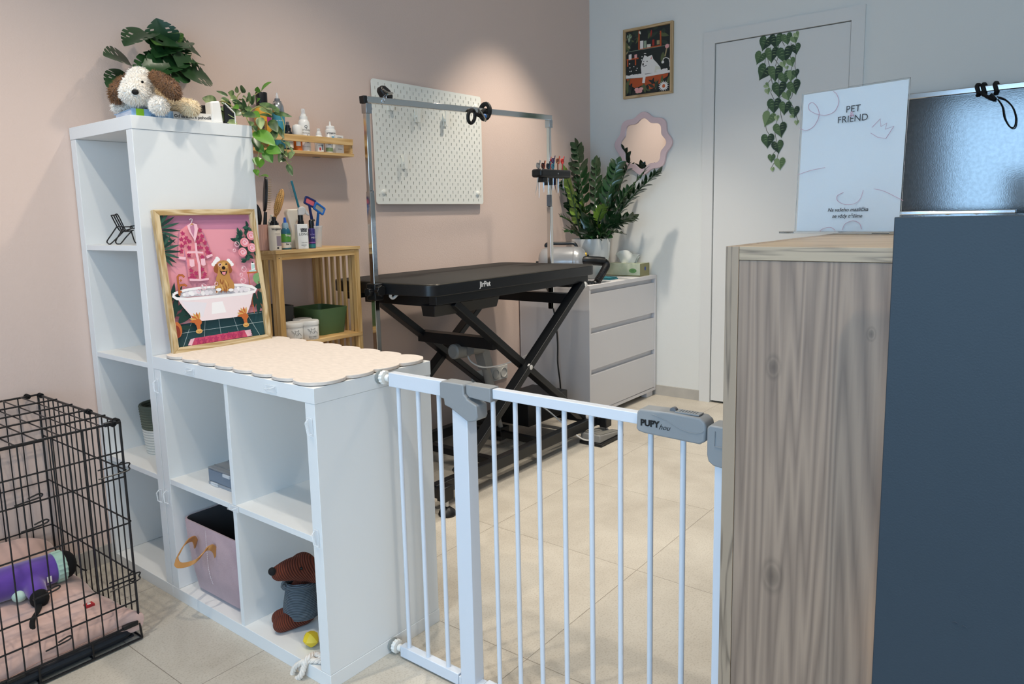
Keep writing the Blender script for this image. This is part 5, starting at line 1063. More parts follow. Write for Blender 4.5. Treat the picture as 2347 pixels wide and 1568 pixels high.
# ---------------------------------------------------------------- chest of drawers
M_dr = mat('grey_white_laminate', '#d6d4d6', .4); M_drs = mat('drawer_recess', '#b6b4ba', .5)
DX0, DX1, DY0, DY1, DZ = 2.357, 3.150, -.061, .415, .77
t = thing('chest_of_drawers', 'pale grey three-drawer chest in the corner behind the grooming table', 'chest of drawers', (2.75, .17, 0))
m = MB().box((DX0, DY0, .05), (DX0+.016, DY1, DZ-.022)).box((DX1-.016, DY0, .05), (DX1, DY1, DZ-.022)).box((DX0, DY1-.008, .05), (DX1, DY1, DZ-.022)).box((DX0, DY0, .034), (DX1, DY1, .05)).box((DX0+.016, DY0+.024, .05), (DX1-.016, DY0+.03, DZ-.022))
m.build('carcass', M_dr, t, bevel=.001)
MB().box((DX0, DY0-.002, DZ-.022), (DX1, DY1, DZ)).build('top', M_dr, t, bevel=.001)
for z0, z1 in ((.054, .268), (.298, .500), (.532, .722)):
    MB().box((DX0+.018, DY0+.003, z0), (DX1-.018, DY0+.022, z1)).build('drawer_front', M_dr, t, bevel=.001)
for x in (DX0+.06, DX1-.06): MB().box((x-.04, DY0+.012, 0), (x+.04, DY0+.05, .034)).build('foot', M_dr, t, bevel=.001)
for x in (DX0+.06, DX1-.06): MB().box((x-.04, DY1-.05, 0), (x+.04, DY1-.02, .034)).build('foot', M_dr, t, bevel=.001)
# plant pot with zamioculcas
DT = DZ+.0005
M_pot = mat('glazed_white_pot', '#d5d7d4', .18, coat=.5); M_soil = mat('potting_soil', '#2b211a', .95, bump=.8, bscale=60)
PXc, PYc = 2.80, .20
t = thing('potted_plant', 'tall dark green glossy-leaved plant in a white pot on the chest of drawers', 'plant', (PXc, PYc, DT))
MB().lathe((PXc, PYc, DT), [(0, 0), (.072, 0), (.079, .006), (.098, .07), (.112, .14), (.117, .20), (.117, .238), (.112, .238), (.112, .215), (0, .215)], 40).build('pot', M_pot, t)
MB().lathe((PXc, PYc, DT+.216), [(0, 0), (.1115, 0)], 24).build('soil', M_soil, t)
M_zz = mat('zamioculcas_leaf', '#1d3a20', .22, spec=.6, coat=.25, var=.25, vscale=9); M_zzl = mat('zamioculcas_young_leaf', '#5f7f2c', .3, coat=.2, var=.15, vscale=9); M_zst = mat('zamioculcas_stem', '#2f4a2a', .4)
def leaf(mb, b, d, nrm, L, W, m=0, fold=.25, curl=.2, n=6, shape='oval', cup=0.):
    b, d = V(b), V(d).normalized(); nrm = V(nrm); nrm = (nrm-d*nrm.dot(d))
    if nrm.length < 1e-4: nrm = V((.3, .5, 1)).cross(d)
    nrm.normalize(); s = d.cross(nrm); P = []
    for i in range(n+1):
        u = i/n; w = W*.5*(math.sin(math.pi*u**.85)**.9 if 0 < u < 1 else 0)
        if shape == 'oval' and 0 < u < 1: w = W*.5*math.sin(math.pi*u**.8)**.8
        c = b+d*(L*u)-nrm*(curl*L*u*u)
        P += [c-s*w+nrm*(fold*w), c, c+s*w+nrm*(fold*w)]
    F = []
    for i in range(n):
        for k in (0, 1): F.append((3*i+k, 3*i+k+1, 3*i+k+4, 3*i+k+3))
    mb.add(P, F, m)
rnd = random.Random(11)
def zz_stem(tip, base, mi=0, nl=15, ll=.075, bulge=.03, twist=0.):
    a, c = V(base), V(tip); mid = a.lerp(c, .5)+V((0, 0, bulge)); pts = spline([a, mid, c], 10); MB().tube(pts, list(np.linspace(.006, .0018, len(pts))), 7).build('stem', M_zst, t)
    m = MB()
    for i in range(nl):
        u = .22+.78*i/(nl-1); k = u*(len(pts)-1); p = pts[int(k)].lerp(pts[min(int(k)+1, len(pts)-1)], k-int(k)); d = (pts[min(int(k)+1, len(pts)-1)]-pts[max(int(k)-1, 0)]).normalized()
        _, s1, s2 = frame(d); ax = s1*math.cos(twist)+s2*math.sin(twist)
        sg = 1 if i % 2 else -1; dirn = (ax*sg*.95+d*(.75+.5*u)+V((rnd.uniform(-.2, .2), rnd.uniform(-.2, .2), rnd.uniform(-.1, .25)))).normalized()
        if i == nl-1: dirn = d
        leaf(m, p, dirn, d.cross(ax)*sg+V((0, -.3, .5)), ll*(1-.35*abs(u-.55)*2)*rnd.uniform(.9, 1.1), ll*.42, 0, .25, .12)
    m.build('leaf_frond', M_zz if mi == 0 else M_zzl, t)
ST_ = [((2.864,0.336,1.564),21,0,0.095,0.00,0),((2.886,0.384,1.467),19,0,0.062,0.30,1),((2.861,0.198,1.455),18,0,0.084,0.20,2),((2.875,0.059,1.437),20,0,0.095,-0.40,3),((2.99,0.064,1.41),17,0,0.101,0.80,4),((2.938,-0.152,1.372),22,0,0.095,0.40,5),((2.857,-0.124,1.388),19,0,0.084,-0.20,6),((2.76,0.353,1.398),18,1,0.090,0.50,7),((2.828,0.412,1.349),17,0,0.090,0.10,8),((2.684,0.312,1.135),14,0,0.078,0.20,9),((2.678,0.181,1.209),16,1,0.078,1.20,10),((2.843,-0.047,1.127),16,0,0.084,0.60,11),((2.694,0.057,1.186),13,1,0.062,0.20,12),((2.851,0.075,1.284),18,0,0.090,1.00,13),((2.842,0.364,1.214),16,0,0.090,0.80,14),((2.965,0.029,1.283),16,0,0.090,1.40,15),((2.62,0.1,1.133),13,0,0.090,0.50,16),((2.728,-0.024,1.104),13,0,0.090,1.10,17),((2.695,0.221,1.313),17,0,0.095,1.30,18),((2.963,0.201,1.343),18,0,0.090,0.70,19),((2.611,0.231,1.059),11,0,0.067,0.30,20),((2.715,-0.06,1.042),11,0,0.067,0.30,21),((2.635,0.066,1.07),10,0,0.078,0.90,22),((2.61,0.11,1.033),10,0,0.078,0.20,23),((2.688,0.011,1.03),10,0,0.067,1.40,24)]
for tip, nl, mi, ll, tw, k in ST_:
    an = math.atan2(tip[1]-PYc, tip[0]-PXc); rr = .02+.05*rnd.random(); zz_stem(tip, (PXc+rr*math.cos(an), PYc+rr*math.sin(an), DT+.21), mi, nl, ll, .035, tw)
# tissue box
t = thing('tissue_box', 'green and cream tissue box with a white tissue pulled up, beside the plant pot', 'tissue box', (3.05, .06, DT))
M_tb = mat('tissue_box_cream', '#d8dcc4', .5, c2='#c3cdb0', vscale=18); M_tbe = mat('tissue_box_kraft', '#8d8a63', .6); M_tis = mat('tissue_paper', '#ecebe2', .9, sheen=.3); M_tbg = mat('tissue_green', '#6f9f62', .5)
MB().box((2.985, -.035, DT), (3.105, .205, DT+.078)).build('box', M_tb, t, bevel=.0012); MB().box((2.9845, -.0355, DT), (3.1055, .2055, DT+.006)).box((2.9845, -.0358, DT), (3.1055, -.0345, DT+.078)).build('edge_band', [M_tbe], t, smooth=False)
MB().prism(circ(0, 0, .026, .014), (2.9842, .015, DT+.034), (0, -1, 0), (0, 0, 1), .0004).build('oval_emblem', M_tbg, t, smooth=False); text('eco', .012, (2.9840, .015, DT+.034), (0, -1, 0), (0, 0, 1), mat('dark_green_ink', '#2f5c33', .5), t); MB().prism(circ(0, 0, .010, .012), (3.05, -.0361, DT+.045), (1, 0, 0), (0, 0, 1), .0004).build('round_emblem', mat('navy_print', '#2a4596', .4), t, smooth=False)
m = MB(); G = 9; vs = []; F = []
for i in range(G+1):
    for k in range(G+1):
        u, v = i/G, k/G; a = (u-.5); h = (.02+.085*v)*(1-.35*abs(a)*2*v); wv = .012*math.sin(9*u+3*v)*v
        vs.append((3.045+wv+.02*(u-.5)*v, .085-(u-.5)*(.09+.075*v)+.006*math.sin(12*u), DT+.076+h-.02+.012*math.sin(7*u)*v))
for i in range(G):
    for k in range(G): A = i*(G+1)+k; F.append((A, A+G+1, A+G+2, A+1))
n0 = len(vs); m.add(vs, F); m.add([(v[0]+.016-.01*((k_ % (G+1))/G), v[1]*.96, v[2]-.012) for k_, v in enumerate(vs)], F); m.build('tissue', M_tis, t, solid=.0006, sub=1)
# teal cloth
t = thing('cleaning_cloth', 'folded teal cleaning cloth lying in front of the white plant pot', 'cloth', (2.76, .04, DT)); MB().box((2.70, .005, DT), (2.79, .115, DT+.007)).box((2.703, .01, DT+.008), (2.788, .11, DT+.014)).build('fabric', mat('teal_microfibre', '#2e7480', .95, bump=.5, bscale=400), t, bevel=.003)
# blower
M_blow = mat('metallic_grey_paint', '#9fa1a4', .28, metal=.35, coat=.3)
P0, P1 = V((2.47, .325, .880)), V((2.585, .10, .880)); ax = (P1-P0).normalized(); L = (P1-P0).length; r = .092
t = thing('dog_dryer', 'grey metal dog blow dryer on the chest of drawers behind the table', 'dryer', (P0.x, P0.y, DT))
MB().lathe(P0, [(0, -.02), (r*.6, -.018), (r*.88, 0), (r, .03), (r, L*.72)], 36, axis=ax).build('motor_housing', M_blow, t)
MB().lathe(P0, [(r*.985, L*.715), (r*1.015, L*.735), (r*1.015, L*.76), (r*.98, L*.85), (r*.80, L*.95), (r*.5, L), (0, L)], 36, axis=ax).build('front_cover', M_blow, t)
MB().tube([P0-ax*.018, P0-ax*.04], .010, 10).build('rear_knob', M_blkp, t)
hz = V((0, 0, r+.018)); MB().tube(spline([P0+ax*.02+V((0, 0, r-.002)), P0+ax*.03+hz, P0+ax*L*.5+hz, P0+ax*L*.72+hz, P0+ax*L*.8+V((0, 0, r-.01))], 6), .009, 10).build('carry_handle', M_blkp, t)
_, s1, s2 = frame(ax); f0 = P0+ax*(L*.93)
for dx, dz, rr_, c_, nn in ((0, .040, .017, '#c9a52b', 'yellow'), (.03, .022, .011, '#a52222', 'red'), (-.03, .022, .011, '#a52222', 'red')):
    q = f0+V((s1.x, s1.y, 0))*dx+V((0, 0, dz)); MB().lathe(q, [(0, .022), (rr_*.8, .022), (rr_, .016), (rr_, -.01)], 18, axis=ax).build('control_knob', mat('knob_'+nn, c_, .35), t)
MB().lathe(f0+V((0, 0, .040)), [(0, .034), (.006, .034), (.008, .02)], 12, axis=ax).build('knob_pointer', M_blkp, t)
n0_ = P0+ax*(L*.97)+V((0, 0, -.012))
hp_ = [n0_]+[V(p) for p in ((2.537,0.08,0.892),(2.588,0.03,0.889),(2.62,0,0.883),(2.61,-0.02,0.864),(2.559,-0.03,0.833),(2.507,-0.03,0.793),(2.467,-0.02,0.767),)]
MB().tube(spline([n0_, hp_[1], hp_[2], hp_[3]], 6), [.026]*19, 18).build('hose_cuff', M_blkp, t)
hs = spline(hp_[3:]+[V((2.31, .02, .790)), V((2.26, .045, .80))], 14); k = len(hs); rr_ = [.019+(.0022 if i % 2 else -.0008) for i in range(k)]
m = MB(); m.tube(hs, rr_, 14); m.build('flexible_hose', M_blkp, t); m = MB()
for i in range(2, k-3, 2): m.tube([hs[i]+V((-.003, -.0195, .003)), hs[i+1]+V((-.002, -.0200, .004))], .0007, 4)
m.build('wire_spiral', M_steel, t)
MB().tube(spline([P0-ax*.015+V((-.03, 0, -.06)), V((2.35, .26, .80)), V((2.335, .2, .74)), V((2.33, .15, .6)), V((2.34, .14, .45)), V((2.325, .13, .33)), V((2.34, .125, .2)), V((2.34, .12, .05)), V((2.31, .1, .006))], 10), .0045, 8).build('power_cord', M_blkp, t)

# ---------------------------------------------------------------- on top of the tall unit
UT = 1.4655
M_page = mat('book_pages', '#e3e6f0', .8, bump=.3, bscale=20, stretch=(.2, .2, 40)); M_cov = mat('book_cover_blue', '#8fb4d8', .4); M_grn = mat('book_green_stripe', '#8cc224', .4); M_whc = mat('book_cover_white', '#e8e6e2', .4); M_bink = mat('book_ink', '#23252b', .5); M_bink2 = mat('book_ink_blue', '#2b4f7c', .5)
def book(t, c, L, Wd, h, ang, cover, z):
    """c = front left corner of the spine side; spine runs along ex"""
    ex = V((math.cos(ang), math.sin(ang), 0)); ey = V((-ex.y, ex.x, 0)); c = V(c)
    def bx(u0, u1, v0, v1, z0, z1): return [c+ex*u+ey*v+V((0, 0, zz)) for zz in (z0, z1) for u, v in ((u0, v0), (u1, v0), (u1, v1), (u0, v1))]
    b = MB(); b.hexa(bx(0, L, 0, Wd, 0, .0025)); b.hexa(bx(0, L, 0, Wd, h-.0025, h)); b.hexa(bx(0, L, 0, .003, 0, h)); b.build('cover', cover, t, bevel=.0008)
    MB().hexa(bx(.004, L-.004, .003, Wd-.006, .0025, h-.0025)).build('pages', M_page, t, smooth=False); return ex, ey, c
ang = math.radians(-8)
c1 = V((.030, .055, UT))
t = thing('book', 'thick book with pale blue, green and white spine lying under the plush dog', 'book', (.13, .13, UT))
ex, ey, c = book(t, c1, .235, .165, .0265, ang, M_cov, UT)
def sb(u0, u1, z0, z1, m, nm, k=.0006): MB().hexa([c+ex*u+ey*v+V((0, 0, zz)) for zz in (z0, z1) for u, v in ((u0, -k), (u1, -k), (u1, .001), (u0, .001))]).build(nm, m, t, smooth=False)
sb(.012, .034, .0002, .0263, M_grn, 'green_stripe'); sb(.118, .2345, .0002, .0263, M_whc, 'white_spine_label')
MB().hexa([c+ex*u+ey*v+V((0, 0, zz)) for zz in (.0264, .0270) for u, v in ((.118, -.0003), (.2348, -.0003), (.2348, .163), (.118, .163))]).build('white_cover_part', M_whc, t, smooth=False)
text('Od strachu k pohodě', .0128, c+ex*.1765-ey*.0007+V((0, 0, .0135)), ex, (0, 0, 1), M_bink, t, bold=.0003); text('Marieta Lacinová', .0075, c+ex*.078-ey*.0001+V((0, 0, .018)), ex, (0, 0, 1), M_bink2, t); text('Vladimír Dvořák', .0075, c+ex*.078-ey*.0001+V((0, 0, .009)), ex, (0, 0, 1), M_bink2, t)
t = thing('speaker_box', 'small white rounded box standing at the end of the book', 'box', (.27, .14, UT))
MB().hexa([(.262, .020, UT), (.300, .016, UT), (.304, .060, UT), (.266, .064, UT), (.262, .020, UT+.066), (.292, .016, UT+.070), (.297, .060, UT+.070), (.266, .064, UT+.066)]).build('case', M_wp, t, bevel=.005)
t.name = 'white_box'
t = thing('photo_stand', 'small black-backed stand behind the white box on the tall unit', 'photo stand', (.32, .05, UT))
MB().hexa([(.308, .020, UT), (.336, .012, UT), (.338, .020, UT), (.310, .03, UT), (.308, .020, UT+.062), (.336, .012, UT+.034), (.338, .020, UT+.034), (.310, .03, UT+.062)]).build('back_board', M_bp, t, bevel=.0005)
MB().tube([(.337, .010, UT), (.337, .010, UT+.036), (.309, .018, UT+.065)], .0016, 6).build('edge_strip', M_wp, t)
# ------------------------------------------------ lying plush dog
t = thing('plush_dog', 'fluffy white plush dog with brown ears lying on the books on the tall unit', 'plush toy', (.14, .12, UT+.027))
M_fw = mat('white_plush', '#f3eee6', .95, sheen=.4); M_fb = mat('brown_plush', '#7a5637', .95, sheen=.3, var=.2, vscale=60); M_fc = mat('cream_plush', '#f0dfbf', .95, sheen=.4)
M_eye = mat('black_bead_eye', '#0a0a0b', .1)
EY = [V(p) for p in ((0.052,0.02,1.564),(0.025,0.064,1.559),)]
HC = V((0.092,0.116,1.586)); SN = V((0.046,0.056,1.535))
EYE_ = V((-1.031, -2.165, 1.154))
body = [('e', HC, (.034, .034, .036)), ('e', SN, (.041, .036, .030)), ('e', HC.lerp(SN, .5), (.041, .038, .034)),
        ('t', [(0.096,0.107,1.537),(0.149,0.12,1.531),(0.192,0.131,1.531)], [.030, .034, .030]),
        ('t', [(0.097,0.071,1.525),(0.091,0.026,1.507),(0.081,-0.012,1.496)], [.018, .018, .023]),
        ('t', [(0.178,0.115,1.523),(0.181,0.06,1.515),(0.182,-0.009,1.501)], [.022, .021, .021]),
        ('t', [(0.077,0.127,1.516),(0.054,0.155,1.511),(0.04,0.172,1.507)], [.018, .015, .012])]
b = blob(body, .0045)
head_c = HC.lerp(SN, .5)
cream = lambda q: 1 if q.x > head_c.x+.045 else 0
b.m = [cream(V(b.v[f[0]])) for f in b.f]
NP = SN+(EYE_-SN).normalized()*.038+V((0, 0, .004))
fur(b, .0105, .0017, 95000, cream, .25, .7, avoid=lambda q: (q-NP).length < .010 or any((q-e).length < .005 for e in EY))
b.build('body', [M_fw, M_fc], t, sharp=60)
def ear(pts, rr, nm):
    e = blob([('t', pts, rr)], .0045); fur(e, .0105, .0017, 95000, lambda q: 0, .4, .7); e.build(nm, M_fb, t, sharp=60)
ear([V(p) for p in ((0.112,0.069,1.598),(0.105,0.007,1.571),(0.106,-0.033,1.547),(0.112,-0.044,1.531),)], [.012, .020, .024, .017], 'ear')
ear([V(p) for p in ((0.073,0.151,1.598),(0.047,0.145,1.569),(0.028,0.13,1.545),(0.024,0.131,1.529),)], [.010, .018, .022, .016], 'ear')
MB().ell(NP, (.0095, .0095, .008)).build('nose', mat('black_felt_nose', '#0b0b0c', .8), t)
for p in EY: MB().ell(p, (.0038,)*3, None, 10, 8).build('eye', M_eye, t)
# ------------------------------------------------ monstera
M_mon = mat('monstera_leaf', '#1f4020', .35, spec=.45, var=.22, vscale=10); M_monl = mat('monstera_leaf_bright', '#3f6a24', .35, var=.18, vscale=10); M_mst = mat('monstera_stem', '#4f5c38', .5); M_gpot = mat('grey_green_pot', '#7f8a84', .4)
t = thing('potted_plant', 'artificial split-leaf monstera in a small grey pot behind the plush dog', 'plant', (.255, .30, UT))
gx, gy = .305, .30
MB().lathe((gx, gy, UT), [(0, 0), (.040, 0), (.045, .05), (.050, .088), (.050, .092), (.046, .092), (.045, .082), (0, .082)], 30).build('pot', M_gpot, t)
def monstera_leaf(b, tip, nrm, W, m, fold=.35, seed=0):
    b, tip = V(b), V(tip); d = tip-b; L = d.length; d.normalize(); nrm = V(nrm); nrm = (nrm-d*nrm.dot(d)).normalized(); s = d.cross(nrm); N = 44; mb = MB(); rr_ = random.Random(seed)
    for sg in (-1, 1):
        cuts = [rr_.uniform(.26, .32), rr_.uniform(.44, .50), rr_.uniform(.62, .68), rr_.uniform(.79, .83)]
        P = []; F = []
        for i in range(N+1):
            u = i/N; w = W*.5*(math.sin(math.pi*(.06+.94*u)**.62)**.75 if u < 1 else 0); full = w
            for c in cuts:
                k = abs(u-c)/.020
                if k < 1: w *= .42+.58*k**.6
            sweep = .20*L*(w/(W*.5))*(.3+.7*u); back = -.14*L*(1-u)**4*(w/(W*.5))
            mid = b+d*(L*u)-nrm*(.16*L*u*u)
            e = mid+s*(sg*w)+d*(sweep*(1-u)*.9+back)+nrm*(fold*w*(1-.5*u))
            h0, h1 = mid.lerp(e, .38), mid.lerp(e, .62)
            P += [mid, h0, h1, e]
        for i in range(N):
            u = (i+.5)/N; hole = any(abs(u-(c-.085)) < .026 for c in cuts[1:3])
            for k in range(3):
                if k == 1 and hole: continue
                F.append((4*i+k, 4*i+k+1, 4*i+k+5, 4*i+k+4))
        mb.add(P, F)
    o = mb.build('leaf', m, t, sharp=70); return o
ML = [((0.192,0.361,1.673),(0.081,0.28,1.696),(-0.2,-0.75,0.7),0.125,0),((0.244,0.338,1.782),(0.134,0.28,1.737),(-0.3,-0.5,0.9),0.110,0),((0.306,0.361,1.772),(0.276,0.338,1.836),(-0.5,-0.8,0.2),0.115,0),((0.358,0.384,1.786),(0.377,0.361,1.812),(-0.5,-0.7,0.5),0.055,1),((0.302,0.292,1.692),(0.122,0.2,1.626),(-0.3,-0.6,0.8),0.150,0),((0.292,0.246,1.659),(0.168,0.223,1.663),(-0.3,-0.75,0.5),0.160,0),((0.347,0.338,1.772),(0.208,0.223,1.713),(-0.2,-0.6,0.9),0.130,0),((0.288,0.292,1.732),(0.212,0.223,1.74),(-0.1,-0.5,1),0.100,1),((0.359,0.361,1.767),(0.447,0.361,1.754),(-0.3,-0.6,0.8),0.130,0),((0.299,0.28,1.69),(0.415,0.303,1.719),(-0.2,-0.5,1),0.120,1),((0.278,0.223,1.657),(0.429,0.257,1.657),(-0.3,-0.85,0.55),0.140,0),((0.356,0.384,1.72),(0.304,0.361,1.745),(-0.5,-0.8,0.3),0.150,0),((0.166,0.338,1.64),(0.074,0.292,1.601),(-0.3,-0.5,0.9),0.100,0),((0.126,0.338,1.603),(0.092,0.315,1.588),(-0.3,-0.6,0.8),0.060,0),((0.302,0.315,1.712),(0.348,0.338,1.779),(-0.5,-0.8,0.3),0.120,0),((0.26,0.315,1.673),(0.201,0.292,1.69),(-0.4,-0.8,0.5),0.110,0)]
for i, (b_, tp, n_, w_, mi) in enumerate(ML):
    monstera_leaf(b_, tp, n_, w_, M_monl if mi else M_mon, .3, i+1)
    a = V(b_); q = V((gx, gy, UT+.085)); mid = q.lerp(a, .55)+V((0, .0, .03))
    MB().tube(spline([q, mid, a], 8), .0022, 7).build('stem', M_mst, t)
# ------------------------------------------------ trailing peperomia
M_pep = mat('striped_leaf', '#4a6136', .35, c2='#93a36a', vscale=55, stretch=(1, 1, .15), detail=1); M_ppd = mat('dark_striped_leaf', '#2c4527', .35, c2='#5a7143', vscale=55, stretch=(1, 1, .15), detail=1); M_lime = mat('lime_leaf', '#55822c', .35, var=.1, vscale=20); M_vine = mat('vine_stem', '#a39c5a', .5); M_navy = mat('navy_black_pot', '#15171e', .4)
t = thing('potted_plant', 'trailing striped-leaf plant in a black pot on the corner of the tall unit', 'plant', (.335, .10, UT))
qx, qy = .318, .125
MB().lathe((qx, qy, UT), [(0, 0), (.052, 0), (.058, .03), (.062, .060), (.060, .062), (.056, .056), (0, .052)], 30).build('pot', M_navy, t)
PL = [((0.361,0.149,1.55),(0.323,0.168,1.566),0.038,0),((0.416,0.169,1.581),(0.383,0.181,1.597),0.014,1),((0.385,0.123,1.565),(0.36,0.117,1.546),0.026,0),((0.399,0.107,1.573),(0.378,0.102,1.581),0.030,0),((0.424,0.127,1.587),(0.414,0.11,1.604),0.014,0),((0.446,0.133,1.591),(0.439,0.114,1.613),0.030,1),((0.404,0.097,1.559),(0.38,0.096,1.561),0.030,0),((0.368,0.093,1.553),(0.344,0.092,1.559),0.020,1),((0.39,0.111,1.538),(0.362,0.116,1.551),0.030,1),((0.34,0.085,1.509),(0.31,0.095,1.524),0.038,0),((0.329,0.061,1.482),(0.31,0.058,1.51),0.030,0),((0.33,0.06,1.484),(0.318,0.048,1.503),0.020,1),((0.339,0.055,1.51),(0.315,0.054,1.518),0.030,1),((0.342,0.014,1.487),(0.317,0.016,1.5),0.018,0),((0.342,0.009,1.471),(0.312,0.016,1.474),0.022,0),((0.322,0.07,1.482),(0.297,0.068,1.478),0.020,0),((0.408,0.088,1.542),(0.383,0.09,1.554),0.025,1),((0.413,0.078,1.524),(0.394,0.076,1.552),0.024,1),((0.398,0.047,1.517),(0.388,0.035,1.555),0.018,1),((0.366,0.058,1.532),(0.362,0.028,1.522),0.020,2),((0.431,0.058,1.541),(0.428,0.037,1.57),0.018,1),((0.44,0.101,1.561),(0.442,0.068,1.569),0.025,1),((0.442,0.1,1.568),(0.424,0.091,1.572),0.020,1),((0.429,0.015,1.551),(0.417,-0.001,1.556),0.014,2),((0.45,0.044,1.582),(0.439,0.029,1.596),0.020,2),((0.457,0.036,1.585),(0.467,-0.002,1.615),0.034,2),((0.426,0.018,1.546),(0.42,-0.006,1.554),0.016,2),((0.398,0.011,1.507),(0.401,-0.027,1.495),0.030,2),((0.37,0.014,1.502),(0.382,-0.036,1.492),0.030,1),((0.417,-0.006,1.537),(0.442,-0.074,1.521),0.022,1),((0.432,0.007,1.529),(0.433,-0.031,1.51),0.028,0),((0.428,-0.022,1.523),(0.427,-0.058,1.502),0.025,0),((0.456,-0.025,1.528),(0.454,-0.059,1.509),0.020,1),((0.454,-0.026,1.51),(0.476,-0.089,1.497),0.018,1),((0.414,-0.01,1.502),(0.426,-0.059,1.494),0.020,1),((0.39,-0.048,1.488),(0.375,-0.07,1.451),0.030,0),((0.369,-0.023,1.475),(0.359,-0.047,1.46),0.020,1),((0.375,-0.034,1.462),(0.365,-0.059,1.443),0.018,1),((0.434,-0.038,1.484),(0.431,-0.075,1.446),0.034,1),((0.437,-0.051,1.449),(0.423,-0.072,1.421),0.030,1),((0.456,-0.037,1.469),(0.454,-0.076,1.427),0.018,1),((0.371,-0.034,1.441),(0.396,-0.106,1.403),0.056,2),((0.382,-0.019,1.426),(0.374,-0.05,1.385),0.030,1),((0.392,-0.071,1.389),(0.403,-0.122,1.374),0.042,2),((0.399,-0.049,1.385),(0.396,-0.086,1.346),0.038,3),((0.386,-0.029,1.4),(0.382,-0.062,1.377),0.030,3),((0.384,-0.035,1.362),(0.371,-0.058,1.33),0.034,2),((0.389,-0.009,1.364),(0.378,-0.033,1.336),0.026,3),((0.384,-0.011,1.325),(0.374,-0.035,1.306),0.022,2),((0.4,-0.004,1.302),(0.407,-0.044,1.304),0.028,2),((0.455,-0.05,1.407),(0.447,-0.078,1.379),0.022,1),((0.461,-0.062,1.389),(0.435,-0.07,1.349),0.022,1),((0.461,-0.062,1.385),(0.453,-0.089,1.366),0.016,0),((0.469,-0.065,1.416),(0.462,-0.094,1.396),0.018,1),((0.472,-0.073,1.4),(0.468,-0.105,1.38),0.014,1),((0.467,-0.076,1.361),(0.469,-0.106,1.378),0.024,0),((0.465,-0.075,1.35),(0.46,-0.101,1.348),0.010,2),((0.464,-0.075,1.341),(0.456,-0.106,1.305),0.022,1),((0.46,-0.067,1.359),(0.439,-0.075,1.349),0.020,1),((0.425,0.059,1.583),(0.413,0.036,1.551),0.012,1),((0.405,0.078,1.555),(0.403,0.05,1.558),0.026,0),((0.381,0.073,1.537),(0.382,0.037,1.527),0.024,1),((0.373,0.081,1.529),(0.371,0.046,1.508),0.026,1),((0.402,0.045,1.532),(0.399,0.012,1.511),0.022,1),((0.377,0.039,1.512),(0.351,0.037,1.501),0.028,1),((0.403,0.04,1.519),(0.381,0.031,1.499),0.030,1)]
lv = [MB() for _ in range(4)]
rn2 = random.Random(4)
for b_, tp, w_, mi in PL:
    d = V(tp)-V(b_); leaf(lv[mi], b_, d, V((-.45, -.75, .5))+V((rn2.uniform(-.4, .4), rn2.uniform(-.3, .3), rn2.uniform(-.3, .3))), d.length*1.05, w_*.95, 0, .3, .12, 8)
    o = lv[mi].build('leaf', (M_pep, M_ppd, M_lime, mat('green_shaded_leaf', '#47762a', .4, var=.1, vscale=20))[mi], t, sharp=70); lv[mi] = MB()
VN = [[(0.382,0.032,1.507),(0.387,0.022,1.49),(0.391,0.012,1.468),(0.397,0.001,1.448),(0.402,-0.011,1.428),(0.412,-0.03,1.4),(0.424,-0.048,1.386)],[(0.401,-0.009,1.431),(0.398,-0.016,1.381),(0.393,-0.014,1.359),(0.385,-0.014,1.316),(0.39,-0.023,1.3)],[(0.397,0.047,1.515),(0.425,0.015,1.529),(0.44,-0.004,1.528),(0.454,-0.026,1.513),(0.467,-0.044,1.503),(0.472,-0.058,1.468),(0.466,-0.059,1.429),(0.461,-0.055,1.418),(0.469,-0.07,1.4),(0.461,-0.067,1.361),(0.466,-0.079,1.337)],[(0.413,0.078,1.524),(0.431,0.063,1.558),(0.444,0.05,1.576),(0.456,0.037,1.586)],[(0.389,0.074,1.517),(0.377,0.094,1.539),(0.362,0.116,1.553),(0.351,0.13,1.547)],[(0.413,0.094,1.521),(0.41,0.108,1.566),(0.42,0.099,1.585)],[(0.371,0.046,1.508),(0.353,0.07,1.508),(0.335,0.09,1.5)],[(0.385,0.029,1.507),(0.403,0.009,1.52),(0.418,-0.008,1.53),(0.431,-0.027,1.519)]]
for v_ in VN: MB().tube(spline([(qx, qy, UT+.055)]+v_, 6), .0016, 6).build('vine', M_vine, t)

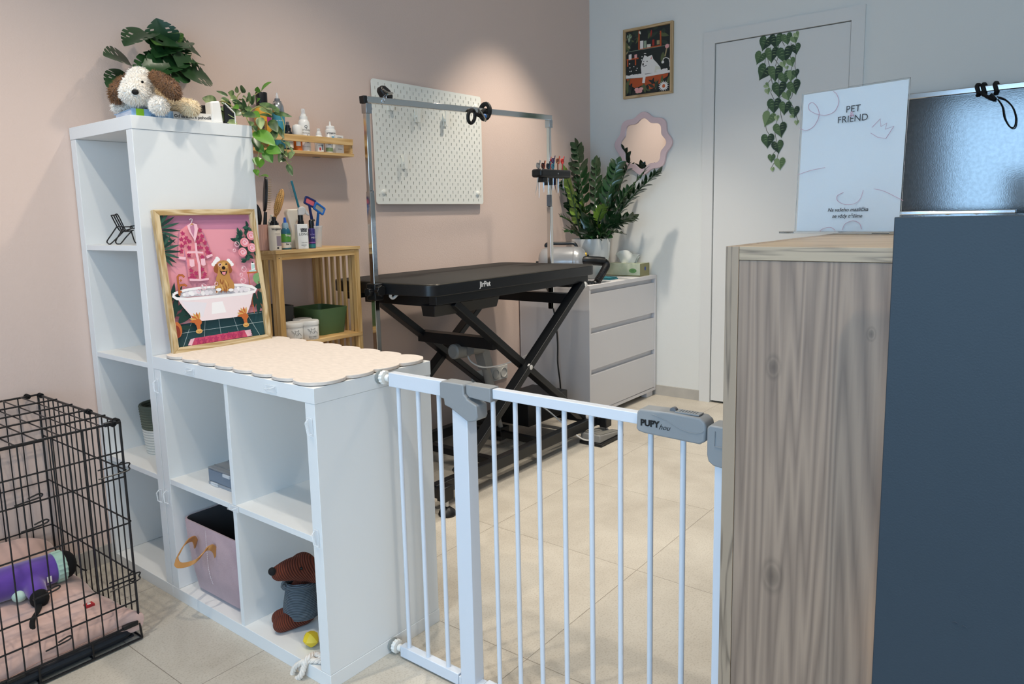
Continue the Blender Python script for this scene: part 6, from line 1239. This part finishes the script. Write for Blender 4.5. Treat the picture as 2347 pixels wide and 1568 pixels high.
# ---------------------------------------------------------------- things in the cubes
M_wire = mat('black_wire', '#101114', .35, spec=.5)
t = thing('wire_stand', 'small black wire display stand on the upper shelf of the tall unit', 'stand', (.09, .29, 1.0915))
m = MB()
for pts in ([(0.055,0.306,1.185),(0.06,0.284,1.15),(0.07,0.287,1.135),(0.09,0.309,1.133),(0.1,0.298,1.133),(0.12,0.303,1.136)],[(0.06,0.3,1.185),(0.065,0.278,1.15),(0.075,0.283,1.135),(0.1,0.298,1.133)],[(0.065,0.295,1.185),(0.07,0.273,1.149),(0.08,0.279,1.137),(0.1,0.276,1.141)],[(0.055,0.306,1.185),(0.06,0.292,1.186),(0.065,0.282,1.186),(0.07,0.259,1.148),(0.085,0.277,1.136),(0.1,0.276,1.141),(0.12,0.291,1.143)],[(0.06,0.285,1.149),(0.055,0.32,1.122),(0.05,0.341,1.103),(0.05,0.337,1.096),(0.05,0.325,1.093),(0.055,0.32,1.097),(0.06,0.276,1.119),(0.075,0.278,1.132)],[(0.07,0.26,1.146),(0.065,0.274,1.13),(0.06,0.301,1.104),(0.06,0.298,1.095),(0.06,0.285,1.093),(0.065,0.279,1.095),(0.07,0.248,1.116),(0.09,0.251,1.134)],[(0.06,0.285,1.149),(0.07,0.259,1.148),(0.09,0.251,1.147),(0.1,0.266,1.142)],[(0.1,0.28,1.145),(0.11,0.299,1.149),(0.12,0.292,1.15)],[(0.09,0.254,1.133),(0.1,0.265,1.11),(0.11,0.279,1.098),(0.12,0.293,1.094)]): m.tube(spline([(a, min(b, .378), c) for a, b, c in pts], 6), .0021, 7)
m.build('bent_wire', M_wire, t)
t = thing('woven_basket', 'grey-green and white woven basket in the third cube of the tall unit', 'basket', (.15, .26, .3895))
M_wv1 = mat('woven_grey_green', '#5d6457', .9, bump=.8, bscale=140); M_wv2 = mat('woven_white', '#cfd0cb', .9, bump=.8, bscale=140)
for nm, mm, h0, h1, r0, r1 in (('lower_band', M_wv2, 0, .085, .060, .068), ('upper_band', M_wv1, .085, .165, .068, .074)):
    m = MB(); n = 9
    for i in range(n): h = h0+(h1-h0)*(i+.5)/n; r_ = r0+(r1-r0)*(i+.5)/n; m.tube([(.15+r_*math.cos(a), .262+r_*math.sin(a), .3895+h) for a in [2*math.pi*k/30 for k in range(30)]], .0062, 6, closed=True)
    if h0 == 0: m.lathe((.15, .262, .3895), [(0, 0), (.062, 0), (.062, .004), (0, .004)], 24)
    m.build(nm, mm, t)
t = thing('organizer_case', 'slate grey plastic case with clear hinged lid in the upper left cube', 'case', (.15, -.27, .3895))
M_sl = mat('slate_plastic', '#6c7a8a', .4); M_lid = mat('smoky_clear_lid', '#b9bec4', .12, trans=.6)
X0, X1, Y0, Y1, Z0 = .050, .27, -.372, -.172, .3895
MB().box((X0, Y0, Z0), (X1, Y1, Z0+.010)).build('base', mat('grey_case_base', '#9097a0', .4), t, bevel=.002)
MB().box((X0+.002, Y0, Z0+.0105), (X1, Y1, Z0+.047)).build('case_body', M_sl, t, bevel=.0015)
MB().box((X0+.001, Y0, Z0+.0475), (X1, Y1, Z0+.053)).build('lid', M_lid, t, bevel=.0015)
m = MB()
for k in range(5): m.box((X0+.02+k*.045, Y0+.003, Z0+.053), (X0+.024+k*.045, Y1-.003, Z0+.0545))
m.build('lid_ribs', M_lid, t, smooth=False)
for y, z in ((Y1-.038, .007), (Y1-.105, .044)): MB().box((X0-.005, y-.018, Z0+z-.004), (X0, y+.018, Z0+z+.006)).build('latch', M_clear, t, bevel=.0015)
# felt bin
M_fb_ = mat('dusty_mauve_felt', '#b59aa0', .95, var=.07, vscale=14, bump=.4, bscale=180, sheen=.3); M_in = mat('charcoal_felt_lining', '#3f4044', .95); M_lea = mat('tan_leather', '#b98349', .5, var=.06, vscale=20); M_thr = mat('white_thread', '#e6e1e2', .8)
t = thing('storage_bin', 'dusty pink felt bin with tan leather handles in the lower left cube', 'bin', (.16, -.21, .0385))
cx, cy, z0, hh = .164, -.209, .0385, .232
def ringp(wx, wy, r, dz, sag=0): return [(cx+a, cy+b, z0+dz+sag*math.cos(4*math.atan2(b, a))) for a, b in rrect(wx, wy, r, 6)]
L_ = [ringp(.235, .268, .05, 0), ringp(.262, .290, .046, .012), ringp(.278, .302, .036, .09), ringp(.288, .306, .030, .17), ringp(.292, .308, .028, hh-.004, .002), ringp(.290, .306, .028, hh, .002), ringp(.282, .298, .026, hh, .002), ringp(.276, .29, .026, hh-.01), ringp(.25, .27, .04, .012)]
vs = sum(L_, []); n = len(L_[0]); F = []; mi = []
for k in range(len(L_)-1):
    for i in range(n): j = (i+1) % n; F.append((k*n+i, k*n+j, (k+1)*n+j, (k+1)*n+i)); mi.append(0 if k < 6 else 1)
F += [tuple(range(n))[::-1], tuple((len(L_)-1)*n+i for i in range(n))]; mi += [0, 1]
m = MB(); m.v = vs; m.f = F; m.m = mi; m.build('bin_body', [M_fb_, M_in], t, sharp=50)
xf = cx-.144
hs = spline([V(p) for p in ((0.022,-0.121,0.193),(0.012,-0.139,0.215),(0,-0.149,0.231),(-0.03,-0.164,0.233),(-0.06,-0.177,0.212),(-0.068,-0.177,0.194),(-0.066,-0.196,0.188),(-0.05,-0.235,0.201),(-0.03,-0.243,0.214),(-0.008,-0.236,0.225),(0.004,-0.242,0.228),(0.016,-0.238,0.214),(0.022,-0.234,0.195),)], 6)
MB().strip(hs, (.55, -.35, .9), .019, th=.0028).build('handle', M_lea, t)
m = MB()
for k in range(34):
    u = .02+k*.0060; x_ = xf+.0005+.030*(1-min(1, u/.12))**2+.002; m.tube([(x_-.004, -.190, z0+u), (x_-.004, -.190+.0015, z0+u+.0035)], .0005, 4)
for k in range(20): m.tube([(xf+.0225, -.125-k*.0085, z0+.012+.001*(k % 2)), (xf+.021, -.125-k*.0085-.005, z0+.018)], .0006, 4)
m.build('stitching', M_thr, t)
# knitted dog
M_knb = bpy.data.materials.new('rust_corduroy_knit'); M_knb.use_nodes = True
def knit(m, c, c2, sc, rot=(0, 0, 0), kind='BANDS'):
    nt = m.node_tree; b = nt.nodes['Principled BSDF']; tc = nd(m, 'ShaderNodeTexCoord'); mp = nd(m, 'ShaderNodeMapping'); mp.inputs['Rotation'].default_value = rot; nt.links.new(tc.outputs['Object'], mp.inputs[0])
    wv = nd(m, 'ShaderNodeTexWave'); wv.inputs['Scale'].default_value = sc; wv.inputs['Distortion'].default_value = .6; wv.inputs['Detail'].default_value = 1; nt.links.new(mp.outputs[0], wv.inputs[0])
    r = nd(m, 'ShaderNodeValToRGB'); r.color_ramp.elements[0].color = (*lin(c2), 1); r.color_ramp.elements[1].color = (*lin(c), 1); nt.links.new(wv.outputs[1], r.inputs[0]); nt.links.new(r.outputs[0], b.inputs['Base Color'])
    bp = nd(m, 'ShaderNodeBump'); bp.inputs['Strength'].default_value = .8; bp.inputs['Distance'].default_value = .003; nt.links.new(wv.outputs[1], bp.inputs['Height']); nt.links.new(bp.outputs[0], b.inputs['Normal']); b.inputs['Roughness'].default_value = .95
knit(M_knb, '#7d3b26', '#4c2216', 62, (.3, .2, .9))
M_sw = bpy.data.materials.new('grey_knit_sweater'); M_sw.use_nodes = True; knit(M_sw, '#76828c', '#3f484f', 75, (0, 1.57, 0))
t = thing('plush_dog', 'rust brown knitted toy dog in a grey sweater in the lower right cube', 'plush toy', (.14, -.55, .0385))
D_ = 2.0250
kp = ((0.111,-0.524,0.208),(0.068,-0.524,0.217),(0.036,-0.524,0.221),(0.138,-0.537,0.189),(0.119,-0.503,0.123),(0.114,-0.508,0.075),)
kp = [V(p) for p in kp]
b = blob([('e', kp[0], (.038, .038, .040)), ('e', kp[3], (.034, .036, .034)), ('t', [kp[0], kp[1], kp[2]], [.036, .030, .022]), ('e', kp[4], (.036, .036, .045)), ('e', (kp[5].x, kp[5].y, .078), (.042, .046, .040)),
    ('t', [(kp[5].x-.005, kp[5].y+.018, .066), (kp[5].x-.050, kp[5].y+.040, .0600)], [.026, .0225]), ('t', [(kp[5].x-.005, kp[5].y-.01, .064), (kp[5].x-.068, kp[5].y+.006, .0615)], [.027, .0235])], .005)
b.build('body', M_knb, t, sharp=70)
sw = MB(); c4_ = kp[4]; c5_ = V((kp[5].x, kp[5].y, .078))
PR = [(.044, c4_.z+.036), (.041, c4_.z+.032), (.043, c4_.z+.02), (.046, c4_.z), (.049, .105), (.052, .085), (.051, .070), (.048, .068)]
n = 28; vs = []
for r_, z in PR:
    u = min(1, max(0, (c4_.z+.03-z)/(c4_.z+.03-.07))); c = c4_.lerp(c5_, u)
    for k in range(n): a = 2*math.pi*k/n; rr2 = r_*(1+.02*math.sin(14*a)); vs.append((c.x+rr2*math.cos(a), c.y+rr2*math.sin(a), z+.006*math.sin(a*2+1)*(z > .12)))
F = []
for i in range(len(PR)-1):
    for k in range(n): F.append((i*n+k, i*n+(k+1) % n, (i+1)*n+(k+1) % n, (i+1)*n+k))
sw.add(vs, F).build('sweater', M_sw, t, solid=.004, sharp=60)
sc = MB(); zc = c4_.z+.034; sc.tube([(c4_.x+.046*math.cos(a)-.004, c4_.y+.046*math.sin(a), zc+.006*math.sin(2*a)) for a in [2*math.pi*k/24 for k in range(24)]], .0075, 8, closed=True); sc.build('collar', M_sw, t)
cd = V((-1.031, -2.165, 1.154))
nn = (kp[1]-kp[0]).normalized(); MB().ell(kp[2]+nn*.021+V((0, 0, .008)), (.010, .011, .011)).build('nose', mat('black_knit_nose', '#101013', .9), t)
ce = (cd-kp[0]).normalized(); MB().ell(kp[0]+(V((ce.x, ce.y, .1)).normalized())*.0385+V((-.004, .001, .010)), (.0042,)*3, None, 10, 8).build('eye', M_eye, t)
# lemon toy and rope toy
q = V((0.052,-0.626,0.071))
t = thing('dog_toy', 'yellow faceted rubber toy in front of the knitted dog', 'dog toy', (q.x, q.y, .0385)); M_yel = mat('yellow_rubber', '#e2c62e', .45)
m = MB(); S_ = 10; vs = []; F = []
for i, (u, r_) in enumerate(((-.027, .002), (-.020, .010), (-.008, .0205), (.006, .0205), (.018, .012), (.026, .002))):
    for k in range(S_): a = 2*math.pi*k/S_; rr2 = r_*(1.0 if k % 2 else .9); vs.append((q.x+rr2*math.cos(a), q.y-u, .0385+.0212+rr2*math.sin(a)))
for i in range(5):
    for k in range(S_): F.append((i*S_+k, i*S_+(k+1) % S_, (i+1)*S_+(k+1) % S_, (i+1)*S_+k))
F += [tuple(range(S_)), tuple(5*S_+k for k in range(S_))]
m.add(vs, F).build('rubber_body', M_yel, t, sharp=25)
rp = [V(p) for p in ((0.024,-0.706,0.052),(0.022,-0.681,0.052),(0,-0.682,0.054),(-0.01,-0.677,0.033),(-0.018,-0.673,0.012),(-0.018,-0.651,-0.007),(-0.016,-0.634,-0.006),(-0.014,-0.643,0.019),(-0.01,-0.67,0.042),(0.004,-0.686,0.046),(0.02,-0.711,0.046),)]
t = thing('rope_toy', 'white twisted rope loop hanging over the front edge of the lower right cube', 'dog toy', (.0, -.68, .04))
M_rope = mat('cotton_rope', '#e4ddd4', .9, bump=.4, bscale=200)
pts = spline(rp, 14); m = MB(); n = len(pts)
for s_ in range(3):
    P = []
    for i, p in enumerate(pts):
        d = (pts[min(i+1, n-1)]-pts[max(i-1, 0)]).normalized(); _, s1, s2 = frame(d, (.3, .2, .93)); a = i*.42+s_*2.0944; P.append(p+s1*(.0036*math.cos(a))+s2*(.0036*math.sin(a)))
    m.tube(P, .0042, 7)
m.build('rope', M_rope, t)
q = V((0.035,-0.697,0.06)); MB().ell((q.x+.004, q.y-.018, .062), (.020, .024, .0225)).build('ball', mat('rust_rubber_ball', '#a5532f', .6), t)
# ---------------------------------------------------------------- dog crate
CXR, CYF, CYB, CH = -.176, -.154, .405, .629; CXL = -1.09
t = thing('dog_crate', 'black wire dog crate on the floor left of the tall shelf unit', 'crate', (-.63, .125, 0))
def wires(nm, segs): 
    m = MB()
    for a, b, r_ in segs: m.tube([a, b], r_, 6)
    return m.build(nm, M_wire, t)
nx = int((CXR-CXL)/.0375); xs = [CXR-.0565-.0375*k for k in range(nx-1)]
segs = [((x, CYF, .052), (x, CYF, CH), .0019) for x in xs]+[((CXL, CYF-.004, z), (CXR, CYF-.004, z), .0023) for z in (.549, .478, .346, .186, .12)]+[((CXL, CYF, z), (CXR, CYF, z), .0032) for z in (CH, .052)]+[((CXR, CYF, .052), (CXR, CYF, CH), .0032), ((CXL, CYF, .052), (CXL, CYF, CH), .0032)]
wires('front_panel', segs)
segs = [((x, CYB, .052), (x, CYB, CH), .0019) for x in xs]+[((CXL, CYB, z), (CXR, CYB, z), .0023) for z in (.549, .478, .346, .2)]+[((CXL, CYB, z), (CXR, CYB, z), .0032) for z in (CH, .052)]+[((CXR, CYB, .052), (CXR, CYB, CH), .0032)]
wires('back_panel', segs)
ys = [CYF+.037*k for k in range(1, 15)]
for xx in (CXR, CXL):
    segs = [((xx, y, .052), (xx, y, CH), .0019) for y in ys]+[((xx+.004, CYF, z), (xx+.004, CYB, z), .0023) for z in (.494, .348, .195)]+[((xx, CYF, z), (xx, CYB, z), .0034) for z in (CH, .052)]
    wires('side_panel', segs)
segs = [((xx, y, CH+.003), (xx, y, CH+.003), .002) for xx in () for y in ()]+[((CXL, y, CH+.006), (CXR, y, CH+.006), .0026) for y in (CYF+.085, CYF+.19, CYF+.30, CYF+.41)]+[((CXR-.05-.05*k, CYF, CH+.002), (CXR-.05-.05*k, CYB, CH+.002), .0019) for k in range(17)]
wires('top_panel', segs)
# hinge clips, latches and lower cradle
for x, y, z in ((CXR, CYF+.02, CH), (CXR, CYF+.19, CH), (CXR, CYB-.02, CH), (CXR-.02, CYF, CH), (CXR-.03, CYB, CH)):
    m = MB()
    for k in range(3): m.tube([(x+(.0065*math.cos(a)), y-.008+.008*k, z+.0065*math.sin(a)) for a in [2*math.pi*i/10 for i in range(10)]], .0017, 5, closed=True)
    m.build('hinge_ring', M_wire, t)
for z in (.515, .20):
    m = MB(); m.tube(spline([(CXR-.07, CYF-.008, z), (CXR+.006, CYF-.008, z), (CXR+.010, CYF-.004, z-.012), (CXR+.004, CYF-.008, z-.022), (CXR-.07, CYF-.008, z-.024)], 5), .002, 6)
    m.tube([(CXR-.002+.012*math.cos(a), CYF+.004, z-.012+.014*math.sin(a)) for a in [R(60+24*i) for i in range(11)]], .002, 6)
    m.build('latch', M_wire, t)
for x, z in ((-.382, .49), (-.375, .42), (-.366, .24), (-.352, .095)):
    MB().tube(spline([(x-.06, CYF-.010, z-.006), (x-.008, CYF-.010, z-.002), (x+.002, CYF-.010, z+.004), (x-.006, CYF-.010, z+.008), (x-.03, CYF-.010, z+.003)], 5), .0021, 6).build('door_latch', M_wire, t)
m = MB(); m.tube([(CXR, CYF-.002, .052), (CXR+.004, CYF-.002, .006), (CXR+.004, CYB, .006)], .0032, 6)
m.tube([(CXL, CYF-.002, .006), (CXR+.004, CYF-.002, .006)], .0032, 6)
for x in (-.30, -.428, -.56, -.7, -.85): m.tube([(x, CYF, .052), (x, CYF-.002, .006), (x, CYB, .006)], .0028, 6)
m.build('floor_cradle', M_wire, t)
MB().box((CXR-.04, CYF-.006, CH-.004), (CXR-.01, CYF+.006, CH+.006)).build('name_clip', M_blkp, t, bevel=.001)
MB().box((CXR-.045, CYF-.008, .05), (CXR-.005, CYF+.004, .062)).build('corner_clip', M_blkp, t, bevel=.001); MB().box((-.50, CYF-.008, .046), (-.46, CYF+.004, .054)).build('corner_clip', M_blkp, t, bevel=.001)
tray_m = mat('black_crate_tray', '#1b222a', .35)
m = MB(); m.box((CXL+.02, CYF+.012, .012), (CXR-.012, CYB-.012, .017)); m.build('tray_floor', tray_m, t, smooth=False)
pp = [(x, y, .030) for x, y in rrect(CXR-CXL-.03, CYB-CYF-.025, .03, 5, (CXR+CXL)/2, (CYF+CYB)/2)]; MB().tube(pp, .012, 8, closed=True).build('tray_rim', tray_m, t)
# cushion
M_cush = mat('dusty_rose_plush', '#c9a69a', .95, var=.06, vscale=26, bump=.35, bscale=90, sheen=.5)
t = thing('dog_bed', 'dusty rose dog cushion inside the black crate, propped up at the back', 'dog bed', (-.6, .12, .018))
nu, nv = 70, 60; x0, x1, y0, y1 = -1.06, -.19, -.140, .385; vs = []; F = []
def hgt(u, v):
    e = min(1, u/.10)*min(1, (1-u)/.085)*1.; s = math.sin(min(1, min(u/.10, (1-u)/.09))*math.pi/2)**.6*math.sin(min(1, v/.12)*math.pi/2)**.55
    z = .078+.036*s
    z += .085*max(0, (v-.66)/.34)**1.1*(1-.25*max(0, (u-.9)/.1))
    z += (.006*math.sin(19*u+5*v)+.004*math.sin(31*u-17*v+1)+.004*math.sin(9*u+26*v))*s*.6
    z += .004*math.sin(46*u)*max(0, 1-v/.15)
    return z
for j in range(nv+1):
    for i in range(nu+1):
        u, v = i/nu, j/nv; cor = .028*(max(0, 1-v/.12)**2)*(max(0, (u-.93)/.07)**2); 
        vs.append((x0+(x1-x0)*u+.006*math.sin(13*v)*(u > .95)+cor, y0+(y1-y0)*v-cor*.7+.004*math.sin(23*u)*(v < .05), hgt(u, v)))
for j in range(nv):
    for i in range(nu): a = j*(nu+1)+i; F.append((a, a+1, a+nu+2, a+nu+1))
nt_ = len(vs); bd = [j*(nu+1)+nu for j in range(nv+1)]; fr = list(range(nu+1)); bk = [nv*(nu+1)+i for i in range(nu+1)]; lf = [j*(nu+1) for j in range(nv+1)]
loop = fr+bd[1:]+bk[::-1][1:]+lf[::-1][1:-1]; cxx, cyy = (x0+x1)/2, (y0+y1)/2; prev = loop
for fz, sh in ((.75, 1.008), (.45, 1.0), (.2, .985), (0, .965)):
    ring = []
    for k in loop: p = vs[k]; ring.append(len(vs)); vs.append((cxx+(p[0]-cxx)*sh, cyy+(p[1]-cyy)*sh, .019+(p[2]-.019)*fz))
    for a in range(len(loop)): b = (a+1) % len(loop); F.append((prev[a], ring[a], ring[b], prev[b]))
    prev = ring
F.append(tuple(prev))
m = MB(); m.add(vs, F); bed = m.build('cushion', M_cush, t, sharp=80, sub=1)
sm_ = MB(); sp_ = [(x0+(x1-x0)*i/nu, y0-.0045, .019+(hgt(i/nu, 0)-.019)*.62+.003*math.sin(i*.5)) for i in range(nu+1)]; sm_.tube(sp_, .0012, 5); sm_.build('seam_piping', mat('seam_shade_thread', '#a98577', .9), bed)

qz = V((-0.264,-0.062,0.112)); uu = (qz.x-x0)/(x1-x0); vv = (qz.y-y0)/(y1-y0); zz_ = hgt(uu, vv)+.002
MB().hexa([(qz.x-.011, qz.y-.010, zz_-.004), (qz.x+.011, qz.y-.010, zz_-.004), (qz.x+.011, qz.y+.010, zz_-.004), (qz.x-.011, qz.y+.010, zz_-.004), (qz.x-.011, qz.y-.010, zz_+.002), (qz.x+.011, qz.y-.010, zz_+.002), (qz.x+.011, qz.y+.010, zz_+.002), (qz.x-.011, qz.y+.010, zz_+.002)]).build('red_label', mat('red_fabric_label', '#a3262b', .8), bed, smooth=False)
MB().prism(circ(0, 0, .005, .004), (qz.x, qz.y+.001, zz_+.0024), (1, 0, 0), (0, 1, 0), .0004).prism(circ(0, 0, .0032, .0026), (qz.x+.001, qz.y+.005, zz_+.0024), (1, 0, 0), (0, 1, 0), .0004).build('label_emblem', M_wp, bed, smooth=False)
# purple plush toy in the crate
M_pur = mat('purple_plush', '#5b3a96', .95, sheen=.6, var=.12, vscale=22); M_mint = mat('mint_ribbed_knit', '#a9c9b9', .9); M_blf = mat('black_plush', '#0c0c0e', .95)
t = thing('plush_toy', 'purple plush toy with mint cuff and black ends lying on the crate cushion', 'dog toy', (-.36, .14, .12))
za = .163
b = blob([('t', [(-.62, .175, za), (-.50, .165, za), (-.38, .157, za), (-.275, .150, za)], [.044, .046, .047, .044]), ('t', [(-.335, .140, .160), (-.338, .108, .148), (-.340, .082, .138)], [.030, .028, .026])], .006)
b.build('body', M_pur, t, sharp=70)
m = MB(); P = []
for k in range(40): a = 2*math.pi*k/40; rr2 = .047*(1 if k % 2 else .94); P.append((rr2*math.cos(a), rr2*math.sin(a)))
m.prism(P, (-.247, .148, za), (0, 1, .0), (0, 0, 1), .026); m.build('mint_cuff', M_mint, t, bevel=.002)
MB().ell((-.242, .147, za), (.030, .041, .041)).build('black_end', M_blf, t)
MB().ell((-.342, .062, .128), (.024, .026, .026)).build('black_hoof', M_blf, t)
MB().ell((-.372, .118, .132), (.020, .020, .018)).build('mint_tuft', mat('mint_plush', '#bcd6c6', .95), t)
MB().tube(spline([(-.345, .055, .122), (-.36, .02, .118), (-.392, -.03, .118), (-.408, -.075, .112)], 8), .0068, 8, flat=.5).build('black_tail', M_blf, t)
MB().tube(spline([(-.215, .135, .155), (-.205, .12, .14), (-.195, .115, .135)], 4), .002, 6).build('cord', M_blf, t)
MB().box((-.305, .1035, .145), (-.293, .1045, .162)).tube([(-.300, .11, .165), (-.299, .104, .152)], .0012, 5).build('sewn_tag', M_wp, t, smooth=False)
text('Zoofari', .016, (-.455, .1195, .178), (1, -.06, .05), (0, .55, .8), mat('silver_thread', '#c7bfd8', .4), t, shear=.4, th=.001)
